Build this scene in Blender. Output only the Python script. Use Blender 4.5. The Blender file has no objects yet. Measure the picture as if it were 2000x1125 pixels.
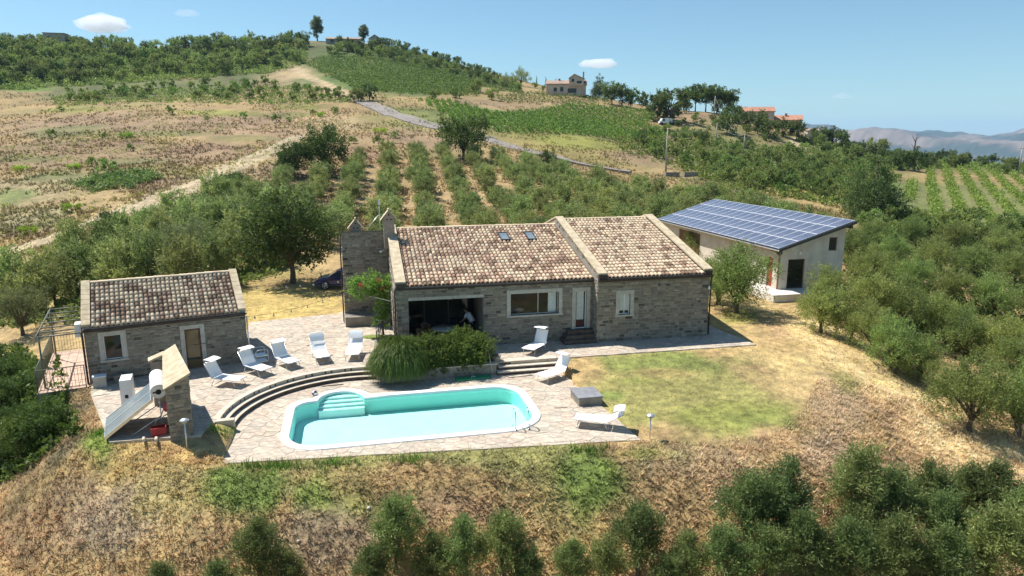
import bpy, math, random
import numpy as np
from mathutils import Vector, Matrix
rnd = random.Random(7)
NR = np.random.default_rng(11)
R = math.radians
S = bpy.context.scene
C = bpy.context.collection

# ------------------------------------------------------------------ camera
FPX, HORIZ, CAMZ = 1339.35, 280.2, 10.5          # focal length and horizon of the 2000 px wide frame
PITCH = math.atan((562.5 - HORIZ) / FPX)
cam = bpy.data.cameras.new('camera')
cam.sensor_width = 36.0
cam.lens = FPX * 36.0 / 2000.0
cam.clip_start, cam.clip_end = 0.5, 40000.0
camo = bpy.data.objects.new('camera', cam)
camo.location = (0, 0, CAMZ)
camo.rotation_euler = (math.pi / 2 - PITCH, 0, 0)
C.objects.link(camo)
S.camera = camo

# ------------------------------------------------------------------ sky, sun, exposure
SUN_EL, SUN_AZ = R(58.0), (-0.878, 0.479)
world = bpy.data.worlds.new('World')
S.world = world
world.use_nodes = True
wn = world.node_tree
wn.nodes.clear()
sky = wn.nodes.new('ShaderNodeTexSky')
sky.sky_type = 'NISHITA'
sky.sun_disc = False
sky.sun_elevation = SUN_EL
sky.sun_rotation = math.atan2(SUN_AZ[0], SUN_AZ[1])
sky.altitude = 300
sky.air_density = 1.0
sky.dust_density = 0.3
sky.ozone_density = 1.4
bg = wn.nodes.new('ShaderNodeBackground')
bg.inputs['Strength'].default_value = 0.082
wo = wn.nodes.new('ShaderNodeOutputWorld')
tint = wn.nodes.new('ShaderNodeMix'); tint.data_type = 'RGBA'; tint.blend_type = 'MULTIPLY'; tint.inputs[0].default_value = 1.0
tint.inputs[7].default_value = (0.84, 1.05, 1.07, 1)
wn.links.new(sky.outputs[0], tint.inputs[6])
wn.links.new(tint.outputs[2], bg.inputs[0])
wn.links.new(bg.outputs[0], wo.inputs[0])
sl = bpy.data.lights.new('sun', 'SUN')
sl.energy = 5.0
sl.angle = R(0.53)
sl.color = (1.0, 0.955, 0.88)
slo = bpy.data.objects.new('sun', sl)
slo.rotation_euler = Vector((-SUN_AZ[0] * math.cos(SUN_EL), -SUN_AZ[1] * math.cos(SUN_EL), -math.sin(SUN_EL))).to_track_quat('-Z', 'Y').to_euler()
slo.location = (-20, 20, 60)
C.objects.link(slo)
S.view_settings.view_transform = 'Standard'
S.view_settings.look = 'None'
S.view_settings.exposure = 0.54
S.view_settings.gamma = 1.0
S.render.engine = 'CYCLES'
S.cycles.max_bounces = 10
S.cycles.diffuse_bounces = 3
S.cycles.glossy_bounces = 3
S.cycles.transmission_bounces = 4
S.cycles.transparent_max_bounces = 10
S.cycles.volume_bounces = 6
S.cycles.use_denoising = True
S.cycles.caustics_reflective = False
S.cycles.caustics_refractive = False

# ------------------------------------------------------------------ small geometry helpers
def ray(px, py):
    u = (px - 1000) / FPX
    v = (562.5 - py) / FPX
    return np.array([u, math.cos(PITCH) + v * math.sin(PITCH), -math.sin(PITCH) + v * math.cos(PITCH)])
def at_z(px, py, z=0.0):
    d = ray(px, py)
    return np.array([0, 0, CAMZ]) + d * ((z - CAMZ) / d[2])
def at_y(px, py, y):
    d = ray(px, py)
    return np.array([0, 0, CAMZ]) + d * (y / d[1])
class Frame:
    def __init__(s, x, y, z, deg):
        s.o, s.deg = np.array([x, y, z], float), deg
        s.c, s.s = math.cos(R(deg)), math.sin(R(deg))
    def w(s, x, y, z=0.0):
        return np.array([x * s.c - y * s.s + s.o[0], x * s.s + y * s.c + s.o[1], z + s.o[2]])
    def l(s, P):
        d0, d1 = P[0] - s.o[0], P[1] - s.o[1]
        return d0 * s.c + d1 * s.s, -d0 * s.s + d1 * s.c
HOUSE = Frame(10.9, 37.06, 0, 12.88)
HUT = Frame(-18.86, 29.12, 0, 28.26)
BARN = Frame(18.67, 47.04, 0.44, -77.04)

def tag(o, label, cat, group=None, kind=None):
    if label: o['label'] = label
    if cat: o['category'] = cat
    if group: o['group'] = group
    if kind: o['kind'] = kind
    return o
def empty(name, loc=(0, 0, 0), rz=0.0, label=None, cat=None, group=None, kind=None, scale=None):
    o = bpy.data.objects.new(name, None)
    o.empty_display_size = 0.2
    C.objects.link(o)
    o.location = loc
    o.rotation_euler = (0, 0, rz)
    if scale: o.scale = (scale,) * 3 if not isinstance(scale, tuple) else scale
    return tag(o, label, cat, group, kind)
def link(name, me, mat=None, parent=None, loc=None, rot=None, scale=None):
    o = bpy.data.objects.new(name, me)
    C.objects.link(o)
    if mat is not None and not me.materials: me.materials.append(mat)
    if parent is not None: o.parent = parent
    if loc is not None: o.location = loc
    if rot is not None: o.rotation_euler = rot
    if scale is not None: o.scale = scale
    return o
def mesh_np(name, V, F, col=None, smooth=False):
    """fast mesh from arrays: V (n,3), F (m,k) with one k; col (m,3) per face"""
    V = np.asarray(V, np.float32); F = np.asarray(F, np.int32)
    me = bpy.data.meshes.new(name)
    m, k = F.shape
    me.vertices.add(len(V)); me.vertices.foreach_set('co', V.ravel())
    me.loops.add(m * k); me.loops.foreach_set('vertex_index', F.ravel())
    me.polygons.add(m)
    me.polygons.foreach_set('loop_start', np.arange(0, m * k, k, dtype=np.int32))
    me.polygons.foreach_set('loop_total', np.full(m, k, np.int32))
    if smooth: me.polygons.foreach_set('use_smooth', np.ones(m, bool))
    me.update(calc_edges=True)
    if col is not None:
        a = me.attributes.new('Col', 'FLOAT_COLOR', 'FACE')
        cc = np.ones((m, 4), np.float32); cc[:, :3] = col
        a.data.foreach_set('color', cc.ravel())
    return me
class MB:
    """collects polygons, then becomes ONE mesh object"""
    def __init__(s): s.v, s.f, s.c, s.sm = [], [], [], []
    def add(s, vs, fs, col=None, smooth=False):
        b = len(s.v)
        s.v += [tuple(p) for p in vs]
        for f in fs:
            s.f.append(tuple(i + b for i in f)); s.c.append(col); s.sm.append(smooth)
        return s
    def box(s, x0, x1, y0, y1, z0, z1, col=None, M=None, inset=0.0):
        i = inset
        vs = [(x0, y0, z0), (x1, y0, z0), (x1, y1, z0), (x0, y1, z0), (x0 + i, y0 + i, z1), (x1 - i, y0 + i, z1), (x1 - i, y1 - i, z1), (x0 + i, y1 - i, z1)]
        if M is not None: vs = [tuple(M @ Vector(p)) for p in vs]
        return s.add(vs, [(3, 2, 1, 0), (4, 5, 6, 7), (0, 1, 5, 4), (1, 2, 6, 5), (2, 3, 7, 6), (3, 0, 4, 7)], col)
    def prism(s, poly, z0, z1, col=None, cap=True):
        n = len(poly)
        vs = [(p[0], p[1], z0) for p in poly] + [(p[0], p[1], z1) for p in poly]
        fs = [(i, (i + 1) % n, n + (i + 1) % n, n + i) for i in range(n)]
        if cap: fs += [tuple(range(n, 2 * n)), tuple(reversed(range(n)))]
        return s.add(vs, fs, col)
    def extrude_x(s, prof, x0, x1, col=None):
        """profile of (y,z) points (counter-clockwise seen from +x) swept along x"""
        n = len(prof)
        vs = [(x0, a, b) for a, b in prof] + [(x1, a, b) for a, b in prof]
        fs = [(i, n + i, n + (i + 1) % n, (i + 1) % n) for i in range(n)]
        fs = [tuple(reversed(f)) for f in fs] + [tuple(range(n, 2 * n)), tuple(reversed(range(n)))]
        return s.add(vs, fs, col)
    def tube(s, pts, r, n=8, col=None, caps=True, smooth=True):
        pts = [Vector(p) for p in pts]
        rs = r if isinstance(r, (list, tuple)) else [r] * len(pts)
        vs, fs = [], []
        up = Vector((0.13, 0.21, 0.97))
        a0 = None
        for i, p in enumerate(pts):
            d = (pts[min(i + 1, len(pts) - 1)] - pts[max(i - 1, 0)])
            d = d.normalized() if d.length > 1e-9 else Vector((0, 0, 1))
            if a0 is None:
                a0 = d.cross(Vector((1, 0, 0)) if abs(d.x) < 0.7 else Vector((0, 1, 0))).normalized()
            else:
                a0 = (a0 - d * a0.dot(d)).normalized()
            b0 = d.cross(a0)
            for k in range(n):
                t = 2 * math.pi * k / n
                vs.append(tuple(p + (a0 * math.cos(t) + b0 * math.sin(t)) * rs[i]))
        for i in range(len(pts) - 1):
            for k in range(n):
                fs.append((i * n + k, i * n + (k + 1) % n, (i + 1) * n + (k + 1) % n, (i + 1) * n + k))
        s.add(vs, fs, col, smooth)
        if caps:
            b = len(s.v) - len(vs)
            s.f.append(tuple(b + k for k in reversed(range(n)))); s.c.append(col); s.sm.append(False)
            s.f.append(tuple(b + (len(pts) - 1) * n + k for k in range(n))); s.c.append(col); s.sm.append(False)
        return s
    def lathe(s, prof, n=20, c=(0, 0), col=None, smooth=True, z=0.0):
        """profile of (r, z) turned round the vertical axis"""
        vs, fs = [], []
        for r, zz in prof:
            for k in range(n):
                t = 2 * math.pi * k / n
                vs.append((c[0] + r * math.cos(t), c[1] + r * math.sin(t), zz + z))
        for i in range(len(prof) - 1):
            for k in range(n):
                fs.append((i * n + k, i * n + (k + 1) % n, (i + 1) * n + (k + 1) % n, (i + 1) * n + k))
        return s.add(vs, fs, col, smooth)
    def mesh(s, name):
        me = bpy.data.meshes.new(name)
        me.from_pydata(s.v, [], s.f)
        if any(s.sm): me.polygons.foreach_set('use_smooth', s.sm)
        if any(c is not None for c in s.c):
            a = me.attributes.new('Col', 'FLOAT_COLOR', 'FACE')
            cc = np.ones((len(s.f), 4), np.float32)
            for i, c in enumerate(s.c):
                if c is not None: cc[i, :3] = c
            a.data.foreach_set('color', cc.ravel())
        me.update()
        return me
    def build(s, name, mat, parent=None, **k):
        return link(name, s.mesh(name), mat, parent, **k)

# ------------------------------------------------------------------ noise on arrays
def _hash(ix, iy, seed):
    h = (ix.astype(np.int64) * 374761393 + iy.astype(np.int64) * 668265263 + seed * 974711) & 0x7fffffff
    h = ((h ^ (h >> 13)) * 1274126177) & 0x7fffffff
    return ((h ^ (h >> 16)) & 0xffff) / 65535.0
def vnoise(x, y, seed=0):
    ix, iy = np.floor(x), np.floor(y)
    fx, fy = x - ix, y - iy
    fx = fx * fx * (3 - 2 * fx); fy = fy * fy * (3 - 2 * fy)
    a, b = _hash(ix, iy, seed), _hash(ix + 1, iy, seed)
    c, d = _hash(ix, iy + 1, seed), _hash(ix + 1, iy + 1, seed)
    return (a * (1 - fx) + b * fx) * (1 - fy) + (c * (1 - fx) + d * fx) * fy
def fbm(x, y, seed=0, oct=4):
    x = np.asarray(x, float); y = np.asarray(y, float)
    s, a, t = 0.0, 0.5, 0.0
    for o in range(oct):
        s = s + a * vnoise(x, y, seed + o * 17); t += a
        x, y, a = x * 2.03 + 5.2, y * 2.03 + 1.7, a * 0.5
    return s / t
def sstep(a, b, x):
    t = np.clip((x - a) / (b - a), 0, 1)
    return t * t * (3 - 2 * t)
def sd_poly(X, Y, poly):
    """signed distance, negative inside"""
    X = np.asarray(X, float); Y = np.asarray(Y, float)
    d = np.full(X.shape, 1e18); ins = np.zeros(X.shape, bool)
    n = len(poly)
    for i in range(n):
        ax, ay = poly[i][0], poly[i][1]
        bx, by = poly[(i + 1) % n][0], poly[(i + 1) % n][1]
        ex, ey = bx - ax, by - ay
        t = np.clip(((X - ax) * ex + (Y - ay) * ey) / (ex * ex + ey * ey + 1e-12), 0, 1)
        d = np.minimum(d, (X - ax - t * ex) ** 2 + (Y - ay - t * ey) ** 2)
        c = ((ay > Y) != (by > Y))
        with np.errstate(divide='ignore', invalid='ignore'):
            xi = ax + (Y - ay) * (ex / (ey if abs(ey) > 1e-12 else 1e-12))
        ins ^= (c & (X < xi))
    return np.where(ins, -1, 1) * np.sqrt(d)

# ------------------------------------------------------------------ materials
MATS = {}
def mat(name, col=(0.5, 0.5, 0.5), col2=None, scale=6.0, detail=6.0, rough=0.75, bump=0.0, bscale=None, metal=0.0, spec=0.4,
        src=None, coords='Object', contrast=(0.35, 0.65), extra=None, dist=0.02):
    """noise-mixed procedural material; src: 'attr' multiplies by face colour 'Col', 'obj' by the object's own colour"""
    m = bpy.data.materials.new(name)
    m.use_nodes = True
    nt = m.node_tree
    b = nt.nodes['Principled BSDF']
    L = nt.links.new
    tc = nt.nodes.new('ShaderNodeTexCoord')
    no = nt.nodes.new('ShaderNodeTexNoise')
    no.inputs['Scale'].default_value = scale
    no.inputs['Detail'].default_value = detail
    L(tc.outputs[coords], no.inputs['Vector'])
    cr = nt.nodes.new('ShaderNodeValToRGB')
    cr.color_ramp.elements[0].position, cr.color_ramp.elements[1].position = contrast
    cr.color_ramp.elements[0].color = (*col, 1)
    cr.color_ramp.elements[1].color = (*(col2 or col), 1)
    L(no.outputs['Fac'], cr.inputs[0])
    out = cr.outputs[0]
    if src:
        mx = nt.nodes.new('ShaderNodeMix'); mx.data_type = 'RGBA'; mx.blend_type = 'MULTIPLY'; mx.inputs[0].default_value = 1.0
        if src == 'attr':
            at = nt.nodes.new('ShaderNodeAttribute'); at.attribute_name = 'Col'; o2 = at.outputs['Color']
        else:
            at = nt.nodes.new('ShaderNodeObjectInfo'); o2 = at.outputs['Color']
        L(out, mx.inputs[6]); L(o2, mx.inputs[7]); out = mx.outputs[2]
    L(out, b.inputs['Base Color'])
    b.inputs['Roughness'].default_value = rough
    b.inputs['Metallic'].default_value = metal
    b.inputs['Specular IOR Level'].default_value = spec
    if bump:
        n2 = nt.nodes.new('ShaderNodeTexNoise')
        n2.inputs['Scale'].default_value = bscale or scale * 3
        n2.inputs['Detail'].default_value = 8
        L(tc.outputs[coords], n2.inputs['Vector'])
        bp = nt.nodes.new('ShaderNodeBump')
        bp.inputs['Strength'].default_value = bump
        bp.inputs['Distance'].default_value = dist
        L(n2.outputs['Fac'], bp.inputs['Height']); L(bp.outputs[0], b.inputs['Normal'])
    MATS[name] = m
    return m
def leaf_mat(name, tint=(1, 1, 1), trans=0.3, rnd_amt=0.25):
    m = bpy.data.materials.new(name)
    m.use_nodes = True
    nt = m.node_tree; nt.nodes.clear(); L = nt.links.new
    at = nt.nodes.new('ShaderNodeAttribute'); at.attribute_name = 'Col'
    oi = nt.nodes.new('ShaderNodeObjectInfo')
    hs = nt.nodes.new('ShaderNodeHueSaturation')
    mr = nt.nodes.new('ShaderNodeMapRange'); mr.inputs[3].default_value = 1 - rnd_amt; mr.inputs[4].default_value = 1 + rnd_amt
    L(oi.outputs['Random'], mr.inputs[0]); L(mr.outputs[0], hs.inputs['Value'])
    mh = nt.nodes.new('ShaderNodeMath'); mh.operation = 'MULTIPLY'; mh.inputs[1].default_value = 7.31
    fr = nt.nodes.new('ShaderNodeMath'); fr.operation = 'FRACT'
    m2 = nt.nodes.new('ShaderNodeMapRange'); m2.inputs[3].default_value = 0.475; m2.inputs[4].default_value = 0.518
    L(oi.outputs['Random'], mh.inputs[0]); L(mh.outputs[0], fr.inputs[0]); L(fr.outputs[0], m2.inputs[0]); L(m2.outputs[0], hs.inputs['Hue'])
    mx = nt.nodes.new('ShaderNodeMix'); mx.data_type = 'RGBA'; mx.blend_type = 'MULTIPLY'; mx.inputs[0].default_value = 1.0
    mx.inputs[7].default_value = (*tint, 1)
    L(at.outputs['Color'], hs.inputs['Color']); L(hs.outputs[0], mx.inputs[6])
    d = nt.nodes.new('ShaderNodeBsdfPrincipled'); d.inputs['Roughness'].default_value = 0.55; d.inputs['Specular IOR Level'].default_value = 0.35
    t = nt.nodes.new('ShaderNodeBsdfTranslucent')
    ms = nt.nodes.new('ShaderNodeMixShader'); ms.inputs[0].default_value = trans
    o = nt.nodes.new('ShaderNodeOutputMaterial')
    L(mx.outputs[2], d.inputs['Base Color']); L(mx.outputs[2], t.inputs[0])
    L(d.outputs[0], ms.inputs[1]); L(t.outputs[0], ms.inputs[2]); L(ms.outputs[0], o.inputs[0])
    return m

M_STONE_O = mat('rubble_stone_piece', (0.72, 0.72, 0.72), (1.1, 1.08, 1.05), 7, 8, 0.9, 0.6, 26, src='obj')
M_STONE_A = mat('rubble_stone_rest', (0.72, 0.72, 0.72), (1.1, 1.08, 1.05), 7, 8, 0.9, 0.6, 26, src='attr')
M_MORTAR = mat('mortar', (0.27, 0.24, 0.195), (0.37, 0.33, 0.275), 5, 8, 0.95, 0.6, 30)
M_SAND = mat('sandstone_coping', (0.42, 0.34, 0.22), (0.60, 0.50, 0.35), 3.5, 8, 0.9, 0.4, 22)
M_FRAME = mat('pale_stone_surround', (0.44, 0.405, 0.345), (0.56, 0.52, 0.455), 5, 6, 0.85, 0.25, 30)
M_TILE_O = mat('roof_tile_piece', (0.62, 0.62, 0.62), (1.15, 1.12, 1.08), 9, 8, 0.9, 0.4, 40, src='obj')
M_TILE_A = mat('roof_tile_rest', (0.62, 0.62, 0.62), (1.15, 1.12, 1.08), 9, 8, 0.9, 0.4, 40, src='attr')
M_TILEBASE = mat('channel_tile_bed', (0.32, 0.215, 0.16), (0.48, 0.34, 0.26), 6, 8, 0.95)
M_GUTTER = mat('brown_gutter', (0.035, 0.022, 0.02), (0.06, 0.04, 0.035), 4, 4, 0.45)
M_FLAG_O = mat('flagstone_piece', (0.72, 0.72, 0.72), (1.12, 1.1, 1.08), 4, 8, 0.85, 0.35, 30, src='obj')
M_FLAG_A = mat('flagstone_rest', (0.72, 0.72, 0.72), (1.12, 1.1, 1.08), 4, 8, 0.85, 0.35, 30, src='attr')
M_BED = mat('paving_joint', (0.45, 0.385, 0.305), (0.56, 0.485, 0.39), 2.5, 8, 0.95, 0.3, 20)
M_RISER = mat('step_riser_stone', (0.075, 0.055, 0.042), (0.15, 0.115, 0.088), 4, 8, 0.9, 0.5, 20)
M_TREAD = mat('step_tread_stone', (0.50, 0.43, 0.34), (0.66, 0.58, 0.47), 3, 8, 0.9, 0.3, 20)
M_WHITE = mat('white_coping_paint', (0.82, 0.81, 0.78), (0.90, 0.89, 0.87), 3, 5, 0.6)
M_LINER = mat('pool_liner', (0.74, 0.92, 0.90), (0.80, 0.95, 0.93), 1.5, 4, 0.6)
M_SLING = mat('white_sling_fabric', (0.84, 0.84, 0.84), (0.90, 0.90, 0.90), 30, 4, 0.8, 0.1, 200)
M_ALU = mat('light_metal', (0.62, 0.62, 0.62), (0.75, 0.75, 0.75), 20, 3, 0.35, metal=0.7)
M_STEEL = mat('polished_steel', (0.55, 0.55, 0.56), (0.7, 0.7, 0.7), 20, 3, 0.18, metal=1.0)
M_DARK = mat('dark_metal', (0.03, 0.03, 0.03), (0.06, 0.06, 0.055), 8, 4, 0.5)
M_PERG = mat('green_grey_metal', (0.10, 0.11, 0.085), (0.16, 0.17, 0.13), 5, 4, 0.5)
M_GLASS = mat('dark_window_glass', (0.012, 0.013, 0.012), (0.02, 0.021, 0.02), 2, 2, 0.05, spec=0.45)
M_CURT = mat('pale_curtain', (0.55, 0.57, 0.54), (0.68, 0.70, 0.67), 12, 4, 0.9)
M_WOOD = mat('brown_wood', (0.12, 0.065, 0.04), (0.22, 0.12, 0.07), 8, 8, 0.7, 0.2, 30)
M_WPAINT = mat('white_enamel', (0.78, 0.78, 0.77), (0.86, 0.86, 0.85), 4, 5, 0.4)
M_PLAST = mat('cream_plaster', (0.56, 0.49, 0.40), (0.68, 0.61, 0.51), 1.6, 8, 0.92, 0.15, 30)
M_GREYL = mat('grey_lid', (0.20, 0.20, 0.215), (0.27, 0.27, 0.285), 4, 6, 0.7)
M_RED = mat('red_paint', (0.35, 0.03, 0.035), (0.45, 0.05, 0.05), 5, 5, 0.45)
M_GREEN = mat('green_plastic', (0.02, 0.20, 0.09), (0.03, 0.27, 0.12), 3, 5, 0.6)
M_BLUE = mat('blue_car_paint', (0.012, 0.018, 0.12), (0.016, 0.024, 0.15), 3, 3, 0.18, spec=0.7)
M_RUBBER = mat('black_rubber', (0.015, 0.015, 0.015), (0.03, 0.03, 0.03), 10, 4, 0.85)
M_RATTAN = mat('rattan', (0.26, 0.14, 0.08), (0.38, 0.22, 0.13), 30, 5, 0.8)
M_BARK = mat('bark', (0.07, 0.055, 0.04), (0.17, 0.14, 0.11), 7, 8, 0.95, 0.8, 20)
M_COLLECT = mat('collector_glass', (0.16, 0.20, 0.22), (0.22, 0.27, 0.29), 1.2, 5, 0.12, spec=0.6)
M_PV = mat('solar_cell_glass', (0.085, 0.098, 0.145), (0.13, 0.145, 0.20), 0.8, 3, 0.22, spec=0.5)
M_ASPH = mat('worn_asphalt', (0.20, 0.175, 0.155), (0.30, 0.265, 0.235), 0.4, 8, 0.9)
M_TERRA = mat('terracotta_paver', (0.48, 0.33, 0.24), (0.62, 0.45, 0.34), 3, 8, 0.85)
M_TRETAIN = mat('concrete_wall', (0.20, 0.18, 0.15), (0.32, 0.29, 0.25), 2, 8, 0.95, 0.4, 15)
M_FARROOF = mat('far_red_roof', (0.36, 0.165, 0.105), (0.46, 0.245, 0.165), 0.8, 6, 0.9)
M_FARROOF2 = mat('far_brown_roof', (0.30, 0.20, 0.15), (0.42, 0.30, 0.23), 0.8, 6, 0.9)
M_FARWALL = mat('far_pale_wall', (0.52, 0.40, 0.32), (0.62, 0.50, 0.42), 0.5, 6, 0.95)
M_FARSTONE = mat('far_grey_stone', (0.33, 0.29, 0.25), (0.45, 0.40, 0.35), 0.5, 6, 0.95)
M_LEAF = leaf_mat('leaf', (2.08, 2.12, 1.74), .46)
M_LINER_SHADE = mat('shade_tinted_liner', (0.42, 0.92, 0.86), (0.48, 0.95, 0.89), 1.5, 4, 0.6)  # deeper turquoise of the pool's shaded side, put into the wall colour
M_SKIN = mat('skin', (0.36, 0.20, 0.13), (0.42, 0.25, 0.17), 5, 3, 0.6)
M_SHIRT = mat('white_shirt', (0.72, 0.72, 0.72), (0.8, 0.8, 0.8), 8, 4, 0.9)
M_NAVY = mat('navy_cloth', (0.012, 0.014, 0.035), (0.02, 0.022, 0.05), 8, 4, 0.9)
M_HAIR = mat('dark_hair', (0.015, 0.011, 0.008), (0.03, 0.022, 0.016), 30, 4, 0.7)

# ================================================================== THE GROUND
# ground heights known at picture columns (px, py, metres away); between them a thin-plate surface
GP = [(0,90,400),(0,170,270),(0,250,190),(0,330,135),(0,420,100),(0,510,78),
      (250,95,400),(250,150,310),(250,200,230),(250,250,180),(250,320,135),(250,400,95),
      (500,85,420),(500,130,340),(500,180,260),(500,240,190),(500,300,140),(500,370,108),(500,420,85),(500,480,65),
      (620,80,430),(750,90,420),(750,125,360),(750,190,250),(750,240,190),(750,300,140),(750,350,118),(750,420,95),
      (870,125,400),(1000,165,370),(1000,200,270),(1000,240,210),(1000,275,175),(1000,320,140),(1000,370,115),(1000,430,90),
      (1120,190,290),(1250,205,310),(1250,240,250),(1250,290,190),(1250,340,150),(1250,400,110),
      (1400,222,290),(1500,243,280),(1500,300,210),(1500,350,150),(1500,400,100),
      (1620,275,280),(1750,305,300),(1750,340,200),(1750,400,130),(1750,480,85),(1750,560,60),(1750,640,46),
      (2000,335,300),(2000,400,150),(2000,480,100),(2000,560,65),(2000,750,36),(2000,900,27)]
CP = [tuple(at_y(*g)) for g in GP]
CP += [(-14,53,0),(-20,54,0.0),(-28,50,-0.8),(-5,60,0),(10,62,0.2),(24,60,0.4),(18,45,0.2),(-24,42,-1.6),(-30,36,-3.4),(-26,28,-3.4),(-38,48,-3.0),(-45,60,-3.0),
       (-24,22,-3.6),(-34,25,-5.2),(-50,35,-5.4)]
for xx in (-16,-8,0,8,14):
    CP += [(xx,17.0,-3.9),(xx,9,-5.2),(xx*1.2,-8,-7.5)]
CP += [(20,20,-3.6),(17,27,-2.2),(21,33,-1.5),(26,12,-5.4),(40,5,-7),(-34,8,-7),(45,30,-3.4),(60,45,-4)]
for px, k in ((-400,1),(0,1),(500,1),(1000,.8),(1300,.45),(1500,-.25),(1750,-.8),(2000,-1.1),(2500,-1.3)):
    a = (px - 1000) / FPX
    CP += [(a*700, 700, 40*k), (a*1100, 1100, -50), (a*1500, 1500, -70)]
for px, yy, zz in ((1500,430,4),(1620,420,-2),(1750,420,-8),(2000,420,-22),(2300,420,-30)): CP += [((px - 1000) / FPX * yy, yy, zz)]
CP += [(-300,260,40),(-420,400,75),(-240,150,12),(-160,90,-2),(330,300,-15),(230,170,-9),(130,80,-6)]
CP = np.array(CP)
def _uv(x, y):
    yy = np.maximum(y, -18) + 25.0
    return x / yy * 1.6, np.log(yy)
def _phi(r2):
    return np.where(r2 > 1e-12, 0.5 * r2 * np.log(r2 + 1e-12), 0)
_cu, _cv = _uv(CP[:, 0], CP[:, 1])
_n = len(CP)
_K = _phi((_cu[:, None] - _cu[None]) ** 2 + (_cv[:, None] - _cv[None]) ** 2) + np.eye(_n) * 2e-4
_P = np.stack([np.ones(_n), _cu, _cv], 1)
_A = np.block([[_K, _P], [_P.T, np.zeros((3, 3))]])
_W = np.linalg.solve(_A, np.concatenate([CP[:, 2], np.zeros(3)]))
def rbf(x, y):
    u, v = _uv(x, y)
    z = _W[_n] + _W[_n + 1] * u + _W[_n + 2] * v
    for i in range(_n):
        z = z + _W[i] * _phi((u - _cu[i]) ** 2 + (v - _cv[i]) ** 2)
    return z
def P2(px, py, z): return tuple(at_z(px, py, z)[:2])
# the levelled plot round the house
PLOT = [P2(176,764,0), P2(205,862,-.1), P2(300,888,-.3), P2(440,916,-.5), P2(850,896,-.5), P2(1257,872,-.5), P2(1420,880,-.6), P2(1540,862,-.6), P2(1600,806,-.6),
        P2(1625,742,-.5), P2(1560,672,-.3), P2(1500,632,0), (17.2,43.5), (22,44.5), (29,60), (26,66), (8,63), (-5,62), (-17,58), (-22,52), (-21.5,42), (-22,36.5), (-21.6,32)]
ARC_C, ARC_R = (-6.2, 26.2), (5.32, 5.09, 4.86)
def arc_pts(r, a0=192, a1=93, n=30):
    return [(ARC_C[0] + r * math.cos(R(a0 + (a1 - a0) * i / n)), ARC_C[1] + r * math.sin(R(a0 + (a1 - a0) * i / n))) for i in range(n + 1)]
def HW(x, y): return tuple(HOUSE.w(x, y)[:2])
def UW(x, y): return tuple(HUT.w(x, y)[:2])
_arc0 = arc_pts(ARC_R[0])
TERRACE = [HW(1.68,-2.3), HW(-9.45,-2.2), HW(-12.3,-2.15), HW(-12.6,-2.2), HW(-18.2,-2.2), HW(-18.3,-1.7)] + _arc0[::-1] + [P2(404,836,0), UW(3.9,-8.35), UW(0.95,-7.45), UW(0.08,-1.5),
           UW(0.05,2.6), UW(6.6,2.6), P2(488,629,0), P2(660,612,0), HW(-20.1,10), HW(-17,16), HW(0.5,16), HW(0.9,4)]
_arc2 = arc_pts(ARC_R[2])
PATIO = [HW(-23.82,-9.72), HW(-8.72,-11.15), HW(-9.36,-2.35), HW(-12.4,-2.4), HW(-18.1,-2.5)] + _arc2[::-1]
# pool outline in house axes
PX0, PX1, PY0, PY1 = -21.74, -12.06, -9.04, -4.36
BUMP = (-19.85, -4.36, .98)
def pool_outline(off, nc=10):
    x0, x1, y0, y1 = PX0 - off, PX1 + off, PY0 - off, PY1 + off
    pts = []
    for cx, cy, r, a in ((x0, y0, 1.25, 180), (x1, y0, 1.5, 270), (x1, y1, 1.05, 0)):
        r = r + off
        ox, oy = (cx + r if cx == x0 else cx - r), (cy + r if cy == y0 else cy - r)
        pts += [(ox + r * math.cos(R(a + 90 * i / nc)), oy + r * math.sin(R(a + 90 * i / nc))) for i in range(nc + 1)]
    rb = BUMP[2] + off * 0.9
    pts.append((-17.9, y1))
    ang = math.degrees(math.asin(max(-1, min(1, (y1 - BUMP[1]) / rb))))
    pts += [(BUMP[0] + rb * math.cos(R(ang + (180 - 2 * ang) * i / 20)), BUMP[1] + rb * math.sin(R(ang + (180 - 2 * ang) * i / 20))) for i in range(21)]
    r = 0.75 + off * 0.5
    pts += [(x0 + r + r * math.cos(R(90 + 90 * i / nc)), y1 - r + r * math.sin(R(90 + 90 * i / nc))) for i in range(nc + 1)]
    return pts
POOLW = [HW(*p) for p in pool_outline(0.0)]

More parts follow.
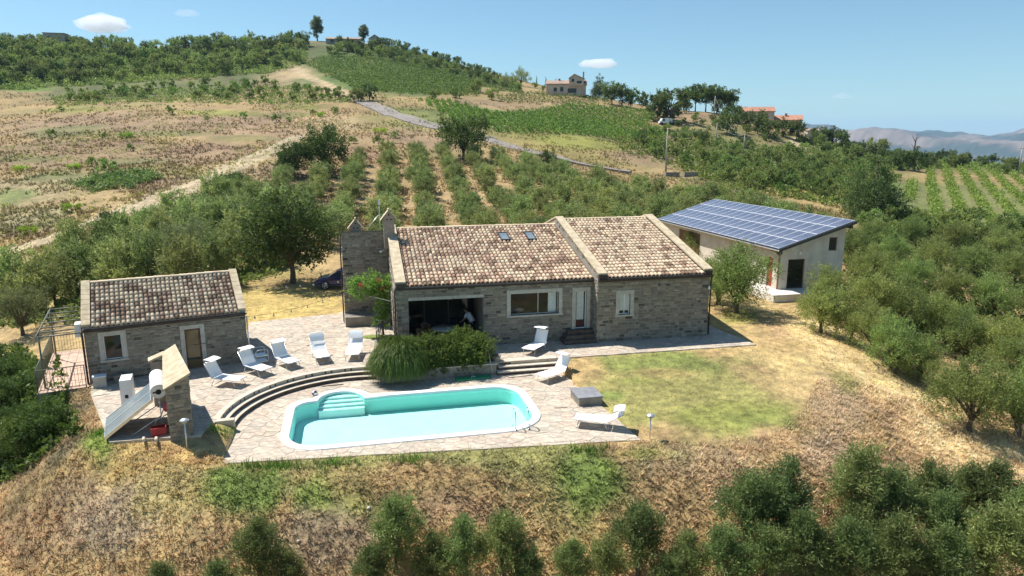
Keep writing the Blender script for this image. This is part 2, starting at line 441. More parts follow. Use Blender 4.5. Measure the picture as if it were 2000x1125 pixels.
def plot_z(x, y):
    xl, yl = HOUSE.l((x, y))
    drop = 0.48 * sstep(-2.3, -8.0, yl)
    dropl = 0.42 * sstep(-7.5, -10.2, yl)
    left = sstep(-23.2, -24.6, xl)
    return -(drop * (1 - left) + dropl * left) - 0.05
def ground_z(x, y, noise=True):
    x = np.asarray(x, float); y = np.asarray(y, float)
    zb = rbf(x, y)
    d = sd_poly(x, y, PLOT)
    t = sstep(0.0, np.where(y < 34, 5.2, 7.0), d)
    near_ = (y < 300)
    z = np.where(near_, plot_z(x, y) * (1 - t) + zb * t, zb)
    if noise:
        k = np.clip(t, 0, 1)
        z = z + k * (fbm(x * 0.9, y * 0.9, 3) - 0.5) * 0.34 * sstep(400, 60, y) + k * (fbm(x * 0.11, y * 0.11, 5) - 0.5) * 1.1 * sstep(18, 90, y) + (fbm(x * 2.7, y * 2.7, 9, 2) - 0.5) * (0.03 + 0.10 * k) * sstep(200, 30, y)
    # far plain and hills
    f = sstep(900, 1700, y)
    plain = -88 + (fbm(x * 0.002, y * 0.002, 21) - 0.5) * 50
    r = np.hypot(x, y)
    rid = sstep(3600, 6400, r) * sstep(11500, 7600, r)
    crest = 0.42 + 0.75 * (1 - np.abs(2 * fbm(x * 0.0009 + 3, y * 0.0006, 31) - 1)) ** 2 + 0.5 * (fbm(x * 0.0026, y * 0.002, 33) - 0.5)
    hills = rid * crest * 225 * (0.80 + 0.45 * fbm(x * 0.0011 + 8, y * 0.0011, 41))
    return z * (1 - f) + (plain + hills) * f
def gp(px, py, y0=9.0, y1=900.0):
    """where the ray through a picture point meets the ground"""
    d = ray(px, py)
    ys = np.exp(np.linspace(math.log(y0), math.log(y1), 900))
    P = np.array([0, 0, CAMZ])[None] + d[None] * (ys / d[1])[:, None]
    g = ground_z(P[:, 0], P[:, 1])
    below = P[:, 2] < g
    if below.any(): i = int(np.argmax(below))
    else:                                              # just over the brow: stand on the brow
        m = ys < 440
        i = int(np.argmin(np.where(m, (P[:, 2] - g) / ys, 9e9)))
    return np.array([P[i, 0], P[i, 1], float(g[i])])
def gz(x, y): return float(ground_z(np.array([x]), np.array([y]))[0])

# ---- ground cover: what grows or lies where
STRAW, DRYB, PINK, PALE = (.43,.31,.13), (.36,.25,.13), (.345,.235,.14), (.50,.37,.21)
GR, BGR, YG, DK, SANDC, EARTH = (.14,.19,.045), (.13,.22,.03), (.27,.28,.055), (.055,.08,.022), (.53,.385,.19), (.20,.13,.08)
BL = [ # px, py, radius x, radius y, colour, strength
 (300,120,420,45,(.075,.10,.032),.9),(620,100,260,30,(.09,.12,.04),.8),(300,170,330,26,(.13,.16,.05),.85),(950,130,260,40,(.09,.12,.035),.8),
 (40,172,60,9,BGR,1),(300,108,36,7,STRAW,.9),(420,84,70,9,(.33,.17,.10),.9),(590,150,70,26,PALE,.9),(540,170,60,25,PINK,.7),(650,185,40,12,PALE,.8),
 (150,215,70,8,YG,.7),(250,240,300,22,PINK,.9),(520,250,160,20,PINK,.8),(420,222,80,6,YG,.8),(250,288,70,7,YG,.8),(640,240,60,18,PALE,.6),(600,210,60,8,YG,.7),
 (150,300,230,30,(.335,.225,.13),.9),(430,300,120,22,PINK,.8),(480,330,80,14,PALE,.8),(80,365,130,24,(.37,.30,.16),.9),(200,352,90,14,GR,.75),(250,340,60,10,(.12,.18,.05),.6),
 (330,360,120,14,(.30,.20,.12),.8),(60,430,110,26,(.33,.29,.15),.9),(30,385,50,14,GR,.8),(300,400,150,14,PALE,.6),(560,340,60,20,EARTH,.6),(800,270,120,18,PINK,.8),(130,255,90,9,(.17,.19,.06),.7),(330,262,80,8,(.19,.20,.06),.65),(60,310,70,10,(.18,.19,.06),.7),(480,270,70,9,(.20,.20,.065),.6),(250,318,90,9,(.17,.185,.06),.65),(110,345,70,8,(.15,.18,.05),.7),(420,345,60,8,(.19,.20,.07),.6),(560,225,60,7,(.17,.19,.05),.65),(330,375,60,8,(.24,.17,.10),.7),(180,280,100,7,(.26,.16,.10),.7),(400,290,90,7,(.26,.165,.10),.7),(700,300,60,20,(.33,.2,.12),.8),
 (760,150,190,42,(.10,.16,.03),.95),(1000,232,230,34,(.17,.21,.05),.9),(960,205,90,9,PINK,.9),(1090,205,140,7,PINK,.7),(1080,215,200,12,(.33,.25,.12),.6),
 (1150,292,190,26,(.33,.27,.09),.95),(1270,308,90,16,PINK,.9),(1120,275,110,10,YG,.8),(1330,230,110,12,PINK,.8),(1350,270,60,12,(.30,.2,.12),.8),
 (900,380,300,80,(.46,.33,.17),.95),(560,400,160,50,(.30,.22,.12),.8),
 (1560,330,260,55,(.12,.15,.04),.9),(1880,400,220,90,(.12,.17,.035),.9),(1900,385,130,50,(.24,.24,.09),.85),(1600,400,50,16,STRAW,.95),(1620,290,70,12,PALE,.9),(1580,285,30,16,PALE,.9),(1980,470,50,20,STRAW,.8),(1700,320,50,10,PALE,.5),(1700,305,190,16,(.17,.18,.06),.85),(1900,325,170,14,(.16,.19,.05),.85),(1400,255,160,16,(.20,.19,.07),.7),
 (1770,570,300,110,(.34,.23,.12),.95),(1500,620,110,40,(.45,.33,.15),.9),(1540,640,60,26,(.38,.25,.14),.8),
 (570,590,130,52,(.46,.345,.125),1.0),(560,545,120,20,(.32,.22,.10),.7),(540,530,60,14,(.30,.27,.08),.6),
 (1330,770,260,90,(.265,.25,.085),.95),(1290,706,190,14,(.16,.21,.05),.65),(1190,775,34,16,(.16,.22,.05),.7),(1420,815,150,30,(.23,.24,.06),.85),(1500,822,70,22,(.17,.21,.05),.5),(1300,730,70,12,(.32,.25,.10),.8),(1230,745,60,8,(.21,.22,.06),.8),
 (1560,720,90,40,(.44,.33,.15),.9),(1480,690,60,20,(.44,.33,.15),.8),(1600,650,70,24,(.42,.31,.15),.9),(1440,620,36,16,YG,.7),(1640,790,70,60,(.40,.30,.17),.8),(1560,760,60,26,(.40,.29,.14),.8),(1660,740,34,26,(.24,.22,.07),.8),
 (1860,870,140,50,SANDC,1),(1730,755,60,40,SANDC,.95),(1960,940,110,30,SANDC,1),(1660,700,50,20,(.40,.30,.13),.8),
 (1350,900,150,26,(.38,.28,.15),.9),(1250,890,60,10,YG,.6),(1500,960,120,50,(.38,.26,.14),.9),(1640,900,90,40,(.38,.28,.16),.9),
 (850,900,420,9,(.18,.21,.06),.7),(485,955,110,40,(.15,.21,.045),.95),(660,965,110,55,(.19,.24,.055),.9),(1150,930,70,36,(.15,.20,.045),.95),(850,950,220,40,(.35,.235,.11),.8),
 (360,893,110,20,(.44,.31,.12),.95),(230,890,60,60,(.42,.32,.12),.9),(190,870,36,36,BGR,.8),(120,930,110,50,(.40,.29,.12),.85),(60,1030,160,70,(.33,.22,.11),.8),(640,1060,160,40,(.36,.27,.17),.8),(250,1000,120,40,(.37,.29,.19),.8),(150,960,60,50,(.30,.22,.13),.7),(900,1000,120,40,(.37,.25,.14),.7),(330,960,80,40,(.34,.29,.11),.7),
 (470,850,34,14,BGR,.7),(40,800,130,150,(.10,.09,.045),.9)]
BLW = []
for px, py, rx, ry, c, st in BL:
    p0 = gp(px, py)
    e1 = np.array([rx / FPX * p0[1], 0.0])
    dy = abs(gp(px, py - 4)[1] - gp(px, py + 4)[1]) / 8 * ry
    dy = min(max(dy, .3 * e1[0]), 2.4 * e1[0])
    e2 = np.array([(px - 1000) / FPX * dy, dy])
    Mi = np.linalg.inv(np.array([[e1[0], e2[0]], [e1[1], e2[1]]]) + np.eye(2) * 1e-6)
    BLW.append((p0[:2], Mi, np.array(c), st))
TRACKS = [([(-60,528),(0,498),(100,468),(200,432),(300,395),(400,355),(480,318),(545,288),(580,270)], 3.4, (.52,.42,.27)),
          ([(560,118),(572,130),(600,150),(650,172),(700,196)], 3.0, (.50,.38,.23)),
          ([(1590,640),(1690,722),(1800,800),(1900,865),(2010,925),(2100,960)], 2.2, (.55,.41,.21)),
          ([(1545,283),(1562,272),(1580,300)], 2.5, (.55,.45,.3))]
TRW = [([tuple(gp(*q)[:2]) for q in pl], w, np.array(c)) for pl, w, c in TRACKS]
def seg_dist(X, Y, pl):
    d = np.full(X.shape, 1e18)
    for (ax, ay), (bx, by) in zip(pl[:-1], pl[1:]):
        ex, ey = bx - ax, by - ay
        t = np.clip(((X - ax) * ex + (Y - ay) * ey) / (ex * ex + ey * ey + 1e-9), 0, 1)
        d = np.minimum(d, (X - ax - t * ex) ** 2 + (Y - ay - t * ey) ** 2)
    return np.sqrt(d)
def cover(X, Y):
    X = np.asarray(X, float); Y = np.asarray(Y, float)
    n1 = fbm(X * 0.35, Y * 0.35, 51); n2 = fbm(X * 0.05, Y * 0.05, 53)
    n3 = fbm(X * 0.02, Y * 0.02, 57)
    base = np.array(DRYB)[None] * (1 - n1[:, None]) + np.array(STRAW)[None] * n1[:, None]
    g = sstep(.52, .66, n2)[:, None] * .3
    base = base * (1 - g) + np.array(GR)[None] * g
    far = sstep(1500, 3000, Y)[:, None]
    fn = fbm(X * 0.0035, Y * 0.0018, 61)
    fc = np.array((.185,.15,.13))[None] * sstep(.42,.6,fn)[:, None] + np.array((.045,.065,.058))[None] * (1 - sstep(.42,.6,fn))[:, None]
    base = base * (1 - far) + fc * far
    kn = sstep(70, 30, Y); kf = sstep(90, 220, Y); km = 1 - kn - kf
    wob = kn * (fbm(X * .8, Y * .6, 71) - .5) + km * (fbm(X * .25, Y * .18, 72) - .5) + kf * (fbm(X * .08, Y * .05, 73) - .5)
    wob = wob * 1.2
    for p0, Mi, c, st in BLW:
        dx, dy = X - p0[0], Y - p0[1]
        u = Mi[0, 0] * dx + Mi[0, 1] * dy; v = Mi[1, 0] * dx + Mi[1, 1] * dy
        w = (sstep(1.3, .55, np.sqrt(u * u + v * v) + wob) * st)[:, None]
        base = base * (1 - w) + c[None] * w
    for pl, wd, c in TRW:
        d = seg_dist(X, Y, pl)
        w = sstep(wd * 1.2, wd * .55, d + wob * 1.2) * (1 - .55 * sstep(.5, .1, np.abs(d - .1)))
        base = base * (1 - w[:, None]) + c[None] * w[:, None]
    k = kn * ((fbm(X * 2.2, Y * 1.6, 81) - .5) * .8 + (fbm(X * .5, Y * .4, 83) - .5) * .5)
    k = k + km * ((fbm(X * .9, Y * .7, 85) - .5) * .9 + (fbm(X * .15, Y * .1, 86) - .5) * .6) + kf * ((fbm(X * .3, Y * .2, 87) - .5) * .9 + (fbm(X * .06, Y * .04, 88) - .5) * .6)
    return np.clip(base * ((1 + k) * (1.05 - .27 * sstep(52, 85, Y) * sstep(1500, 600, Y)))[:, None], .015, .75)

def build_ground():
    ys = np.concatenate([np.linspace(-15, 8, 16)[:-1], np.exp(np.linspace(math.log(33), math.log(90), 190))[:-1] - 25,
                         np.exp(np.linspace(math.log(90), math.log(475), 190))[:-1] - 25, np.exp(np.linspace(math.log(475), math.log(15000), 130)) - 25])
    na = 560
    aa = np.linspace(-1.7, 1.7, na)
    Yg = np.repeat(ys[:, None], na, 1); Xg = aa[None] * (Yg + 25)
    X, Y = Xg.ravel(), Yg.ravel()
    Z = ground_z(X, Y)
    m = (Y < 80) & (np.abs(X) < 60)
    dt = sd_poly(X[m], Y[m], TERRACE); dp = sd_poly(X[m], Y[m], PATIO)
    zz = Z[m]
    zz = np.where(dt < -0.15, np.minimum(zz, -0.14), zz)
    rr = np.hypot(X[m] - ARC_C[0], Y[m] - ARC_C[1])
    zz = np.where((rr < 5.36) & (Y[m] > 25.35) & (X[m] < -5.5), np.minimum(zz, -.9), zz)
    xl, yl = HOUSE.l((X[m], Y[m]))
    zz = np.where((xl > -19) & (xl < -9.3) & (yl < -1.9) & (yl > -4), np.minimum(zz, -.9), zz)
    zz = np.where(dp < -0.25, -2.6, zz)
    Z[m] = zz
    nr = len(ys)
    idx = np.arange(nr * na).reshape(nr, na)
    F = np.stack([idx[:-1, :-1], idx[:-1, 1:], idx[1:, 1:], idx[1:, :-1]], -1).reshape(-1, 4)
    me = mesh_np('ground', np.stack([X, Y, Z], 1), F, smooth=True)
    col = np.ones((len(X), 4), np.float32); col[:, :3] = cover(X, Y)
    a = me.attributes.new('Col', 'FLOAT_COLOR', 'POINT'); a.data.foreach_set('color', col.ravel())
    m = mat('ground_cover', (.62, .62, .62), (1.3, 1.27, 1.2), 2.2, 10, 0.95, 0.9, 5.0, src='attr', contrast=(.3, .7), dist=0.12)
    return tag(link('ground', me, m), 'dry grass and earth slopes', None, kind='structure')
build_ground()

def ribbon(name, pts, w, mat_, lift=0.05, kind='structure', thick=0.12):
    P = [np.array(gp(*q)) for q in pts]
    Q = []
    for a, b in zip(P[:-1], P[1:]):
        n = max(2, int(np.linalg.norm(b - a) / 3))
        Q += [a + (b - a) * i / n for i in range(n)]
    Q.append(P[-1])
    Q = np.array(Q)
    for _ in range(4): Q[1:-1] = (Q[:-2] + Q[1:-1] * 2 + Q[2:]) / 4
    mb = MB(); L_, R_ = [], []
    for i in range(len(Q)):
        d = Q[min(i + 1, len(Q) - 1)] - Q[max(i - 1, 0)]
        d = d[:2] / (np.linalg.norm(d[:2]) + 1e-9)
        nrm = np.array([-d[1], d[0]])
        l, r = Q[i][:2] + nrm * w / 2, Q[i][:2] - nrm * w / 2
        z = max(gz(*l), gz(*r), gz(Q[i][0], Q[i][1])) + lift
        L_.append((*l, z)); R_.append((*r, z))
    n = len(Q)
    vs = L_ + R_ + [(p[0], p[1], p[2] - 1.2) for p in L_] + [(p[0], p[1], p[2] - 1.2) for p in R_]
    fs = []
    for i in range(n - 1):
        fs += [(i, i + 1, n + i + 1, n + i), (2 * n + i, 2 * n + i + 1, i + 1, i), (n + i, n + i + 1, 3 * n + i + 1, 3 * n + i)]
    mb.add(vs, fs)
    o = mb.build(name, mat_)
    o['kind'] = kind
    return o, L_, R_
ROADPX = [(705,199),(742,213),(790,232),(850,250),(920,266),(990,284),(1080,308),(1150,323),(1232,338)]
_, RL, RR_ = ribbon('road', ROADPX, 5.6, M_ASPH, 0.06)

# ================================================================== PAVING
def clip_half(poly, nx, ny, c):
    out = []
    n = len(poly)
    for i in range(n):
        a, b = poly[i], poly[(i + 1) % n]
        da, db = a[0] * nx + a[1] * ny - c, b[0] * nx + b[1] * ny - c
        if da <= 0: out.append(a)
        if (da < 0 < db) or (db < 0 < da):
            t = da / (da - db)
            out.append((a[0] + (b[0] - a[0]) * t, a[1] + (b[1] - a[1]) * t))
    return out
def flag_cells(region_sd, bbox, size, seed):
    rg = random.Random(seed)
    x0, x1, y0, y1 = bbox
    nx, ny = int((x1 - x0) / size) + 1, int((y1 - y0) / size) + 1
    pts = {}
    for i in range(nx):
        for j in range(ny):
            pts[i, j] = (x0 + (i + .5 + rg.uniform(-.42, .42)) * size, y0 + (j + .5 + rg.uniform(-.42, .42)) * size)
    keys = list(pts)
    A = np.array([pts[k] for k in keys])
    sd = region_sd(A[:, 0], A[:, 1])
    cells = []
    for k, s0 in zip(keys, sd):
        if s0 > 0.12: continue
        p = pts[k]
        h = size * 1.3
        poly = [(p[0] - h, p[1] - h), (p[0] + h, p[1] - h), (p[0] + h, p[1] + h), (p[0] - h, p[1] + h)]
        for di in (-2, -1, 0, 1, 2):
            for dj in (-2, -1, 0, 1, 2):
                q = pts.get((k[0] + di, k[1] + dj))
                if q is None or (di == 0 and dj == 0): continue
                ex, ey = q[0] - p[0], q[1] - p[1]
                d = math.hypot(ex, ey)
                if d < 1e-6: continue
                ex, ey = ex / d, ey / d
                poly = clip_half(poly, ex, ey, (p[0] * ex + p[1] * ey) + d / 2 - 0.005)
                if len(poly) < 3: break
            if len(poly) < 3: break
        if len(poly) >= 3: cells.append((p, poly, s0))
    # pull corners that stick out of the paved area back to its edge
    allv = np.array([v for _, pl, _ in cells for v in pl])
    for _ in range(4):
        d = region_sd(allv[:, 0], allv[:, 1]); e = 1e-3
        gx = (region_sd(allv[:, 0] + e, allv[:, 1]) - d) / e; gy = (region_sd(allv[:, 0], allv[:, 1] + e) - d) / e
        g2 = np.maximum(gx * gx + gy * gy, .3)
        mv = np.maximum(d + 0.01, 0)
        allv[:, 0] -= gx / g2 * mv; allv[:, 1] -= gy / g2 * mv
    out, i = [], 0
    for p, pl, s0 in cells:
        q = [tuple(v) for v in allv[i:i + len(pl)]]; i += len(pl)
        ar = abs(sum(q[j][0] * q[(j + 1) % len(q)][1] - q[(j + 1) % len(q)][0] * q[j][1] for j in range(len(q)))) / 2
        if ar > 0.012: out.append((p, q, ar))
    return out
FLAGCOL = [(.64,.545,.43), (.67,.555,.445), (.61,.53,.43), (.69,.60,.48), (.64,.515,.41), (.59,.51,.42), (.66,.58,.47)]
def lay_flags(parent, cells, ztop, seed, limit=300):
    rg = random.Random(seed)
    cells = sorted(cells, key=lambda c: -c[2] / (c[0][0] ** 2 + c[0][1] ** 2 + 100))
    rest = MB()
    for n, (p, poly, ar) in enumerate(cells):
        c = rg.choice(FLAGCOL); k = rg.uniform(.73, .86)
        c = tuple(min(.8, v * k) for v in c)
        zt = ztop + rg.uniform(-.006, .006)
        if n < limit:
            mb = MB(); q = [(v[0] - p[0], v[1] - p[1]) for v in poly]
            m = len(q)
            cx, cy = sum(v[0] for v in q) / m, sum(v[1] for v in q) / m
            top = [(v[0] + (cx - v[0]) * .03, v[1] + (cy - v[1]) * .03, 0) for v in q]
            mb.add([(v[0], v[1], -.05) for v in q] + top, [(i, (i + 1) % m, m + (i + 1) % m, m + i) for i in range(m)] + [tuple(range(m, 2 * m))])
            o = mb.build('flagstone', M_FLAG_O, parent, loc=(p[0], p[1], zt))
            o.color = (*c, 1)
        else:
            m = len(poly)
            rest.add([(v[0], v[1], zt - .05) for v in poly] + [(v[0], v[1], zt) for v in poly], [(i, (i + 1) % m, m + (i + 1) % m, m + i) for i in range(m)] + [tuple(range(m, 2 * m))], c)
    if rest.v:
        rest.build('flagstones_beyond', M_FLAG_A, parent)['kind'] = 'stuff'
def slab_with_hole(name, outer, hole, z1, z0, mat_):
    from mathutils.geometry import tessellate_polygon
    loops = [[Vector((p[0], p[1], 0)) for p in outer]] + ([[Vector((p[0], p[1], 0)) for p in hole]] if hole else [])
    tris = tessellate_polygon(loops)
    fl = [p for l in loops for p in l]
    def ar(t): a, b, c = (fl[i] for i in t); return (b.x - a.x) * (c.y - a.y) - (c.x - a.x) * (b.y - a.y)
    mb = MB()
    mb.add([(p.x, p.y, z1) for p in fl], [t if ar(t) > 0 else (t[0], t[2], t[1]) for t in tris])
    n = len(outer)
    mb.add([(p[0], p[1], z1) for p in outer] + [(p[0], p[1], z0) for p in outer], [(i, (i + 1) % n, n + (i + 1) % n, n + i) for i in range(n)])
    return mb.build(name, mat_)
COPW = [HW(*p) for p in pool_outline(0.16)]
terrace = slab_with_hole('terrace', TERRACE, None, -0.012, -0.75, M_BED); terrace['kind'] = 'structure'
patio = slab_with_hole('pool_patio', PATIO, COPW, -0.492, -1.1, M_BED); patio['kind'] = 'structure'
HOUSE_FP = [HW(-17.1, .75), HW(-6.4, .75), HW(-6.4, .2), HW(-.2, .2), HW(-.2, 15.8), HW(-17.1, 15.8)]
HUT_FP = [UW(.2, .2), UW(6.5, .2), UW(6.5, 5), UW(.2, 5)]
def sd_terr(x, y): return np.maximum(np.maximum(sd_poly(x, y, TERRACE), -sd_poly(x, y, HOUSE_FP)), -sd_poly(x, y, HUT_FP))
def sd_pat(x, y): return np.maximum(sd_poly(x, y, PATIO), -sd_poly(x, y, COPW))
lay_flags(terrace, flag_cells(sd_terr, (-19, 14, 22, 52), 0.52, 5), 0.0, 3)
lay_flags(patio, flag_cells(sd_pat, (-12, 6, 20, 33), 0.50, 6), -0.48, 4)

# curved steps between terrace and pool
st = empty('curved_steps', (*ARC_C, 0), 0, 'three long curved stone steps sweeping down to the pool', 'steps')
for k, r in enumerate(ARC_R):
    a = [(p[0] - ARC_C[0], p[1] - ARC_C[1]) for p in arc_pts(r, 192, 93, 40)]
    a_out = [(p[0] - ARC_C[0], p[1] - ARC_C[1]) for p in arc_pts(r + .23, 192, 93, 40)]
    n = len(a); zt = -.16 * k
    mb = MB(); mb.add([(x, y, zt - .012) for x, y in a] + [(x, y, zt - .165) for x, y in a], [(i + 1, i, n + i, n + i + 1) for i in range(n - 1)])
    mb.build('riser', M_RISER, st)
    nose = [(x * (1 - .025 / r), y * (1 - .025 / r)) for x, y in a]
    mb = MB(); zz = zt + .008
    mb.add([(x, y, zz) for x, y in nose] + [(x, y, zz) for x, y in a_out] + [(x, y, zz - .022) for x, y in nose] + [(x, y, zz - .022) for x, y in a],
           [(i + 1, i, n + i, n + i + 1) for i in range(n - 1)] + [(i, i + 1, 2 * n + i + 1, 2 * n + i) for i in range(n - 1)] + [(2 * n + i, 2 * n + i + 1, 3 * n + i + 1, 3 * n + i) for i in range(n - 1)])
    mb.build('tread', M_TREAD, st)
mb = MB(); ce = arc_pts(5.40, 195, 192, 1); ci_ = arc_pts(4.76, 195, 192, 1)
mb.prism([(p[0] - ARC_C[0], p[1] - ARC_C[1]) for p in (ci_[0], ci_[1], ce[1], ce[0])][::-1], -.9, .012); mb.build('end_block', M_TREAD, st)
# straight steps on the right
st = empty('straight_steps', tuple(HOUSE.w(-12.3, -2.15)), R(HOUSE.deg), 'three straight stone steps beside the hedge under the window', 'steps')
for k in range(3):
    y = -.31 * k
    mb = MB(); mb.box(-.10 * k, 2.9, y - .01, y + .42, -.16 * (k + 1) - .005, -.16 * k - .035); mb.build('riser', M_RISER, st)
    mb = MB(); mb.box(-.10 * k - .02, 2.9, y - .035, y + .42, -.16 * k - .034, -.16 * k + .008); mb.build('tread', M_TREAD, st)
# low wall under the hedge
lw = empty('low_garden_wall', tuple(HOUSE.w(-15.3, -2.42)), R(HOUSE.deg), 'low rendered wall holding the hedge bed above the pool', 'wall')
mb = MB(); mb.box(-2.8, 2.75, -.14, .16, -.6, .02); mb.build('wall', M_TRETAIN, lw)
mb = MB(); mb.box(-2.83, 2.78, -.17, .19, .02, .07, inset=.01); mb.build('coping', M_TREAD, lw)

# ================================================================== POOL
pool = empty('swimming_pool', tuple(HOUSE.w(0, 0)), R(HOUSE.deg), 'turquoise swimming pool with white rim and rounded corners', 'pool')
oi_, oo_ = pool_outline(0.0), pool_outline(0.34)
n = len(oi_)
ZC, ZW, ZB = -0.435, -0.56, -1.22
mid = pool_outline(0.04); mid2 = pool_outline(0.30)
mb = MB()
loops = [(oi_, ZC - .12), (oi_, ZC - .02), (mid, ZC), (mid2, ZC), (oo_, ZC - .02), (oo_, ZC - .07)]
vs = [(p[0], p[1], z) for l, z in loops for p in l]
mb.add(vs, [(k * n + i, k * n + (i + 1) % n, (k + 1) * n + (i + 1) % n, (k + 1) * n + i) for k in range(len(loops) - 1) for i in range(n)], smooth=True)
for i in range(len(mb.f)): mb.f[i] = tuple(reversed(mb.f[i]))
mb.build('coping', M_WHITE, pool)
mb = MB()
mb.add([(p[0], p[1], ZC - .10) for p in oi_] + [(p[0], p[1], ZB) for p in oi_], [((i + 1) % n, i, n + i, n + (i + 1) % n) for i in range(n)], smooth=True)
mb.build('pool_wall', M_LINER_SHADE, pool)
from mathutils.geometry import tessellate_polygon
def fill(mb, pts, z):
    tr = tessellate_polygon([[Vector((p[0], p[1], 0)) for p in pts]])
    def ar(t): a, b, c = (pts[i] for i in t); return (b[0] - a[0]) * (c[1] - a[1]) - (c[0] - a[0]) * (b[1] - a[1])
    mb.add([(p[0], p[1], z) for p in pts], [t if ar(t) > 0 else (t[0], t[2], t[1]) for t in tr])
mb = MB(); fill(mb, oi_, ZB + .002); mb.build('pool_floor', M_LINER, pool)
for k in range(4):                                           # rounded entry steps
    rr = BUMP[2] - .004 + .0 * k
    yl = BUMP[1] + .62 - .27 * k
    zt = ZW - .04 - .09 * k
    pts = [(BUMP[0] + rr * math.cos(R(180 * i / 16)), max(yl, BUMP[1] + rr * math.sin(R(180 * i / 16)))) for i in range(17)]
    if yl < BUMP[1]:
        pts = [(BUMP[0] + rr, yl)] + [(BUMP[0] + rr * math.cos(R(180 * i / 16)), BUMP[1] + rr * math.sin(R(180 * i / 16)) - .002) for i in range(17)] + [(BUMP[0] - rr, yl)]
    else:
        a0 = math.degrees(math.asin(min(1, (yl - BUMP[1]) / rr)))
        pts = [(BUMP[0] + rr * math.cos(R(a0 + (180 - 2 * a0) * i / 16)), BUMP[1] + rr * math.sin(R(a0 + (180 - 2 * a0) * i / 16)) - .002) for i in range(17)]
    mb = MB(); mb.prism(pts, ZB, zt); mb.build('entry_step', M_LINER, pool)
# water: clear, tinted, no refraction needed at this slant
m = bpy.data.materials.new('pool_water'); m.use_nodes = True; nt = m.node_tree; nt.nodes.clear()
tr = nt.nodes.new('ShaderNodeBsdfTransparent'); tr.inputs[0].default_value = (.74, 1.0, .965, 1)
gl = nt.nodes.new('ShaderNodeBsdfGlossy'); gl.inputs['Roughness'].default_value = 0.03
fr = nt.nodes.new('ShaderNodeFresnel'); fr.inputs[0].default_value = 1.33
mx = nt.nodes.new('ShaderNodeMixShader'); ou = nt.nodes.new('ShaderNodeOutputMaterial')
tc = nt.nodes.new('ShaderNodeTexCoord'); nz = nt.nodes.new('ShaderNodeTexNoise'); nz.inputs['Scale'].default_value = 2.2; nz.inputs['Detail'].default_value = 3
bp = nt.nodes.new('ShaderNodeBump'); bp.inputs['Strength'].default_value = .25; bp.inputs['Distance'].default_value = .04
for a, b in ((tc.outputs['Object'], nz.inputs['Vector']), (nz.outputs['Fac'], bp.inputs['Height']), (bp.outputs[0], gl.inputs['Normal']), (bp.outputs[0], fr.inputs['Normal']),
             (fr.outputs[0], mx.inputs[0]), (tr.outputs[0], mx.inputs[1]), (gl.outputs[0], mx.inputs[2]), (mx.outputs[0], ou.inputs[0])): nt.links.new(a, b)
mb = MB(); fill(mb, [(p[0], p[1]) for p in oi_], ZW); mb.build('water', m, pool)
# ladder rails
lad = empty('pool_ladder', tuple(HOUSE.w(-12.9, -9.1, ZC)), R(HOUSE.deg), 'pair of curved steel pool ladder rails at the near corner', 'ladder')
for dx in (-.27, .27):
    pts = [(dx, -.22, 0), (dx, -.24, .12)] + [(dx, .02 - .24 * math.cos(R(t)), .55 + .22 * math.sin(R(t))) for t in range(0, 181, 22)] + [(dx, .27, .2), (dx, .27, -.75)]
    mb = MB(); mb.tube(pts, .022, 8); mb.build('handrail', M_STEEL, lad)
    mb = MB(); mb.lathe([(0, .02), (.05, .018), (.06, 0)], 12, (dx, -.22)); mb.build('flange', M_STEEL, lad)
for zz in (-.3, -.5, -.7):
    mb = MB(); mb.box(-.27, .27, .22, .31, zz, zz + .03); mb.build('rung', M_STEEL, lad)

# ================================================================== MASONRY AND TILES
STONEC = [(.30,.26,.205), (.26,.225,.18), (.345,.30,.234), (.226,.195,.161), (.33,.275,.214), (.292,.255,.21), (.375,.32,.248), (.272,.215,.17), (.317,.28,.229)]
def stone_meshes(n=10):
    out = []
    for i in range(n):
        rg = random.Random(100 + i)
        v = []
        for x, z in ((-.5, -.5), (.5, -.5), (.5, .5), (-.5, .5)):
            v.append((x + rg.uniform(-.03, .03) * (1 if x < 0 else 1), 0, z + rg.uniform(-.05, .05)))
        for x, z in ((-.5, -.5), (.5, -.5), (.5, .5), (-.5, .5)):
            v.append((x * rg.uniform(.84, .95), -1 + rg.uniform(-.35, .35), z * rg.uniform(.70, .90)))
        mb = MB(); mb.add(v, [(0, 1, 5, 4), (1, 2, 6, 5), (2, 3, 7, 6), (3, 0, 4, 7), (4, 5, 6, 7)])
        out.append(mb.mesh('stone'))
        out[-1].materials.append(M_STONE_O)
    return out
STONES = stone_meshes()
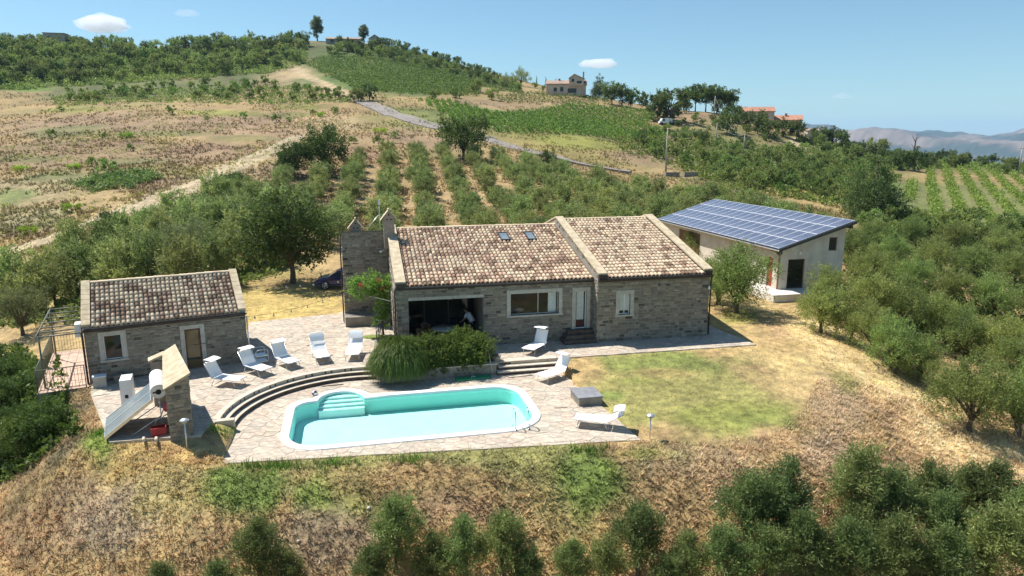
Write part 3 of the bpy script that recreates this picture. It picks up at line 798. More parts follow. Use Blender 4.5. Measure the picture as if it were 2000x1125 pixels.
def rubble(parent, segs, seed, limit, hmin=.10, hmax=.21, wmin=.14, wmax=.46):
    """segs: list of (frame fn (u,z)->(x,y,z), rotation, u0, u1, ztop fn or number, z0, openings[(u0,u1,z0,z1)])"""
    rg = random.Random(seed); items = []
    for pos, rot, u0, u1, zt, z0, ops in segs:
        ztf = zt if callable(zt) else (lambda u, zt=zt: zt)
        zmax = max(ztf(u0), ztf(u1), ztf((u0 + u1) / 2)); z = z0
        while z < zmax - .05:
            h = rg.uniform(hmin, hmax)
            u = u0 + rg.uniform(-.1, 0)
            while u < u1:
                w = rg.uniform(wmin, wmax) * (1.25 if h > .2 else 1)
                a, b = max(u, u0), min(u + w, u1)
                hh = min(h, zmax - z)
                for (p0, p1, q0, q1) in ops:
                    if z + hh * .6 > q0 and z + hh * .4 < q1:
                        if a >= p0 and b <= p1: b = a
                        elif a < p0 < b: b = p0
                        elif a < p1 < b: a = p1
                ztop = min(ztf(a), ztf(b))
                if z + hh > ztop: hh = ztop - z
                if b - a > .07 and hh > .05:
                    h2 = hh * rg.uniform(.72, 1.0); dz = rg.uniform(0, hh - h2)
                    items.append((pos, rot, (a + b) / 2, z + dz + h2 / 2, b - a - rg.uniform(.012, .04), h2 - .014))
                u += w
            z += h
    items.sort(key=lambda t: -t[4] * t[5] * rg.uniform(.8, 1.2))
    rest = MB(); par = parent
    for n, (pos, rot, u, z, w, h) in enumerate(items):
        c = rg.choice(STONEC); k = rg.uniform(.78, 1.24) if rg.random() > .06 else rg.uniform(.3, .5)
        c = tuple(v * k for v in c)
        dep = rg.uniform(.012, .034); me = rg.choice(STONES); tilt = rg.uniform(-.02, .02)
        if n < limit:
            o = link('stone', me, None, par, pos(u, z), (0, tilt, rot), (w, dep, h)); o.color = (*c, 1)
        else:
            Mx = Matrix.Translation(pos(u, z)) @ Matrix.Rotation(rot, 4, 'Z') @ Matrix.Rotation(tilt, 4, 'Y') @ Matrix.Diagonal((w, dep, h, 1))
            rest.add([tuple(Mx @ v.co) for v in me.vertices], [tuple(p.vertices) for p in me.polygons], c)
    if rest.v: rest.build('stones_between', M_STONE_A, par)['kind'] = 'stuff'
    return len(items)

def tile_mesh(i):
    rg = random.Random(300 + i)
    n = 6; vs = []
    for (y, r, z) in ((0, .100, .0), (.40, .082, -.018)):
        for k in range(n + 1):
            t = math.pi * k / n
            vs.append((r * math.cos(t) * (1 + rg.uniform(-.02, .02)), y, r * .92 * math.sin(t) + z))
    for k in range(n + 1):
        t = math.pi * k / n
        vs.append((.084 * math.cos(t), .0, .084 * .9 * math.sin(t)))
    m = n + 1
    fs = [(k, m + k, m + k + 1, k + 1) for k in range(n)] + [(k, k + 1, 2 * m + k + 1, 2 * m + k) for k in range(n)]
    mb = MB(); mb.add(vs, fs, smooth=False)
    me = mb.mesh('tile'); me.polygons.foreach_set('use_smooth', [i < n for i in range(len(me.polygons))])
    me.materials.append(M_TILE_O)
    return me
TILES = [tile_mesh(i) for i in range(5)]
TC_PALE = [(.82,.645,.45), (.85,.69,.49), (.78,.59,.42), (.82,.63,.43)]
TC_MID = [(.66,.45,.325), (.70,.48,.35), (.72,.52,.37), (.60,.43,.305)]
TC_DARK = [(.35,.225,.15), (.29,.19,.125), (.41,.265,.18), (.45,.28,.195)]
def tiled_slope(parent, x0, x1, y0, z0, y1, z1, seed, limit, mix, skip=(), pitch_w=.208, row_h=.30):
    """tiles on the slope that rises from (y0,z0) to (y1,z1); returns the roof part"""
    rg = random.Random(seed)
    sl_ = math.hypot(y1 - y0, z1 - z0); ang = math.atan2(z1 - z0, y1 - y0)
    rows = int(round(sl_ / row_h)); kx, ky = pitch_w / .205, row_h / .30; cols = int(round((x1 - x0) / pitch_w)); cw = (x1 - x0) / cols; rh = sl_ / rows
    items = []
    for j in range(rows):
        for i in range(cols):
            x = x0 + (i + .5) * cw; s = j * rh - .05
            y, z = y0 + math.cos(ang) * s, z0 + math.sin(ang) * s
            if any(a < x < b and c < y < d for a, b, c, d in skip): continue
            f = .5 + (float(fbm(np.array([x * .9 + seed]), np.array([j * .9]), seed)[0]) - .5) * .8 + rg.uniform(-.3, .3)
            c = rg.choice(TC_PALE if f > mix[0] else TC_MID if f > mix[1] else TC_DARK); k = rg.uniform(.85, 1.12)
            items.append((x + rg.uniform(-.008, .008), y, z + .035 + rg.uniform(-.006, .008), rg.uniform(-.03, .03), tuple(v * k for v in c), j))
    rest = MB()
    for n, (x, y, z, tw, c, j) in enumerate(items):
        me = TILES[n % 5]
        if n < limit:
            o = link('tile', me, None, parent, (x, y, z), (ang - .02, 0, tw), (kx, ky, kx)); o.color = (*c, 1)
        else:
            Mx = Matrix.Translation((x, y, z)) @ Matrix.Rotation(tw, 4, 'Z') @ Matrix.Rotation(ang - .02, 4, 'X') @ Matrix.Diagonal((kx, ky, kx, 1))
            b = len(rest.v)
            rest.v += [tuple(Mx @ v.co) for v in me.vertices]
            for q, p in enumerate(me.polygons):
                rest.f.append(tuple(b + i for i in p.vertices)); rest.c.append(c); rest.sm.append(q < 6)
    if rest.v: rest.build('tiles_above', M_TILE_A, parent)['kind'] = 'stuff'
    return ang
def ridge_tiles(parent, x0, x1, y, z, seed, col=TC_PALE):
    rg = random.Random(seed); n = int((x1 - x0) / .38); w = (x1 - x0) / n
    for i in range(n):
        mb = MB(); m = 7; vs = []
        for (xx, r) in ((0, .12), (w * 1.08, .10)):
            for k in range(m): t = math.pi * k / (m - 1); vs.append((xx, r * math.cos(t), r * .8 * math.sin(t)))
        mb.add(vs, [(k, k + 1, m + k + 1, m + k) for k in range(m - 1)], smooth=True)
        o = mb.build('ridge_tile', M_TILE_O, parent, loc=(x0 + i * w, y, z + rg.uniform(-.005, .01)))
        c = rg.choice(col); k = rg.uniform(.9, 1.15); o.color = (*[v * k for v in c], 1)
def wall_boxes(mb, u0, u1, z0, z1, ops, put):
    """cells of the rectangle that are not openings; put(u0,u1,z0,z1)"""
    us = sorted({u0, u1, *[o[0] for o in ops], *[o[1] for o in ops]}); zs = sorted({z0, z1, *[o[2] for o in ops], *[o[3] for o in ops]})
    for a, b in zip(us[:-1], us[1:]):
        run = None
        for c, d in zip(zs[:-1], zs[1:]):
            if c < z0 - 1e-6 or d > z1 + 1e-6 or a < u0 - 1e-6 or b > u1 + 1e-6: continue
            if any(o[0] - 1e-6 < (a + b) / 2 < o[1] and o[2] < (c + d) / 2 < o[3] for o in ops):
                if run: put(a, b, *run); run = None
            else: run = (run[0], d) if run else (c, d)
        if run: put(a, b, *run)
def gable(mb, x0, x1, prof):
    mb.extrude_x(prof, x0, x1)
def surround(parent, name, x0, x1, z0, z1, y, w=.2, d=.04, sill=True, depth=.16):
    """pale stone frame round an opening, with reveal"""
    mb = MB()
    mb.box(x0 - w, x0, y - d, y + depth, z0, z1); mb.box(x1, x1 + w, y - d, y + depth, z0, z1)
    mb.box(x0 - w, x1 + w, y - d - .002, y + depth, z1, z1 + w)
    if sill: mb.box(x0 - w - .03, x1 + w + .03, y - d - .04, y + depth, z0 - .09, z0)
    return mb.build(name, M_FRAME, parent)
def gutter(parent, x0, x1, y, z, mat_=M_GUTTER):
    mb = MB(); n = 7
    prof = [(y + .07 * math.cos(R(180 + 180 * k / (n - 1))), z + .07 * math.sin(R(180 + 180 * k / (n - 1)))) for k in range(n)]
    prof2 = [(y + .058 * math.cos(R(180 + 180 * k / (n - 1))), z + .058 * math.sin(R(180 + 180 * k / (n - 1)))) for k in range(n)]
    mb.extrude_x(prof + prof2[::-1], x0, x1)
    return mb.build('gutter', mat_, parent)

# ================================================================== THE STONE HOUSE
hs = empty('stone_house', tuple(HOUSE.w(0, 0)), R(HOUSE.deg), 'long rustic stone house with pale clay tile roofs beside the pool', 'house')
SET = 0.8
XL, XW = -17.05, -6.5
VER, WIN, DOOR = (-16.44, -12.54, 0.0, 2.62), (-11.08, -8.42, 1.54, 2.72), (-7.46, -6.84, 0.6, 2.70)
WIN2 = (-5.27, -4.64, 1.46, 2.60)
fw = MB()
wall_boxes(fw, XL, XW, -.3, 3.34, [(v[0], v[1], v[2] if v is not VER else -.31, v[3]) for v in (VER, WIN, DOOR)], lambda a, b, c, d: fw.box(a, b, SET, SET + .4, c, d))
fwall = fw.build('front_wall', M_MORTAR, hs)
ww = MB(); wall_boxes(ww, XW, 0, -.3, 3.48, [WIN2], lambda a, b, c, d: ww.box(a, b, 0, .4, c, d))
wwall = ww.build('wing_front_wall', M_MORTAR, hs)
# gable walls, back wall
MR, WR = (8.25, 5.39), (8.0, 5.72)
def gprof(yf, ze, yr, zr, up=0.0): return [(yf, -.3), (16.2, -.3), (16.2, ze + up), (yr, zr + up), (yf, ze + up)]
mb = MB(); mb.extrude_x(gprof(.4, 3.6, *WR, .05), -.42, 0); mb.build('gable_wall', M_MORTAR, hs)
mb = MB(); mb.extrude_x(gprof(.4, 3.6, *WR, .05), XW, XW + .42); mb.build('gable_wall', M_MORTAR, hs)
mb = MB(); mb.extrude_x(gprof(SET + .4, 3.5, *MR, .12), XL, XL + .45); mb.build('gable_wall', M_MORTAR, hs)
mb = MB(); mb.box(XL + .45, XW, 15.8, 16.19, -.3, 3.4); mb.box(XW + .42, -.42, 15.8, 16.19, -.3, 3.4); mb.build('back_wall', M_MORTAR, hs)
# rubble facing
segs = [(lambda u, z: (u, SET - .002, z), 0, XL + .02, XW - .02, 3.2, -.02, [(v[0] - .2, v[1] + .2, v[2] - (.1 if v is WIN else 0), v[3] + .2) if v is not VER else (v[0], v[1], -1, 2.78) for v in (VER, WIN, DOOR)]),
        (lambda u, z: (u, -.002, z), 0, XW, -.01, 3.32, -.02, [(WIN2[0] - .2, WIN2[1] + .2, WIN2[2] - .1, WIN2[3] + .2)])]
rubble(fwall, [segs[0]], 21, 190); rubble(wwall, [segs[1]], 22, 110)
mbs = MB(); mbs.box(XW - .004, XW + .0, .002, SET, -.3, 3.46); sidew = mbs.build('return_wall', M_MORTAR, hs)
rubble(sidew, [(lambda u, z: (XW - .004, SET - u, z), -math.pi / 2, 0.01, SET - .01, 3.4, 0, [])], 23, 60)
lg = MB(); lg.box(XL - .006, XL, SET + .01, 16.1, -.3, .2); lgw = lg.build('plinth', M_MORTAR, hs)
rubble(lgw, [(lambda u, z: (XL - .002, 16.1 - u, z), -math.pi / 2, 0.1, 16.1 - SET - .02, lambda u: 3.5 + (5.39 - 3.5) * max(0, 1 - abs(16.1 - u - 8.25) / 7.85), 0, [])], 24, 0, .18, .32, .3, .7)
# roofs
def roof_slab(name, x0, x1, yf, ze, yr, zr):
    t = .10; s = (zr - ze) / (yr - yf); yb = 16.45
    mb = MB(); mb.extrude_x([(yf, ze - t), (yr, zr - t), (yb, zr - s * (yb - yr) - t), (yb, zr - s * (yb - yr)), (yr, zr), (yf, ze)][::1], x0, x1)
    return mb.build(name, M_TILEBASE, hs)
SKY = [(-10.5, -9.9, 5.9, 7.05), (-8.86, -8.3, 5.85, 7.05)]
r1 = roof_slab('main_roof', XL + .42, XW, SET - .15, 3.38, *MR)
a1 = tiled_slope(r1, XL + .46, XW - .02, SET - .15, 3.38, MR[0], MR[1], 31, 170, (.56, .37), SKY, .228, .39)
ridge_tiles(r1, XL + .46, XW, MR[0], MR[1] + .06, 1)
r2 = roof_slab('wing_roof', XW + .40, -.38, -.18, 3.53, *WR)
a2 = tiled_slope(r2, XW + .44, -.40, -.18, 3.53, WR[0], WR[1], 32, 130, (.36, .24), (), .228, .39)
ridge_tiles(r2, XW + .44, -.4, WR[0], WR[1] + .06, 2)
# parapet copings
def coping(x0, x1, yf, zf, yr, zr, yb, up=.12, t=.09, name='parapet_coping'):
    s = (zr - zf) / (yr - yf); zb = zr - s * (yb - yr)
    mb = MB(); mb.extrude_x([(yf, zf + up), (yr, zr + up), (yb, zb + up), (yb, zb + up + t), (yr, zr + up + t), (yf, zf + up + t)], x0, x1)
    return mb.build(name, M_SAND, hs)
mb = MB(); mb.extrude_x([(-.12, 3.50), (8.0, 5.70), (16.2, 3.5), (16.2, 3.72), (8.0, 5.90), (-.12, 3.72)], -.40, -.02); mb.build('parapet', M_MORTAR, hs)
coping(-.46, .06, -.16, 3.60, 8.0, 5.78, 16.3)
pw = MB(); pw.extrude_x([(-.12, 3.40), (8.0, 5.35), (16.2, 3.4), (16.2, 3.72), (8.0, 5.90), (-.12, 3.72)], XW + .02, XW + .40); pw = pw.build('parapet', M_MORTAR, hs)
rubble(pw, [(lambda u, z: (XW + .018, 8.0 - u, z + 3.50 + (5.60 - 3.50) * (1 - u / 8.1)), -math.pi / 2, 0.05, 8.05, .26, -.02, [])], 25, 40, .10, .14, .14, .3)
coping(XW - .04, XW + .46, -.16, 3.60, 8.0, 5.78, 16.3)
mb = MB(); mb.extrude_x([(SET - .1, 3.32), (8.25, 5.40), (16.2, 3.4), (16.2, 3.66), (8.25, 5.62), (SET - .1, 3.54)], XL + .02, XL + .44); mb.build('parapet', M_MORTAR, hs)
coping(XL - .05, XL + .5, SET - .14, 3.44, 8.25, 5.50, 16.3)
for x0, yy, zz in ((XL + .02, SET - .2, 3.30), (XW + .0, -.2, 3.44), (-.42, -.2, 3.44)):
    mb = MB(); mb.box(x0, x0 + .44, yy - .02, yy + .22, zz, zz + .26); mb.build('corbel', M_GUTTER, hs)
gutter(hs, XL - .05, XW, SET - .18, 3.32); gutter(hs, XW, .08, -.25, 3.48)
mb = MB(); mb.box(XL, XW, SET - .12, SET, 3.20, 3.27); mb.build('eaves_board', M_GUTTER, hs)
mb = MB(); mb.box(XW, 0, -.18, 0, 3.33, 3.42); mb.build('eaves_board', M_GUTTER, hs)
for x, y, z in ((XL - .07, SET - .12, 3.28), (.05, -.06, 3.42)):
    mb = MB(); mb.tube([(x, y - .12, z), (x, y, z - .25), (x, y, .05)], .045, 8); mb.build('downpipe', M_GUTTER, hs)
# skylights
for x0, x1, y0, y1 in SKY:
    s = (MR[1] - 3.38) / (MR[0] - SET + .15); z0 = 3.38 + s * (y0 - SET + .15)
    sk = empty('skylight', ((x0 + x1) / 2, (y0 + y1) / 2, z0 + s * (y1 - y0) / 2 + .10)); sk.rotation_euler = (math.atan(s), 0, 0); sk.parent = hs
    w, h = (x1 - x0) / 2, (y1 - y0) / 2 * 1.03
    mb = MB()
    for a in ((-w, -w + .07, -h, h), (w - .07, w, -h, h), (-w + .07, w - .07, -h, -h + .08), (-w + .07, w - .07, h - .08, h)): mb.box(*a, -.12, .05)
    mb.build('frame', M_DARK, sk)
    mb = MB(); mb.box(-w + .07, w - .07, -h + .08, h - .08, -.05, .02); mb.build('pane', M_COLLECT, sk)
# openings
surround(hs, 'window_surround', *WIN, SET, .2); surround(hs, 'door_surround', *DOOR, SET, .2, sill=False); surround(hs, 'window_surround', *WIN2, 0, .2)
mb = MB(); mb.box(VER[0] - .0, VER[1] + .02, SET - .03, SET + .3, 2.62, 2.78); mb.build('lintel', M_FRAME, hs)
def glazing(name, x0, x1, z0, z1, y, bars, curtain=None, fm=M_FRAME, t=.05):
    w = empty(name, ((x0 + x1) / 2, y, z0)); w.parent = hs
    hw, h = (x1 - x0) / 2, z1 - z0
    mb = MB()
    for a in ((-hw, -hw + t, 0, h), (hw - t, hw, 0, h), (-hw + t, hw - t, 0, t), (-hw + t, hw - t, h - t, h)): mb.box(a[0], a[1], -.04, .04, a[2], a[3])
    for b in bars: mb.box(b - t / 2, b + t / 2, -.036, .036, t, h - t)
    mb.build('frame', fm, w)
    xs = [-hw + t] + list(bars) + [hw - t]
    for a, b in zip(xs[:-1], xs[1:]):
        m2 = MB(); m2.box(a + (t / 2 if a != xs[0] else 0), b - (t / 2 if b != xs[-1] else 0), -.008, .012, t, h - t); m2.build('pane', M_GLASS, w)
    for c in (curtain or []):
        m2 = MB(); n = 9
        vs = [(c[0] + (c[1] - c[0]) * i / n, -.014 - .006 * (i % 2), zz) for zz in (c[2], h - t - .01) for i in range(n + 1)]
        m2.add(vs, [(i, i + 1, n + 2 + i, n + 1 + i) for i in range(n)]); m2.build('curtain', M_CURT, w)
    return w
glazing('window', WIN[0], WIN[1], WIN[2], WIN[3], SET + .20, [.22], [(.78, 1.22, .06)])
dw = glazing('glazed_door', DOOR[0], DOOR[1], DOOR[2], DOOR[3], SET + .14, [], [(-.23, .18, .48)], M_WPAINT)
mb = MB(); mb.box(-.24, .24, -.03, -.01, .06, .46); mb.build('kick_panel', mat('oxblood_paint', (.05,.012,.012), (.09,.02,.02), 4, 4, .5), dw)
glazing('window', WIN2[0], WIN2[1], WIN2[2], WIN2[3], .16, [.02], [(-.26, -.01, .2), (.05, .26, .2)], M_WPAINT)
for k in range(3):                                                 # steps up to the door
    mb = MB(); mb.box(-8.1 + .18 * k - .25, -6.52, SET - .95 + .28 * k, SET + .02, .01 + .2 * k, .21 + .2 * k - .002 * k); mb.build('door_step', M_RISER, hs)
mb = MB(); mb.tube([(0, 0, 0), (0, -.12, .02)], .02); mb.lathe([(.0, .14), (.05, .12), (.07, 0), (.055, -.06), (0, -.07)], 10, (0, -.16)); mb.build('wall_lamp', M_WPAINT, hs, loc=(-.12, -.03, 2.72))
# veranda recess
V0, V1 = VER[0] - .0, VER[1]
mb = MB(); mb.box(V0 - .25, V0 - .001, SET + .4, 3.8, -.02, 2.9); mb.box(V1 + .001, V1 + .25, SET + .4, 3.6, -.02, 2.9); mb.box(V0 - .25, V1 + .25, SET + .4, 3.6, 2.9, 3.0); mb.build('veranda_walls', mat('veranda_render', (.26,.20,.16), (.36,.28,.22), 3, 6, .95), hs)
mb = MB(); mb.box(V0, V1, SET, 3.8, -.03, .012); mb.build('veranda_floor', M_TERRA, hs)
vd = glazing('sliding_glass_door', V0, V1, 0.02, 2.5, 3.5, [-.9, .45], None, M_DARK, .07)
mb = MB(); mb.box(V0, V1, 3.42, 3.6, 2.52, 2.9); mb.build('inner_lintel', M_WOOD, hs)
mb = MB(); mb.tube([(-14.1, 2.2, 2.89), (-14.1, 2.2, 2.5)], .008, 5); mb.lathe([(.02, .2), (.10, .16), (.14, 0), (.13, -.01)], 12, (-14.1, 2.2), z=2.32); mb.build('pendant_lamp', M_WPAINT, hs)

# chimneys
def chimney(x, y, z0, h, w=.62, d=.5, name='chimney'):
    c = empty(name, (x, y, z0)); c.parent = hs
    mb = MB(); mb.box(-w / 2, w / 2, -d / 2, d / 2, -.5, h); mb.build('stack', M_PLAST2, c)
    mb = MB(); mb.extrude_x([(-d / 2 - .001, h), (d / 2 + .001, h), (d / 2 + .001, h + .04), (-d / 2 - .001, h + .04)], -w / 2 - .03, w / 2 + .03); mb.build('band', M_PLAST2, c)
    a = w / 2 + .02
    mb = MB(); mb.add([(-a, -d / 2, h + .04), (a, -d / 2, h + .04), (0, -d / 2, h + .42), (-a, d / 2, h + .04), (a, d / 2, h + .04), (0, d / 2, h + .42)], [(0, 1, 2), (5, 4, 3), (0, 2, 5, 3), (1, 4, 5, 2), (0, 3, 4, 1)]); mb.build('head', M_PLAST2, c)
    for sx in (-1, 1):
        mb = MB(); n = 3; L = a + .16; e = .40 / a
        vs = []
        for yy in (-d / 2 - .07, d / 2 + .07):
            vs += [(0, yy, h + .47), (sx * L, yy, h + .47 - e * L), (sx * L, yy, h + .41 - e * L), (0, yy, h + .41)]
        f = [(0, 1, 2, 3), (7, 6, 5, 4), (4, 5, 1, 0), (5, 6, 2, 1)]
        if sx < 0: f = [tuple(reversed(q)) for q in f]
        mb.add(vs, f); mb.build('cap_tile', M_SAND, c)
    mb = MB(); mb.tube([(0, -d / 2 - .09, h + .46), (0, d / 2 + .09, h + .46)], .06, 8); mb.build('ridge_cap', M_SAND, c)
    for hx, hz in ((-.11, h - .10), (.11, h - .10), (0, h + .17)):
        mb = MB(); mb.add([(hx + .055 * math.cos(R(60 * k)), -d / 2 - .004, hz + .055 * math.sin(R(60 * k))) for k in range(6)], [tuple(range(6))]); mb.build('vent_hole', M_RUBBER, c)
M_PLAST2 = mat('chimney_render', (.30,.235,.185), (.42,.34,.27), 4, 8, .95, .4, 25)
chimney(-17.0, 6.7, 5.0, 1.30)
chimney(-18.9, 9.6, 5.2, .32)
# tall stone oven block on the left
BX0, BX1, BY0, BY1 = -19.72, -17.1, 7.2, 11.4
mb = MB(); mb.extrude_x([(BY0, 1.35), (BY1, 1.35), (BY1, 4.9), (BY0, 5.42)], BX0, BX1); mb.box(BX0, BX1, BY0, BY1, -.2, 1.35); bw = mb.build('oven_wall', M_MORTAR, hs)
rubble(bw, [(lambda u, z: (u, BY0 - .002, z), 0, BX0 + .01, BX1 - .02, 5.38, 0, []), (lambda u, z: (BX0 - .002, BY1 - u, z), -math.pi / 2, .02, 4.18, 4.9, 0, [])], 41, 60)
mb = MB(); mb.extrude_x([(BY0 - .06, 5.42), (BY1 + .06, 4.9), (BY1 + .06, 4.97), (BY0 - .06, 5.50)], BX0 - .06, BX1 + .0); mb.build('oven_coping', M_PERG, hs)
mb = MB(); mb.box(BX0 + .0, BX1 - .02, BY0 - 1.0, BY0 - .05, -.1, .52); mb.box(BX0 - .02, BX1 + .0, BY0 - 1.03, BY0 - .05, .52, .58); mb.build('bench', M_TRETAIN, hs)
mb = MB(); mb.tube([(BX0 - .1, BY0 + .02, 5.2), (BX0 - .1, BY0 - .05, 4.2), (BX0 - .1, BY0 - .05, .05)], .04, 8); mb.build('downpipe', M_GUTTER, hs)
mb = MB(); mb.tube([(-17.45, 8.4, 4.8), (-17.45, 8.4, 6.9)], .03, 6); mb.box(-17.52, -17.38, 8.33, 8.47, 6.9, 7.2); mb.build('antenna_mast', M_ALU, hs)
mb = MB(); mb.tube([(-17.5, 8.3, 6.3), (-18.25, 8.2, 5.45)], .025, 6); mb.build('antenna_strut', M_ALU, hs)
mb = MB(); mb.tube([(-17.3, 7.1, 4.35), (-17.55, 6.95, 4.25)], [.03, .08], 8); mb.build('security_camera', M_WPAINT, hs)

# ================================================================== POOL HUT
ht = empty('pool_hut', tuple(HUT.w(0, 0)), R(HUT.deg), 'small stone hut with clay tile roof behind the solar heater', 'hut')
UL, URY, URZ = 6.70, 2.72, 4.02
UWIN, UDOOR = (.70, 1.42, .98, 2.10), (3.98, 4.66, .02, 1.98)
mb = MB(); wall_boxes(mb, 0, UL, -.6, 2.48, [UWIN, UDOOR], lambda a, b, c, d: mb.box(a, b, 0, .4, c, d)); uw = mb.build('front_wall', M_MORTAR, ht)
rubble(uw, [(lambda u, z: (u, -.002, z), 0, .01, UL - .01, 2.38, -.02, [(v[0] - .2, v[1] + .2, v[2] - .06, v[3] + .2) for v in (UWIN, UDOOR)])], 51, 240)
for x0, x1 in ((0, .38), (UL - .38, UL)):
    mb = MB(); mb.extrude_x([(.4, -.6), (5.4, -.6), (5.4, 2.55), (URY, URZ + .02), (.4, 2.66)], x0, x1); gw = mb.build('gable_wall', M_MORTAR, ht)
    if x0 > 1: rubble(gw, [(lambda u, z: (UL + .002, u, z), math.pi / 2, .02, 5.3, lambda u: 2.5 + 1.45 * (1 - abs(u - URY) / 2.72), 0, [])], 52, 40)
mb = MB(); mb.box(.38, UL - .38, 5.0, 5.39, -.6, 2.45); mb.build('back_wall', M_MORTAR, ht)
s = (URZ - 2.56) / (URY + .16)
mb = MB(); mb.extrude_x([(-.16, 2.46), (URY, URZ - .1), (5.6, URZ - .1 - s * (5.6 - URY)), (5.6, URZ - s * (5.6 - URY)), (URY, URZ), (-.16, 2.56)], .28, UL - .28)
ur = mb.build('roof', M_TILEBASE, ht)
tiled_slope(ur, .30, UL - .30, -.16, 2.56, URY, URZ, 53, 300, (.50, .36), (), .196)
ridge_tiles(ur, .3, UL - .3, URY, URZ + .05, 5)
for x0, x1 in ((-.05, .30), (UL - .30, UL + .05)):
    mb = MB(); mb.extrude_x([(-.14, 2.52), (URY, URZ - .05), (5.5, 2.55), (5.5, 2.76), (URY, URZ + .12), (-.14, 2.66)], x0 + .03, x1 - .03); mb.build('parapet', M_MORTAR, ht)
    mb = MB()
    nseg = 9
    for q in range(nseg):
        t0, t1 = q / nseg, (q + 1) / nseg - .006
        y0, y1 = -.18 + (URY + .18) * t0, -.18 + (URY + .18) * t1
        z0_, z1_ = 2.66 + (URZ + .12 - 2.66) * t0, 2.66 + (URZ + .12 - 2.66) * t1
        m2 = MB(); m2.extrude_x([(y0, z0_), (y1, z1_), (y1, z1_ + .08), (y0, z0_ + .08)], x0, x1); m2.build('coping_slab', M_SAND, ht)
    mb.extrude_x([(URY, URZ + .12), (5.6, 2.68), (5.6, 2.76), (URY, URZ + .2)], x0, x1); mb.build('back_coping', M_SAND, ht)
gutter(ht, -.06, UL + .06, -.23, 2.50)
mb = MB(); mb.box(0, UL, -.16, 0, 2.36, 2.44); mb.build('eaves_board', M_GUTTER, ht)
mb = MB(); mb.tube([(-.06, -.2, 2.45), (-.06, -.08, 2.2), (-.06, -.08, -.2)], .045, 8); mb.build('downpipe', M_GUTTER, ht)
mb = MB(); mb.tube([(UL + .06, -.08, 2.3), (UL + .06, -.08, .0)], .03, 8); mb.build('downpipe', M_ALU, ht)
_hs = hs; hs = ht
surround(ht, 'window_surround', *UWIN, 0, .18); surround(ht, 'door_surround', *UDOOR, 0, .18, sill=False)
glazing('window', *UWIN, .12, [], None, M_WPAINT, .04)
hd = glazing('glazed_door', *UDOOR, .12, [], None, M_WOOD, .08)
mb = MB(); mb.box(-.26, .26, -.02, -.01, .08, 1.85)
mb.build('reflecting_pane', mat('amber_glass', (.13,.095,.04), (.20,.15,.07), 1.2, 4, .1, spec=.6), hd)
mb = MB(); mb.box(-.3, .3, -.05, -.02, .42, .52); mb.build('push_bar', M_DARK, hd)
hs = _hs
mb = MB(); mb.box(-.34, -.07, .1, .75, 2.15, 2.72, inset=.02); mb.build('wall_unit', M_WPAINT, ht)
mb = MB(); mb.tube([(4.9, -.02, 1.3), (4.9, -.4, 1.3), (4.3, -.42, 1.3)], .015, 6); mb.build('door_rail', M_DARK, ht)

# ================================================================== SOLAR BARN
bn = empty('solar_barn', tuple(HOUSE.w(0, 0)), 0, 'cream barn with a sloping roof covered in solar panels', 'barn')
bn.location = tuple(BARN.w(0, 0)); bn.rotation_euler = (0, 0, R(BARN.deg))
BL_, BD, BZ0, BZ1 = 18.7, 5.0, 2.95, 4.75                # length back, depth, eave heights above its floor
bs = (BZ1 - BZ0) / (BD + .9)
def roofz(y): return BZ0 + bs * (y + .5)
BWIN, BWIN2 = (.62, 1.95, .05, 2.15), (3.75, 4.4, 2.65, 3.6)
M_BW = M_PLAST
mb = MB()
wall_boxes(mb, 0, BD, -1.2, 2.9, [BWIN, (BWIN2[0], BWIN2[1], BWIN2[2], 2.9)], lambda a, b, c, d: mb.box(-.3, 0, a, b, c, d))
for a, b in ((0, BWIN2[0]), (BWIN2[1], BD)):
    mb.add([(x, y, z) for x in (-.3, 0) for y, z in ((a, 2.9), (b, 2.9), (b, roofz(b) - .12), (a, roofz(a) - .12))], [(3, 2, 1, 0), (4, 5, 6, 7), (2, 3, 7, 6), (0, 4, 7, 3), (1, 2, 6, 5)])
mb.add([(x, y, z) for x in (-.3, 0) for y, z in ((BWIN2[0], BWIN2[3]), (BWIN2[1], BWIN2[3]), (BWIN2[1], roofz(BWIN2[1]) - .12), (BWIN2[0], roofz(BWIN2[0]) - .12))], [(3, 2, 1, 0), (4, 5, 6, 7), (0, 1, 5, 4)])
mb.build('gable_wall', M_BW, bn)
BDOOR = (-1.55, -.85, .05, 2.15)
PAN = [(-5.6, -4.2, .6, 2.5), (-15.5, -11.5, .6, 2.5)]
mb = MB(); wall_boxes(mb, -BL_, -.3, -1.2, roofz(0) - .14, [BDOOR] + PAN, lambda a, b, c, d: mb.box(a, b, 0, .3, c, d)); mb.build('side_wall', M_BW, bn)
mb = MB(); mb.box(-BL_, -.3, BD - .3, BD, -1.2, roofz(BD) - .25); mb.box(-BL_, -BL_ + .3, .3, BD - .3, -1.2, roofz(0) - .2); mb.build('back_wall', M_BW, bn)
for a in PAN:
    mb = MB(); mb.box(a[0] + .002, a[1] - .002, .10, .16, a[2], a[3]); mb.build('wooden_shutter', M_WOOD, bn)
dr = empty('door', ((BDOOR[0] + BDOOR[1]) / 2, .12, .05)); dr.parent = bn
mb = MB(); mb.box(-.34, .34, -.03, .03, 0, 2.08); mb.build('leaf', mat('rust_red_door', (.24,.045,.02), (.32,.07,.035), 3, 5, .5), dr)
mb = MB(); mb.box(.22, .30, -.07, -.031, .95, 1.02); mb.build('handle', M_STEEL, dr)
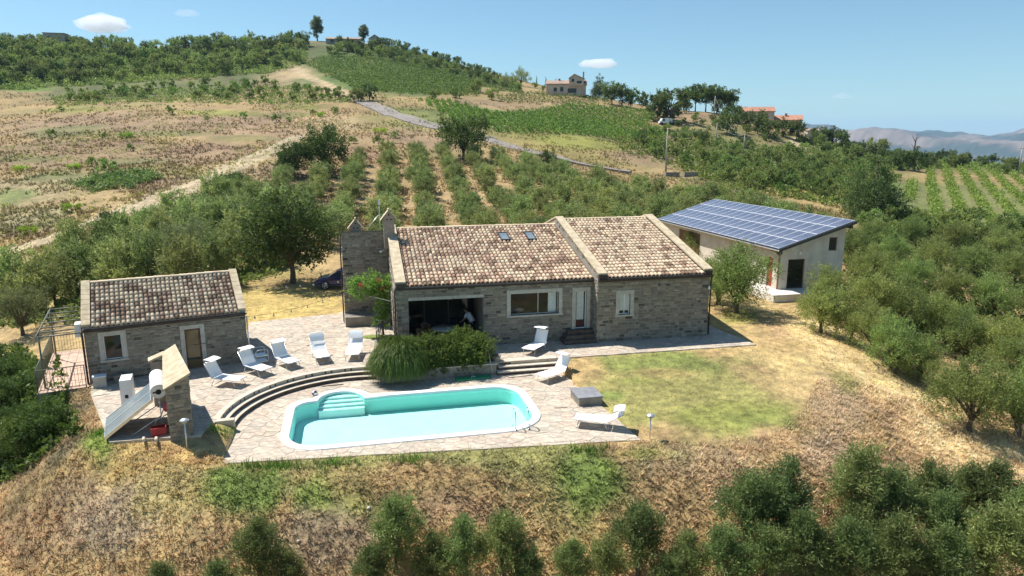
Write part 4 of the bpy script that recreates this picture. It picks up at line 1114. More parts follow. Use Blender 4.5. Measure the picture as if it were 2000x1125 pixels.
def barn_win(o, name):
    w = empty(name, (-.12, (o[0] + o[1]) / 2, o[2])); w.parent = bn
    h, hw = o[3] - o[2], (o[1] - o[0]) / 2
    mb = MB()
    for a in ((-hw, -hw + .06, 0, h), (hw - .06, hw, 0, h), (-hw + .06, hw - .06, 0, .06), (-hw + .06, hw - .06, h - .06, h)): mb.box(-.03, .03, a[0], a[1], a[2], a[3])
    mb.build('frame', M_WOOD, w); mb = MB(); mb.box(-.01, .01, -hw + .06, hw - .06, .06, h - .06); mb.build('pane', M_GLASS, w)
barn_win(BWIN, 'glazed_opening'); barn_win(BWIN2, 'window')
# roof and panels
mb = MB(); ang = math.atan(bs)
prof = [(-.5, BZ0 - .14), (BD + .4, BZ1 - .14), (BD + .4, BZ1), (-.5, BZ0)]
mb.extrude_x(prof, -BL_ - .4, .5); brf = mb.build('roof', mat('dark_blue_metal', (.02,.025,.05), (.035,.04,.07), 3, 4, .4), bn)
mb = MB(); mb.extrude_x([(-.52, BZ0 - .16), (BD + .42, BZ1 - .16), (BD + .42, BZ1 + .03), (-.52, BZ0 + .03)], .5, .56); mb.build('verge_board', M_DARK, bn)
NC, NR_ = 19, 4
slope = (BD + .9) / math.cos(ang)
pw_, ph_ = (BL_ + .7) / NC, (slope - .1) / NR_
pm = MB(); pm.box(-pw_ / 2 + .025, pw_ / 2 - .025, -ph_ / 2 + .03, ph_ / 2 - .03, 0, .04); pm = pm.mesh('solar_panel'); pm.materials.append(M_PV)
fm = MB()
for a in ((-pw_ / 2 + .004, -pw_ / 2 + .024, -ph_ / 2 + .004, ph_ / 2 - .004), (pw_ / 2 - .024, pw_ / 2 - .004, -ph_ / 2 + .004, ph_ / 2 - .004), (-pw_ / 2 + .024, pw_ / 2 - .024, -ph_ / 2 + .004, -ph_ / 2 + .029), (-pw_ / 2 + .024, pw_ / 2 - .024, ph_ / 2 - .029, ph_ / 2 - .004)):
    fm.box(a[0], a[1], a[2], a[3], 0, .048)
fm = fm.mesh('panel_frame'); fm.materials.append(mat('bright_aluminium', (.74,.74,.76), (.82,.82,.84), 10, 3, .5, metal=.2))
for j in range(NR_):
    for i in range(NC):
        x = -BL_ - .3 + (i + .5) * pw_; sy = .05 + (j + .5) * ph_
        o = link('solar_panel', pm, None, brf, (x, -.5 + math.cos(ang) * sy - math.sin(ang) * .03, BZ0 + math.sin(ang) * sy + math.cos(ang) * .03), (ang, 0, 0))
        f = link('panel_frame', fm, None, brf, o.location, (ang, 0, 0))
gutter(bn, -BL_ - .4, .5, -.58, BZ0 - .05, M_ALU)
for x in (-.1,):
    mb = MB(); mb.tube([(x - .3, -.55, BZ0 - .12), (x, -.06, BZ0 - .45), (x, -.06, .05)], .045, 8); mb.build('downpipe', M_WOOD, bn)
for y in (-.3, BD + .12):
    mb = MB(); mb.box(.001, .42, y - .1, y + .1, roofz(y) - .42, roofz(y) - .17); mb.build('rafter_end', M_DARK, bn)
mb = MB(); mb.tube([(.01, 1.5, 2.55), (.06, 1.5, 2.55)], .12, 12); mb.build('wall_light', M_ALU, bn)
mb = MB(); mb.prism([(-3, -1.4), (1.6, -1.4), (1.6, 2.3), (.02, 2.3), (.02, -.02), (-3, -.02)], -1.0, .03); mb.build('apron_slab', mat('pale_concrete', (.62,.57,.50), (.74,.69,.62), 1.5, 7, .9), bn)

# ================================================================== SERVICE CORNER BY THE HUT
sw = empty('service_wall', tuple(HUT.w(3.0, -6)), R(HUT.deg), 'stone screen wall with sloping sandstone coping beside the solar heater', 'wall')
def SL(x, y): return x - 3.0, y + 6.0
x1_, y0_ = SL(3.72, -8.2)
mb = MB(); mb.box(.04, .40, y0_ + .42, 1.86, -.4, 2.02); mb.box(-.1, x1_ - .04, y0_, y0_ + .42, -.4, 1.80); mb.box(-.52, .04, 1.6, 1.86, -.4, 1.86); sww = mb.build('wall', M_MORTAR, sw)
mb = MB(); mb.add([(-.1, y0_, 1.80), (x1_ - .04, y0_, 1.80), (x1_ - .04, y0_, 2.28), (-.1, y0_ + .42, 1.80), (x1_ - .04, y0_ + .42, 1.80), (x1_ - .04, y0_ + .42, 2.28)], [(0, 1, 2), (5, 4, 3), (1, 4, 5, 2), (0, 2, 5, 3)]); mb.build('end_gable', M_MORTAR, sw)
rubble(sww, [(lambda u, z: (u, y0_ - .002, z), 0, -.09, x1_ - .05, lambda u: 1.78 + .48 * (u + .1) / (x1_ + .06), -.1, []), (lambda u, z: (x1_ - .038, y0_ + u, z), math.pi / 2, .01, .42, 2.2, -.1, []), (lambda u, z: (.402, y0_ + u, z), math.pi / 2, .43, 4.0, 2.0, -.1, [])], 61, 110, .12, .22)
mb = MB(); q4 = [(x1_ + .04, y0_ - .08, 2.32), (-.17, y0_ - .08, 1.83), (-.04, 1.90, 2.06), (.46, 1.92, 2.34)]
mb.add(q4 + [(x, y, z + .08) for x, y, z in q4], [(0, 1, 2, 3), (7, 6, 5, 4), (0, 4, 5, 1), (1, 5, 6, 2), (2, 6, 7, 3), (3, 7, 4, 0)]); mb.build('coping', M_SAND, sw)
mb = MB(); q4 = [(-.58, 1.52, 1.87), (.0, 1.52, 2.07), (.0, 1.93, 2.10), (-.58, 1.93, 1.90)]
mb.add(q4 + [(x, y, z + .08) for x, y, z in q4], [(3, 2, 1, 0), (4, 5, 6, 7), (0, 1, 5, 4), (1, 2, 6, 5), (2, 3, 7, 6), (3, 0, 4, 7)]); mb.build('back_coping', M_SAND, sw)
mb = MB(); mb.tube([(.0, -.9, .1), (.0, -.9, 1.7), (-.04, -.95, 1.85)], .02, 6); mb.tube([(-.35, -1.0, 1.55), (.02, -1.0, 1.62)], .02, 6); mb.build('pipe', M_ALU, sw)

sh = empty('solar_water_heater', tuple(HUT.w(1.65, -6.3)), R(HUT.deg), 'solar water heater with tilted glass collector and white tank', 'water heater')
def QL(x, y): return x - 1.65, y + 6.3
ca, cb = (QL(.80, -5.28), .12), (QL(2.42, -5.28), 1.27)
W2 = 2.0; an = math.atan2(1.15, 1.62); Lc = math.hypot(1.15, 1.62)
col_ = empty('collector', (ca[0][0], ca[0][1], .12)); col_.rotation_euler = (0, -an, 0); col_.parent = sh
for y0 in (-1.0, -2.0):
    mb = MB(); mb.box(.03, Lc - .03, y0 + .03, y0 + .965, -.04, .0); mb.build('glass_pane', M_COLLECT, col_)
mb = MB()
for a in ((0, Lc, -.03, .02), (0, Lc, -1.035, -.97), (0, Lc, -2.02, -1.97), (0, .03, -1.97, -.03), (Lc - .03, Lc, -1.97, -.03)): mb.box(a[0], a[1], a[2], a[3], -.09, .02)
mb.box(0, Lc, -2.0, 0, -.10, -.09); mb.build('frame', M_ALU, col_)
tk = empty('tank', (QL(2.68, -6.15)[0], QL(2.68, -6.15)[1], 1.5)); tk.parent = sh
mb = MB(); n = 24; pr = [(0, .27, -1.03), (.2, .27, -1.03)]
mb.tube([(0, -1.0, 0), (0, -.98, 0), (0, .98, 0), (0, 1.0, 0)], [.26, .275, .275, .26], 28); mb.build('barrel', M_WPAINT, tk)
mb = MB(); mb.tube([(0, -1.012, -.02), (0, -1.0, -.02)], .10, 12); mb.build('end_cover', M_RUBBER, tk)
mb = MB(); mb.box(-.19, -.10, -1.015, -.99, -.05, .0); mb.box(.13, .16, -1.015, -.99, 0, .06); mb.build('fitting', M_RUBBER, tk)
mb = MB()
tx = QL(2.68, 0)[0]
for y in (-.4 , 1.0):
    mb.tube([(tx, y - .6, 0), (tx, y - .6, 1.25)], .02, 6); mb.tube([(tx - 1.0, y - .6, .02), (tx, y - .6, .6)], .02, 6)
mb.build('stand', M_ALU, sh)
def small(name, label, cat, pos, rz=0.0, group=None): return empty(name, pos, rz, label, cat, group)
# pressure vessel
pv = small('pressure_vessel', 'red pressure vessel on legs under the white tank', 'tank', tuple(HUT.w(3.0, -7.1)), R(HUT.deg))
mb = MB(); mb.tube([(-.22, 0, .85), (-.18, 0, .85), (.18, 0, .85), (.22, 0, .85)], [.10, .19, .19, .10], 16); mb.build('body', mat('pink_red_enamel', (.45,.05,.09), (.55,.09,.13), 4, 4, .4), pv)
mb = MB(); mb.tube([(-.1, -.1, 0), (-.1, -.05, .7)], .02, 6); mb.tube([(.1, -.1, 0), (.1, -.05, .7)], .02, 6); mb.tube([(0, .12, 0), (0, .08, .7)], .02, 6); mb.build('leg', M_ALU, pv)
mb = MB(); mb.tube([(-.2, 0, .8), (-.35, -.05, .5), (-.3, .1, .1)], .025, 6); mb.tube([(.0, 0, 1.0), (.05, .05, 1.3)], .02, 6); mb.tube([(-.1, -.15, .6), (-.5, -.2, .45), (-.6, -.1, .05)], .018, 6); mb.build('pipe', M_ALU, pv)
# crates, sacks and timber under the collector
for k, (x, y, w, h, m_, lab) in enumerate(((2.55, -7.6, .5, .3, M_RED, 'red crate on the ground under the solar collector'), (2.95, -7.55, .3, .22, M_WOOD, 'small brown box beside the red crate by the stone screen'))):
    b = small('storage_crate', lab, 'crate', tuple(HUT.w(x, y, .01)), R(HUT.deg + 6 * k))
    mb = MB(); t = .02
    for a in ((-w / 2, w / 2, -.15, -.15 + t), (-w / 2, w / 2, .15 - t, .15), (-w / 2, -w / 2 + t, -.15 + t, .15 - t), (w / 2 - t, w / 2, -.15 + t, .15 - t)): mb.box(a[0], a[1], a[2], a[3], 0, h)
    mb.box(-w / 2 + t, w / 2 - t, -.15 + t, .15 - t, 0, .02); mb.build('walls', m_, b)
    mb = MB(); mb.box(-w / 2 - .02, w / 2 + .02, -.17, -.151, h - .05, h); mb.box(-w / 2 - .02, w / 2 + .02, .151, .17, h - .05, h); mb.build('rim', m_, b)
for k, (x, y) in enumerate(((2.05, -7.75), (2.45, -7.95))):
    mb = MB(); mb.tube([(0, 0, .06), (.05, -.42, .12)], .055, 8); mb.tube([(0, .0, .06), (-.02, .1, .02)], .03, 6)
    o = mb.build('fence_stake', M_TREAD, loc=tuple(HUT.w(x, y, -.03)), rot=(0, 0, R(20)))
    tag(o, ['pale stake lying in front of the collector, nearer its glass', 'pale stake lying in front of the collector, nearer the wall'][k], 'stake', 'pale stakes by the collector')
# outdoor unit
ac = small('heat_pump_unit', 'tall white outdoor unit between hut window and solar collector', 'heat pump', tuple(HUT.w(1.55, -3.55, .01)), R(HUT.deg - 5))
mb = MB(); mb.box(-.22, .22, -.42, .42, .05, 1.12, inset=.012); mb.build('casing', M_WPAINT, ac)
mb = MB(); mb.box(-.06, .06, -.425, -.405, .36, .5); mb.build('port', M_RUBBER, ac)
mb = MB(); mb.tube([(-.232, 0, .55), (-.222, 0, .55)], .30, 20); mb.build('fan_grille', M_GREYL, ac)
mb = MB(); mb.box(-.2, .2, -.36, -.28, 0, .05); mb.box(-.2, .2, .28, .36, 0, .05); mb.build('foot', M_RUBBER, ac)
bx = small('utility_box', 'low grey-white box against the hut corner', 'utility box', tuple(HUT.w(.42, -.62, .0)), R(HUT.deg))
mb = MB(); mb.box(-.26, .26, -.2, .2, .0, .46, inset=.01); mb.build('casing', M_FRAME, bx); mb = MB(); mb.box(-.28, .28, -.22, .22, .46, .50, inset=.015); mb.build('lid', M_WPAINT, bx)
bk = small('stone_bench', 'low dark stone bench under the hut window', 'bench', tuple(HUT.w(1.35, -.42, .0)), R(HUT.deg))
mb = MB(); mb.box(-.4, .4, -.15, .15, .26, .34); mb.build('seat', M_TRETAIN, bk)
for x in (-.3, .3):
    mb = MB(); mb.box(x - .08, x + .08, -.13, .13, 0, .26); mb.build('leg', M_TRETAIN, bk)

# ---- side terrace of the hut, railing and pergola frame
stp = empty('side_terrace', tuple(HUT.w(0, 0)), R(HUT.deg), 'terracotta side terrace on a retaining wall left of the hut', 'terrace', kind='structure')
mb = MB(); mb.box(-1.95, -.01, -.45, 6.3, -2.4, -.03); mb.build('retaining_wall', M_TRETAIN, stp)
for i in range(5):
    for j in range(16):
        x0, y0 = -1.94 + i * .385, -.44 + j * .42
        mb = MB(); mb.box(x0 + .006, x0 + .379, y0 + .006, y0 + .414, -.03, rnd.uniform(-.004, .004)); o = mb.build('paver', M_TERRA, stp)
rl = empty('terrace_railing', tuple(HUT.w(0, 0)), R(HUT.deg), 'thin metal railing round the side terrace of the hut', 'railing')
def rail_run(p0, p1, n):
    mb = MB(); mb.tube([(*p0, 1.0), (*p1, 1.0)], .022, 6); mb.build('top_rail', M_PERG, rl)
    mb = MB(); mb.tube([(*p0, .1), (*p1, .1)], .014, 6); mb.build('bottom_rail', M_PERG, rl)
    for i in range(n + 1):
        t = i / n; x, y = p0[0] + (p1[0] - p0[0]) * t, p0[1] + (p1[1] - p0[1]) * t
        mb = MB(); mb.tube([(0, 0, .0 if i in (0, n) else .1), (0, 0, 1.0)], .022 if i in (0, n) else .008, 5); mb.build('baluster', M_PERG, rl, loc=(x, y, 0))
rail_run((-.12, -.40), (-1.9, -.40), 14); rail_run((-1.9, -.40), (-1.9, 6.2), 46); rail_run((-1.9, 6.2), (-.1, 6.2), 14)
pg = empty('pergola_frame', tuple(HUT.w(0, 0)), R(HUT.deg), 'bare green-grey metal pergola frame over the side terrace', 'pergola')
for y in (-.6, .25, 1.1, 2.1, 3.1, 4.1, 5.1):
    mb = MB(); mb.tube([(-.02, y, 2.5), (-1.68, y, 2.5)], .03, 6); mb.build('rafter', M_PERG, pg)
mb = MB(); mb.tube([(-1.68, -.62, 2.5), (-1.68, 5.15, 2.5)], .035, 6); mb.build('beam', M_PERG, pg)
for y in (0.2, 5.0):
    mb = MB(); mb.tube([(-1.68, y, 0), (-1.68, y, 2.48)], .035, 8); mb.build('post', M_PERG, pg)

# ================================================================== SUN LOUNGERS
def make_lounger(back_deg, shade_deg, seat_len=1.30):
    """foot end at x=0, head towards +x, resting on z=0"""
    r = empty('sun_lounger', (0, 0, 0))
    hw, zs = .33, .36
    mb = MB(); n = 8
    def sheet(mb, path, w, t=.012):
        vs = []
        for (x, z) in path: vs += [(x, -w, z), (x, w, z)]
        m = len(path)
        vs += [(a, b, c - t) for a, b, c in vs]
        fs = [(2 * i, 2 * i + 2, 2 * i + 3, 2 * i + 1) for i in range(m - 1)]
        fs = [tuple(reversed(f)) for f in fs]
        fs += [tuple(2 * m + k for k in reversed(f)) for f in fs] + [(2 * i, 2 * i + 2, 2 * m + 2 * i + 2, 2 * m + 2 * i) for i in range(m - 1)] + [(2 * i + 3, 2 * i + 1, 2 * m + 2 * i + 1, 2 * m + 2 * i + 3) for i in range(m - 1)]
        fs += [(0, 2 * m, 2 * m + 1, 1), (2 * m - 1, 4 * m - 1, 4 * m - 2, 2 * m - 2)]
        mb.add(vs, fs)
    sheet(mb, [(.03, zs - .02), (.06, zs + .005)] + [(.06 + (seat_len - .06) * i / 6, zs + .005 - .02 * math.sin(math.pi * i / 6)) for i in range(1, 7)], hw); mb.build('seat', M_SLING, r)
    a = R(back_deg); bl = .72
    mb = MB(); sheet(mb, [(seat_len + .02 + math.cos(a) * bl * i / 5, zs + .005 + math.sin(a) * bl * i / 5 - .015 * math.sin(math.pi * i / 5)) for i in range(6)], hw); mb.build('backrest', M_SLING, r)
    mb = MB()
    for s in (-1, 1):
        mb.tube([(.02, s * (hw + .015), zs - .01), (seat_len + .02, s * (hw + .015), zs - .01), (seat_len + .02 + math.cos(a) * bl, s * (hw + .015), zs + math.sin(a) * bl)], .014, 6)
    mb.tube([(.02, -hw, zs - .01), (.02, hw, zs - .01)], .014, 6)
    mb.tube([(seat_len + .02 + math.cos(a) * bl, -hw, zs + math.sin(a) * bl), (seat_len + .02 + math.cos(a) * bl, hw, zs + math.sin(a) * bl)], .014, 6); mb.build('frame', M_ALU, r)
    for x0, x1 in ((.30, .12), (seat_len - .10, seat_len + .08)):
        for s in (-1, 1):
            mb = MB(); mb.tube([(x0, s * hw, zs - .02), (x1, s * hw, .012)], .014, 6); mb.build('leg', M_ALU, r)
        mb = MB(); mb.tube([(x1, -hw, .014), (x1, hw, .014)], .014, 6); mb.build('foot_bar', M_ALU, r)
    hx, hz = seat_len + .02 + math.cos(a) * bl * .93, zs + math.sin(a) * bl * .93
    b = R(shade_deg)
    sh_ = empty('sunshade', (hx, 0, hz)); sh_.parent = r
    mb = MB(); sheet(mb, [(math.cos(b) * .42 * (i / 4 - .82), .20 + math.sin(b) * .42 * (i / 4 - .82) + .03 * math.sin(math.pi * i / 4)) for i in range(5)], hw); mb.build('canopy', M_SLING, sh_)
    for s in (-1, 1):
        mb = MB(); mb.tube([(0, s * (hw + .01), 0), (-.06, s * (hw + .01), .18)], .010, 5); mb.build('canopy_arm', M_ALU, sh_)
    return r
def copy_tree(o, parent=None):
    c = o.copy(); C.objects.link(c)
    if parent is not None: c.parent = parent; c.matrix_parent_inverse.identity()
    for ch in o.children: copy_tree(ch, c)
    return c
LNG = [ # foot bar point (world), direction foot->head deg, z, back, shade, label
 ((-12.0,28.79),164,0,62,8,'white sun lounger nearest the stone screen wall, left of the row on the terrace'),
 ((-11.35,30.15),144,0,55,5,'white sun lounger half in the shadow of the hut'),
 ((-10.39,31.18),135,0,58,10,'white sun lounger third from the hut wall above the curved steps'),
 ((-9.19,31.96),115,0,48,60,'white sun lounger with its sunshade folded forward, fourth from the hut'),
 ((-7.88,32.36),95,0,48,55,'white sun lounger closest to the weeping bush and vine'),
 ((.83,33.28),59,0,66,0,'white sun lounger on the terrace under the big window'),
 ((1.40,30.60),42,-.48,58,-4,'white sun lounger beside the straight steps on the pool patio'),
 ((2.60,25.67),-14,-.48,28,10,'white sun lounger by the grey-lidded box at the patio corner')]
for (fx, fy), dg, z, bk_, sd, lab in LNG:
    l = make_lounger(bk_, sd)
    d = R(dg)
    l.location = (fx - math.cos(d) * .12, fy - math.sin(d) * .12, z); l.rotation_euler = (0, 0, d)
    tag(l, lab, 'sun lounger', 'white sun loungers round the pool')
# drinks trolley in the hut's shadow
tr_ = small('folding_trolley', 'light tubular trolley in the shadow behind the second lounger', 'trolley', (-12.15, 31.75, 0), R(35))
mb = MB()
for s in (-1, 1): mb.tube([(-.28, s * .28, 0), (-.28, s * .28, .75), (-.2, s * .28, .83), (.2, s * .28, .83), (.28, s * .28, .75), (.28, s * .28, 0)], .016, 6)
mb.build('frame', M_ALU, tr_)
for zz in (.22, .5):
    mb = MB(); mb.box(-.27, .27, -.27, .27, zz, zz + .025); mb.build('shelf', M_ALU, tr_)

# ================================================================== SMALL THINGS ROUND THE POOL
pb = small('pump_box', 'low concrete pump box with grey lid on the pool patio', 'pump box', tuple(HOUSE.w(-9.43, -6.86, -.48)), R(HOUSE.deg))
mb = MB(); mb.box(-.52, .52, -.6, .6, 0, .34); mb.build('walls', M_TRETAIN, pb)
mb = MB(); mb.box(-.56, .56, -.64, .64, .34, .39, inset=.012); mb.build('lid', M_GREYL, pb)
def garden_lamp(px, py, z, h, lab):
    p = at_z(px, py, z); g = gz(p[0], p[1])
    l = small('garden_lamp', lab, 'lamp', (p[0], p[1], g - .02), 0, 'garden lamps on posts')
    mb = MB(); mb.tube([(0, 0, -.2), (0, 0, h)], .025, 8); mb.build('post', M_ALU, l)
    mb = MB(); mb.lathe([(.04, 0), (.075, .03), (.08, .10), (.05, .12)], 14, z=h); mb.build('lantern', M_FRAME, l)
    mb = MB(); mb.lathe([(.0, .2), (.10, .18), (.16, .13), (.165, .115), (.03, .115)], 16, z=h); mb.build('hood', M_ALU, l)
garden_lamp(366, 880, -.3, 1.0, 'garden lamp on a post in the dry grass before the stone screen')
garden_lamp(1269, 856, -.5, .85, 'garden lamp on a post at the lawn beside the patio corner')
p = HOUSE.w(-21.0, -3.62, -.475)
bl_ = small('ball', 'small white and dark ball on the pool rim by the entry steps', 'ball', tuple(p))
mb = MB()
for i in range(8):
    pass
prof = [(.13 * math.sin(math.pi * i / 10), .13 - .13 * math.cos(math.pi * i / 10)) for i in range(11)]
vs, fs = [], []
nn = 16
for r_, zz in prof:
    for k in range(nn): vs.append((r_ * math.cos(2 * math.pi * k / nn), r_ * math.sin(2 * math.pi * k / nn), zz))
for i in range(10):
    for k in range(nn):
        mb.add([vs[i * nn + k], vs[i * nn + (k + 1) % nn], vs[(i + 1) * nn + (k + 1) % nn], vs[(i + 1) * nn + k]], [(0, 1, 2, 3)], (.78,.76,.74) if ((k // 3) + (i // 3)) % 2 else (.10,.05,.06), True)
mb.build('shell', mat('ball_vinyl', (.95,.95,.95), (1,1,1), 4, 2, .4, src='attr'), bl_)
mt = small('float_mat', 'flat green float mat lying below the hedge wall', 'mat', tuple(HOUSE.w(-13.75, -2.95, -.475)), R(HOUSE.deg + 4))
mb = MB(); mb.prism([(-.85, -.22), (.7, -.22), (.85, -.12), (.85, .22), (-.85, .22)], 0.005, .07); mb.build('foam', M_GREEN, mt)
mb = MB(); mb.tube([(-.1, 0, .07), (-.05, .05, .10), (.05, .05, .10), (.1, 0, .07)], .015, 6); mb.build('handle', M_WPAINT, mt)
def pole_on(name, lab, cat, a, b, z, r=.018, m_=M_WOOD):
    mb = MB(); v = np.array(b) - np.array(a)
    mb.tube([(0, 0, r), (v[0], v[1], r)], r, 6); return tag(mb.build(name, m_, loc=(a[0], a[1], z)), lab, cat)
a, b = at_z(628, 755, -.47), at_z(671, 751, -.47); pole_on('net_pole', 'thin pole lying on the patio between curved steps and pool', 'pole', a[:2], b[:2], -.47)
a, b = at_z(992, 738, -.47), at_z(1040, 733, -.47); pole_on('net_pole', 'pale pole lying at the foot of the straight steps', 'pole', a[:2], b[:2], -.47, .02, M_TREAD)
a, b = at_z(1083, 797, -.47), at_z(1108, 796, -.47); pole_on('hose', 'short dark hose on the patio left of the pump box', 'hose', a[:2], b[:2], -.47, .012)
mb = MB(); q0 = HOUSE.w(-12.75, -2.75, -.47); q1 = HOUSE.w(-12.9, -2.25, .75); mb.tube([(0, 0, 0), tuple(q1 - q0)], .018, 6); tag(mb.build('broom_handle', M_TREAD, loc=tuple(q0)), 'thin stick leaning on the right end of the hedge wall', 'stick')
pt = small('plant_tub', 'small stone tub of pale succulents at the top of the straight steps', 'planter', tuple(HOUSE.w(-12.45, -1.95, 0)), R(HOUSE.deg))
mb = MB(); mb.lathe([(.20, 0), (.26, .28), (.28, .30), (.24, .30), (.22, .2), (0, .2)], 14); mb.build('tub', M_TRETAIN, pt)
# ---- veranda furniture and person
vt = small('dining_table', 'round dining table in the shade of the veranda', 'table', tuple(HOUSE.w(-14.5, 1.95, .012)), R(HOUSE.deg))
mb = MB(); mb.lathe([(0, .76), (.68, .76), (.70, .74), (.68, .72), (0, .72)], 24); mb.build('table_top', M_FRAME, vt)
mb = MB(); mb.lathe([(.30, 0), (.28, .04), (.06, .08), (.06, .72)], 14); mb.build('pedestal', M_WOOD, vt)
def chair(x, y, dg, lab):
    c = small('rattan_chair', lab, 'chair', tuple(HOUSE.w(x, y, .012)), R(HOUSE.deg + dg), 'rattan chairs on the veranda')
    mb = MB(); mb.box(-.25, .25, -.25, .25, .42, .47, inset=.01); mb.build('seat', M_RATTAN, c)
    mb = MB(); nn_ = 9
    for s0 in range(nn_):
        t = math.pi * (.05 + .9 * s0 / (nn_ - 1)); mb.tube([(.25 * math.cos(t), .02 + .25 * math.sin(t), .45), (.29 * math.cos(t), .02 + .30 * math.sin(t), .68 + .2 * math.sin(t))], .02, 5)
    mb.tube([(.29 * math.cos(R(9 + 162 * k / 12)), .02 + .30 * math.sin(R(9 + 162 * k / 12)), .68 + .2 * math.sin(R(9 + 162 * k / 12))) for k in range(13)], .025, 6); mb.build('backrest', M_RATTAN, c)
    for sx in (-1, 1):
        for sy in (-1, 1):
            mb = MB(); mb.tube([(sx * .23, sy * .22, 0), (sx * .21, sy * .2, .43)], .02, 6); mb.build('leg', M_RATTAN, c)
chair(-15.7, 1.5, 70, 'rattan chair nearest the left jamb of the veranda'); chair(-15.35, 2.55, 35, 'rattan chair at the back left of the veranda table')
chair(-14.55, .98, 180, 'rattan chair in front of the veranda table'); chair(-13.4, 1.75, -80, 'rattan chair before the person on the veranda')
def person():
    p = small('person', 'person in white shirt and dark shorts leaning over on the veranda', 'person', tuple(HOUSE.w(-12.95, 2.35, .012)), R(HOUSE.deg + 60))
    # local: faces +y ; leaning forward
    J = {'pel': (0, -.08, .93), 'spi': (0, .02, 1.13), 'che': (0, .16, 1.30), 'nec': (0, .27, 1.43), 'hed': (0, .33, 1.56), 'crn': (0, .36, 1.66),
         'hl': (-.10, -.08, .88), 'kl': (-.12, -.02, .48), 'al': (-.12, -.10, .09), 'tl': (-.13, .06, .03), 'hr': (.10, -.08, .88), 'kr': (.12, .0, .48), 'ar': (.13, -.05, .09), 'tr': (.14, .11, .03),
         'sl': (-.18, .20, 1.36), 'el': (-.25, .30, 1.10), 'wl': (-.20, .48, .94), 'sr': (.18, .20, 1.36), 'er': (.25, .30, 1.10), 'wr': (.18, .50, .95)}
    ra = {'pel': (.15, .11), 'spi': (.135, .10), 'che': (.155, .11), 'nec': (.055, .055), 'hed': (.082, .095), 'crn': (.07, .08), 'hl': (.085, .085), 'kl': (.058, .06), 'al': (.038, .042), 'tl': (.035, .03), 'hr': (.085, .085), 'kr': (.058, .06), 'ar': (.038, .042), 'tr': (.035, .03),
          'sl': (.06, .06), 'el': (.042, .042), 'wl': (.028, .028), 'sr': (.06, .06), 'er': (.042, .042), 'wr': (.028, .028)}
    E_ = [('pel', 'spi'), ('spi', 'che'), ('che', 'nec'), ('nec', 'hed'), ('hed', 'crn'), ('pel', 'hl'), ('hl', 'kl'), ('kl', 'al'), ('al', 'tl'), ('pel', 'hr'), ('hr', 'kr'), ('kr', 'ar'), ('ar', 'tr'),
          ('che', 'sl'), ('sl', 'el'), ('el', 'wl'), ('che', 'sr'), ('sr', 'er'), ('er', 'wr')]
    for s, w in ((-1, 'wl'), (1, 'wr')):
        b = np.array(J[w])
        J[w + 'p'] = tuple(b + (s * -.01, .07, -.03)); ra[w + 'p'] = (.036, .02); E_.append((w, w + 'p'))
        for f in range(4):
            q = np.array(J[w + 'p']); n1 = f'{w}f{f}a'; n2 = f'{w}f{f}b'
            J[n1] = tuple(q + ((f - 1.5) * .02, .045, -.012)); J[n2] = tuple(q + ((f - 1.5) * .021, .075 - .008 * abs(f - 1.2), -.04)); ra[n1] = (.009, .009); ra[n2] = (.007, .007)
            E_ += [(w + 'p', n1), (n1, n2)]
        J[w + 't'] = tuple(b + (s * -.045, .05, -.02)); ra[w + 't'] = (.010, .010); E_.append((w, w + 't'))
    ks = list(J)
    me = bpy.data.meshes.new('body'); me.from_pydata([J[k] for k in ks], [(ks.index(a), ks.index(b)) for a, b in E_], [])
    o = link('body', me, M_SKIN, p)
    md = o.modifiers.new('skin', 'SKIN'); sv = me.skin_vertices[0].data
    for i, k in enumerate(ks): sv[i].radius = ra[k]; sv[i].use_root = (k == 'pel')
    o.modifiers.new('sub', 'SUBSURF').levels = 1
    def garment(name, path_list, m_):
        mb = MB()
        for pts, rs in path_list: mb.tube(pts, rs, 12)
        mb.build(name, m_, p)
    garment('shirt', [([(0, -.10, .90), (0, -.02, 1.05), (0, .08, 1.2), (0, .17, 1.33), (0, .25, 1.41)], [.165, .158, .165, .17, .075]), ([(-.10, .18, 1.36), (-.19, .21, 1.35), (-.235, .27, 1.17)], [.08, .075, .062]), ([(.10, .18, 1.36), (.19, .21, 1.35), (.235, .27, 1.17)], [.08, .075, .062])], M_SHIRT)
    garment('shorts', [([(0, -.10, 1.0), (0, -.09, .85)], [.158, .165]), ([(-.09, -.09, .9), (-.115, -.05, .60)], [.105, .10]), ([(.09, -.09, .9), (.115, -.04, .60)], [.105, .10])], M_NAVY)
    mb = MB(); vs_ = []
    mb.tube([(0, .30, 1.54), (0, .31, 1.62), (0, .335, 1.70), (0, .35, 1.745)], [.078, .10, .085, .02], 12); mb.build('hair', M_HAIR, p)
    for s in (-1, 1):
        mb = MB(); mb.tube([(s * .125, -.14, .03), (s * .13, 0, .035), (s * .14, .14, .025)], [.045, .05, .035], 8); mb.build('shoe', M_NAVY, p)
    mb = MB(); mb.tube([(0, .43, 1.565), (0, .455, 1.545)], [.012, .018], 6); mb.build('nose', M_SKIN, p)
    for s in (-1, 1):
        mb = MB(); mb.tube([(s * .032, .42, 1.585), (s * .032, .428, 1.585)], .012, 6); mb.build('eye', M_HAIR, p)
        mb = MB(); mb.tube([(s * .085, .33, 1.58), (s * .10, .325, 1.55)], [.02, .015], 6); mb.build('ear', M_SKIN, p)
person()
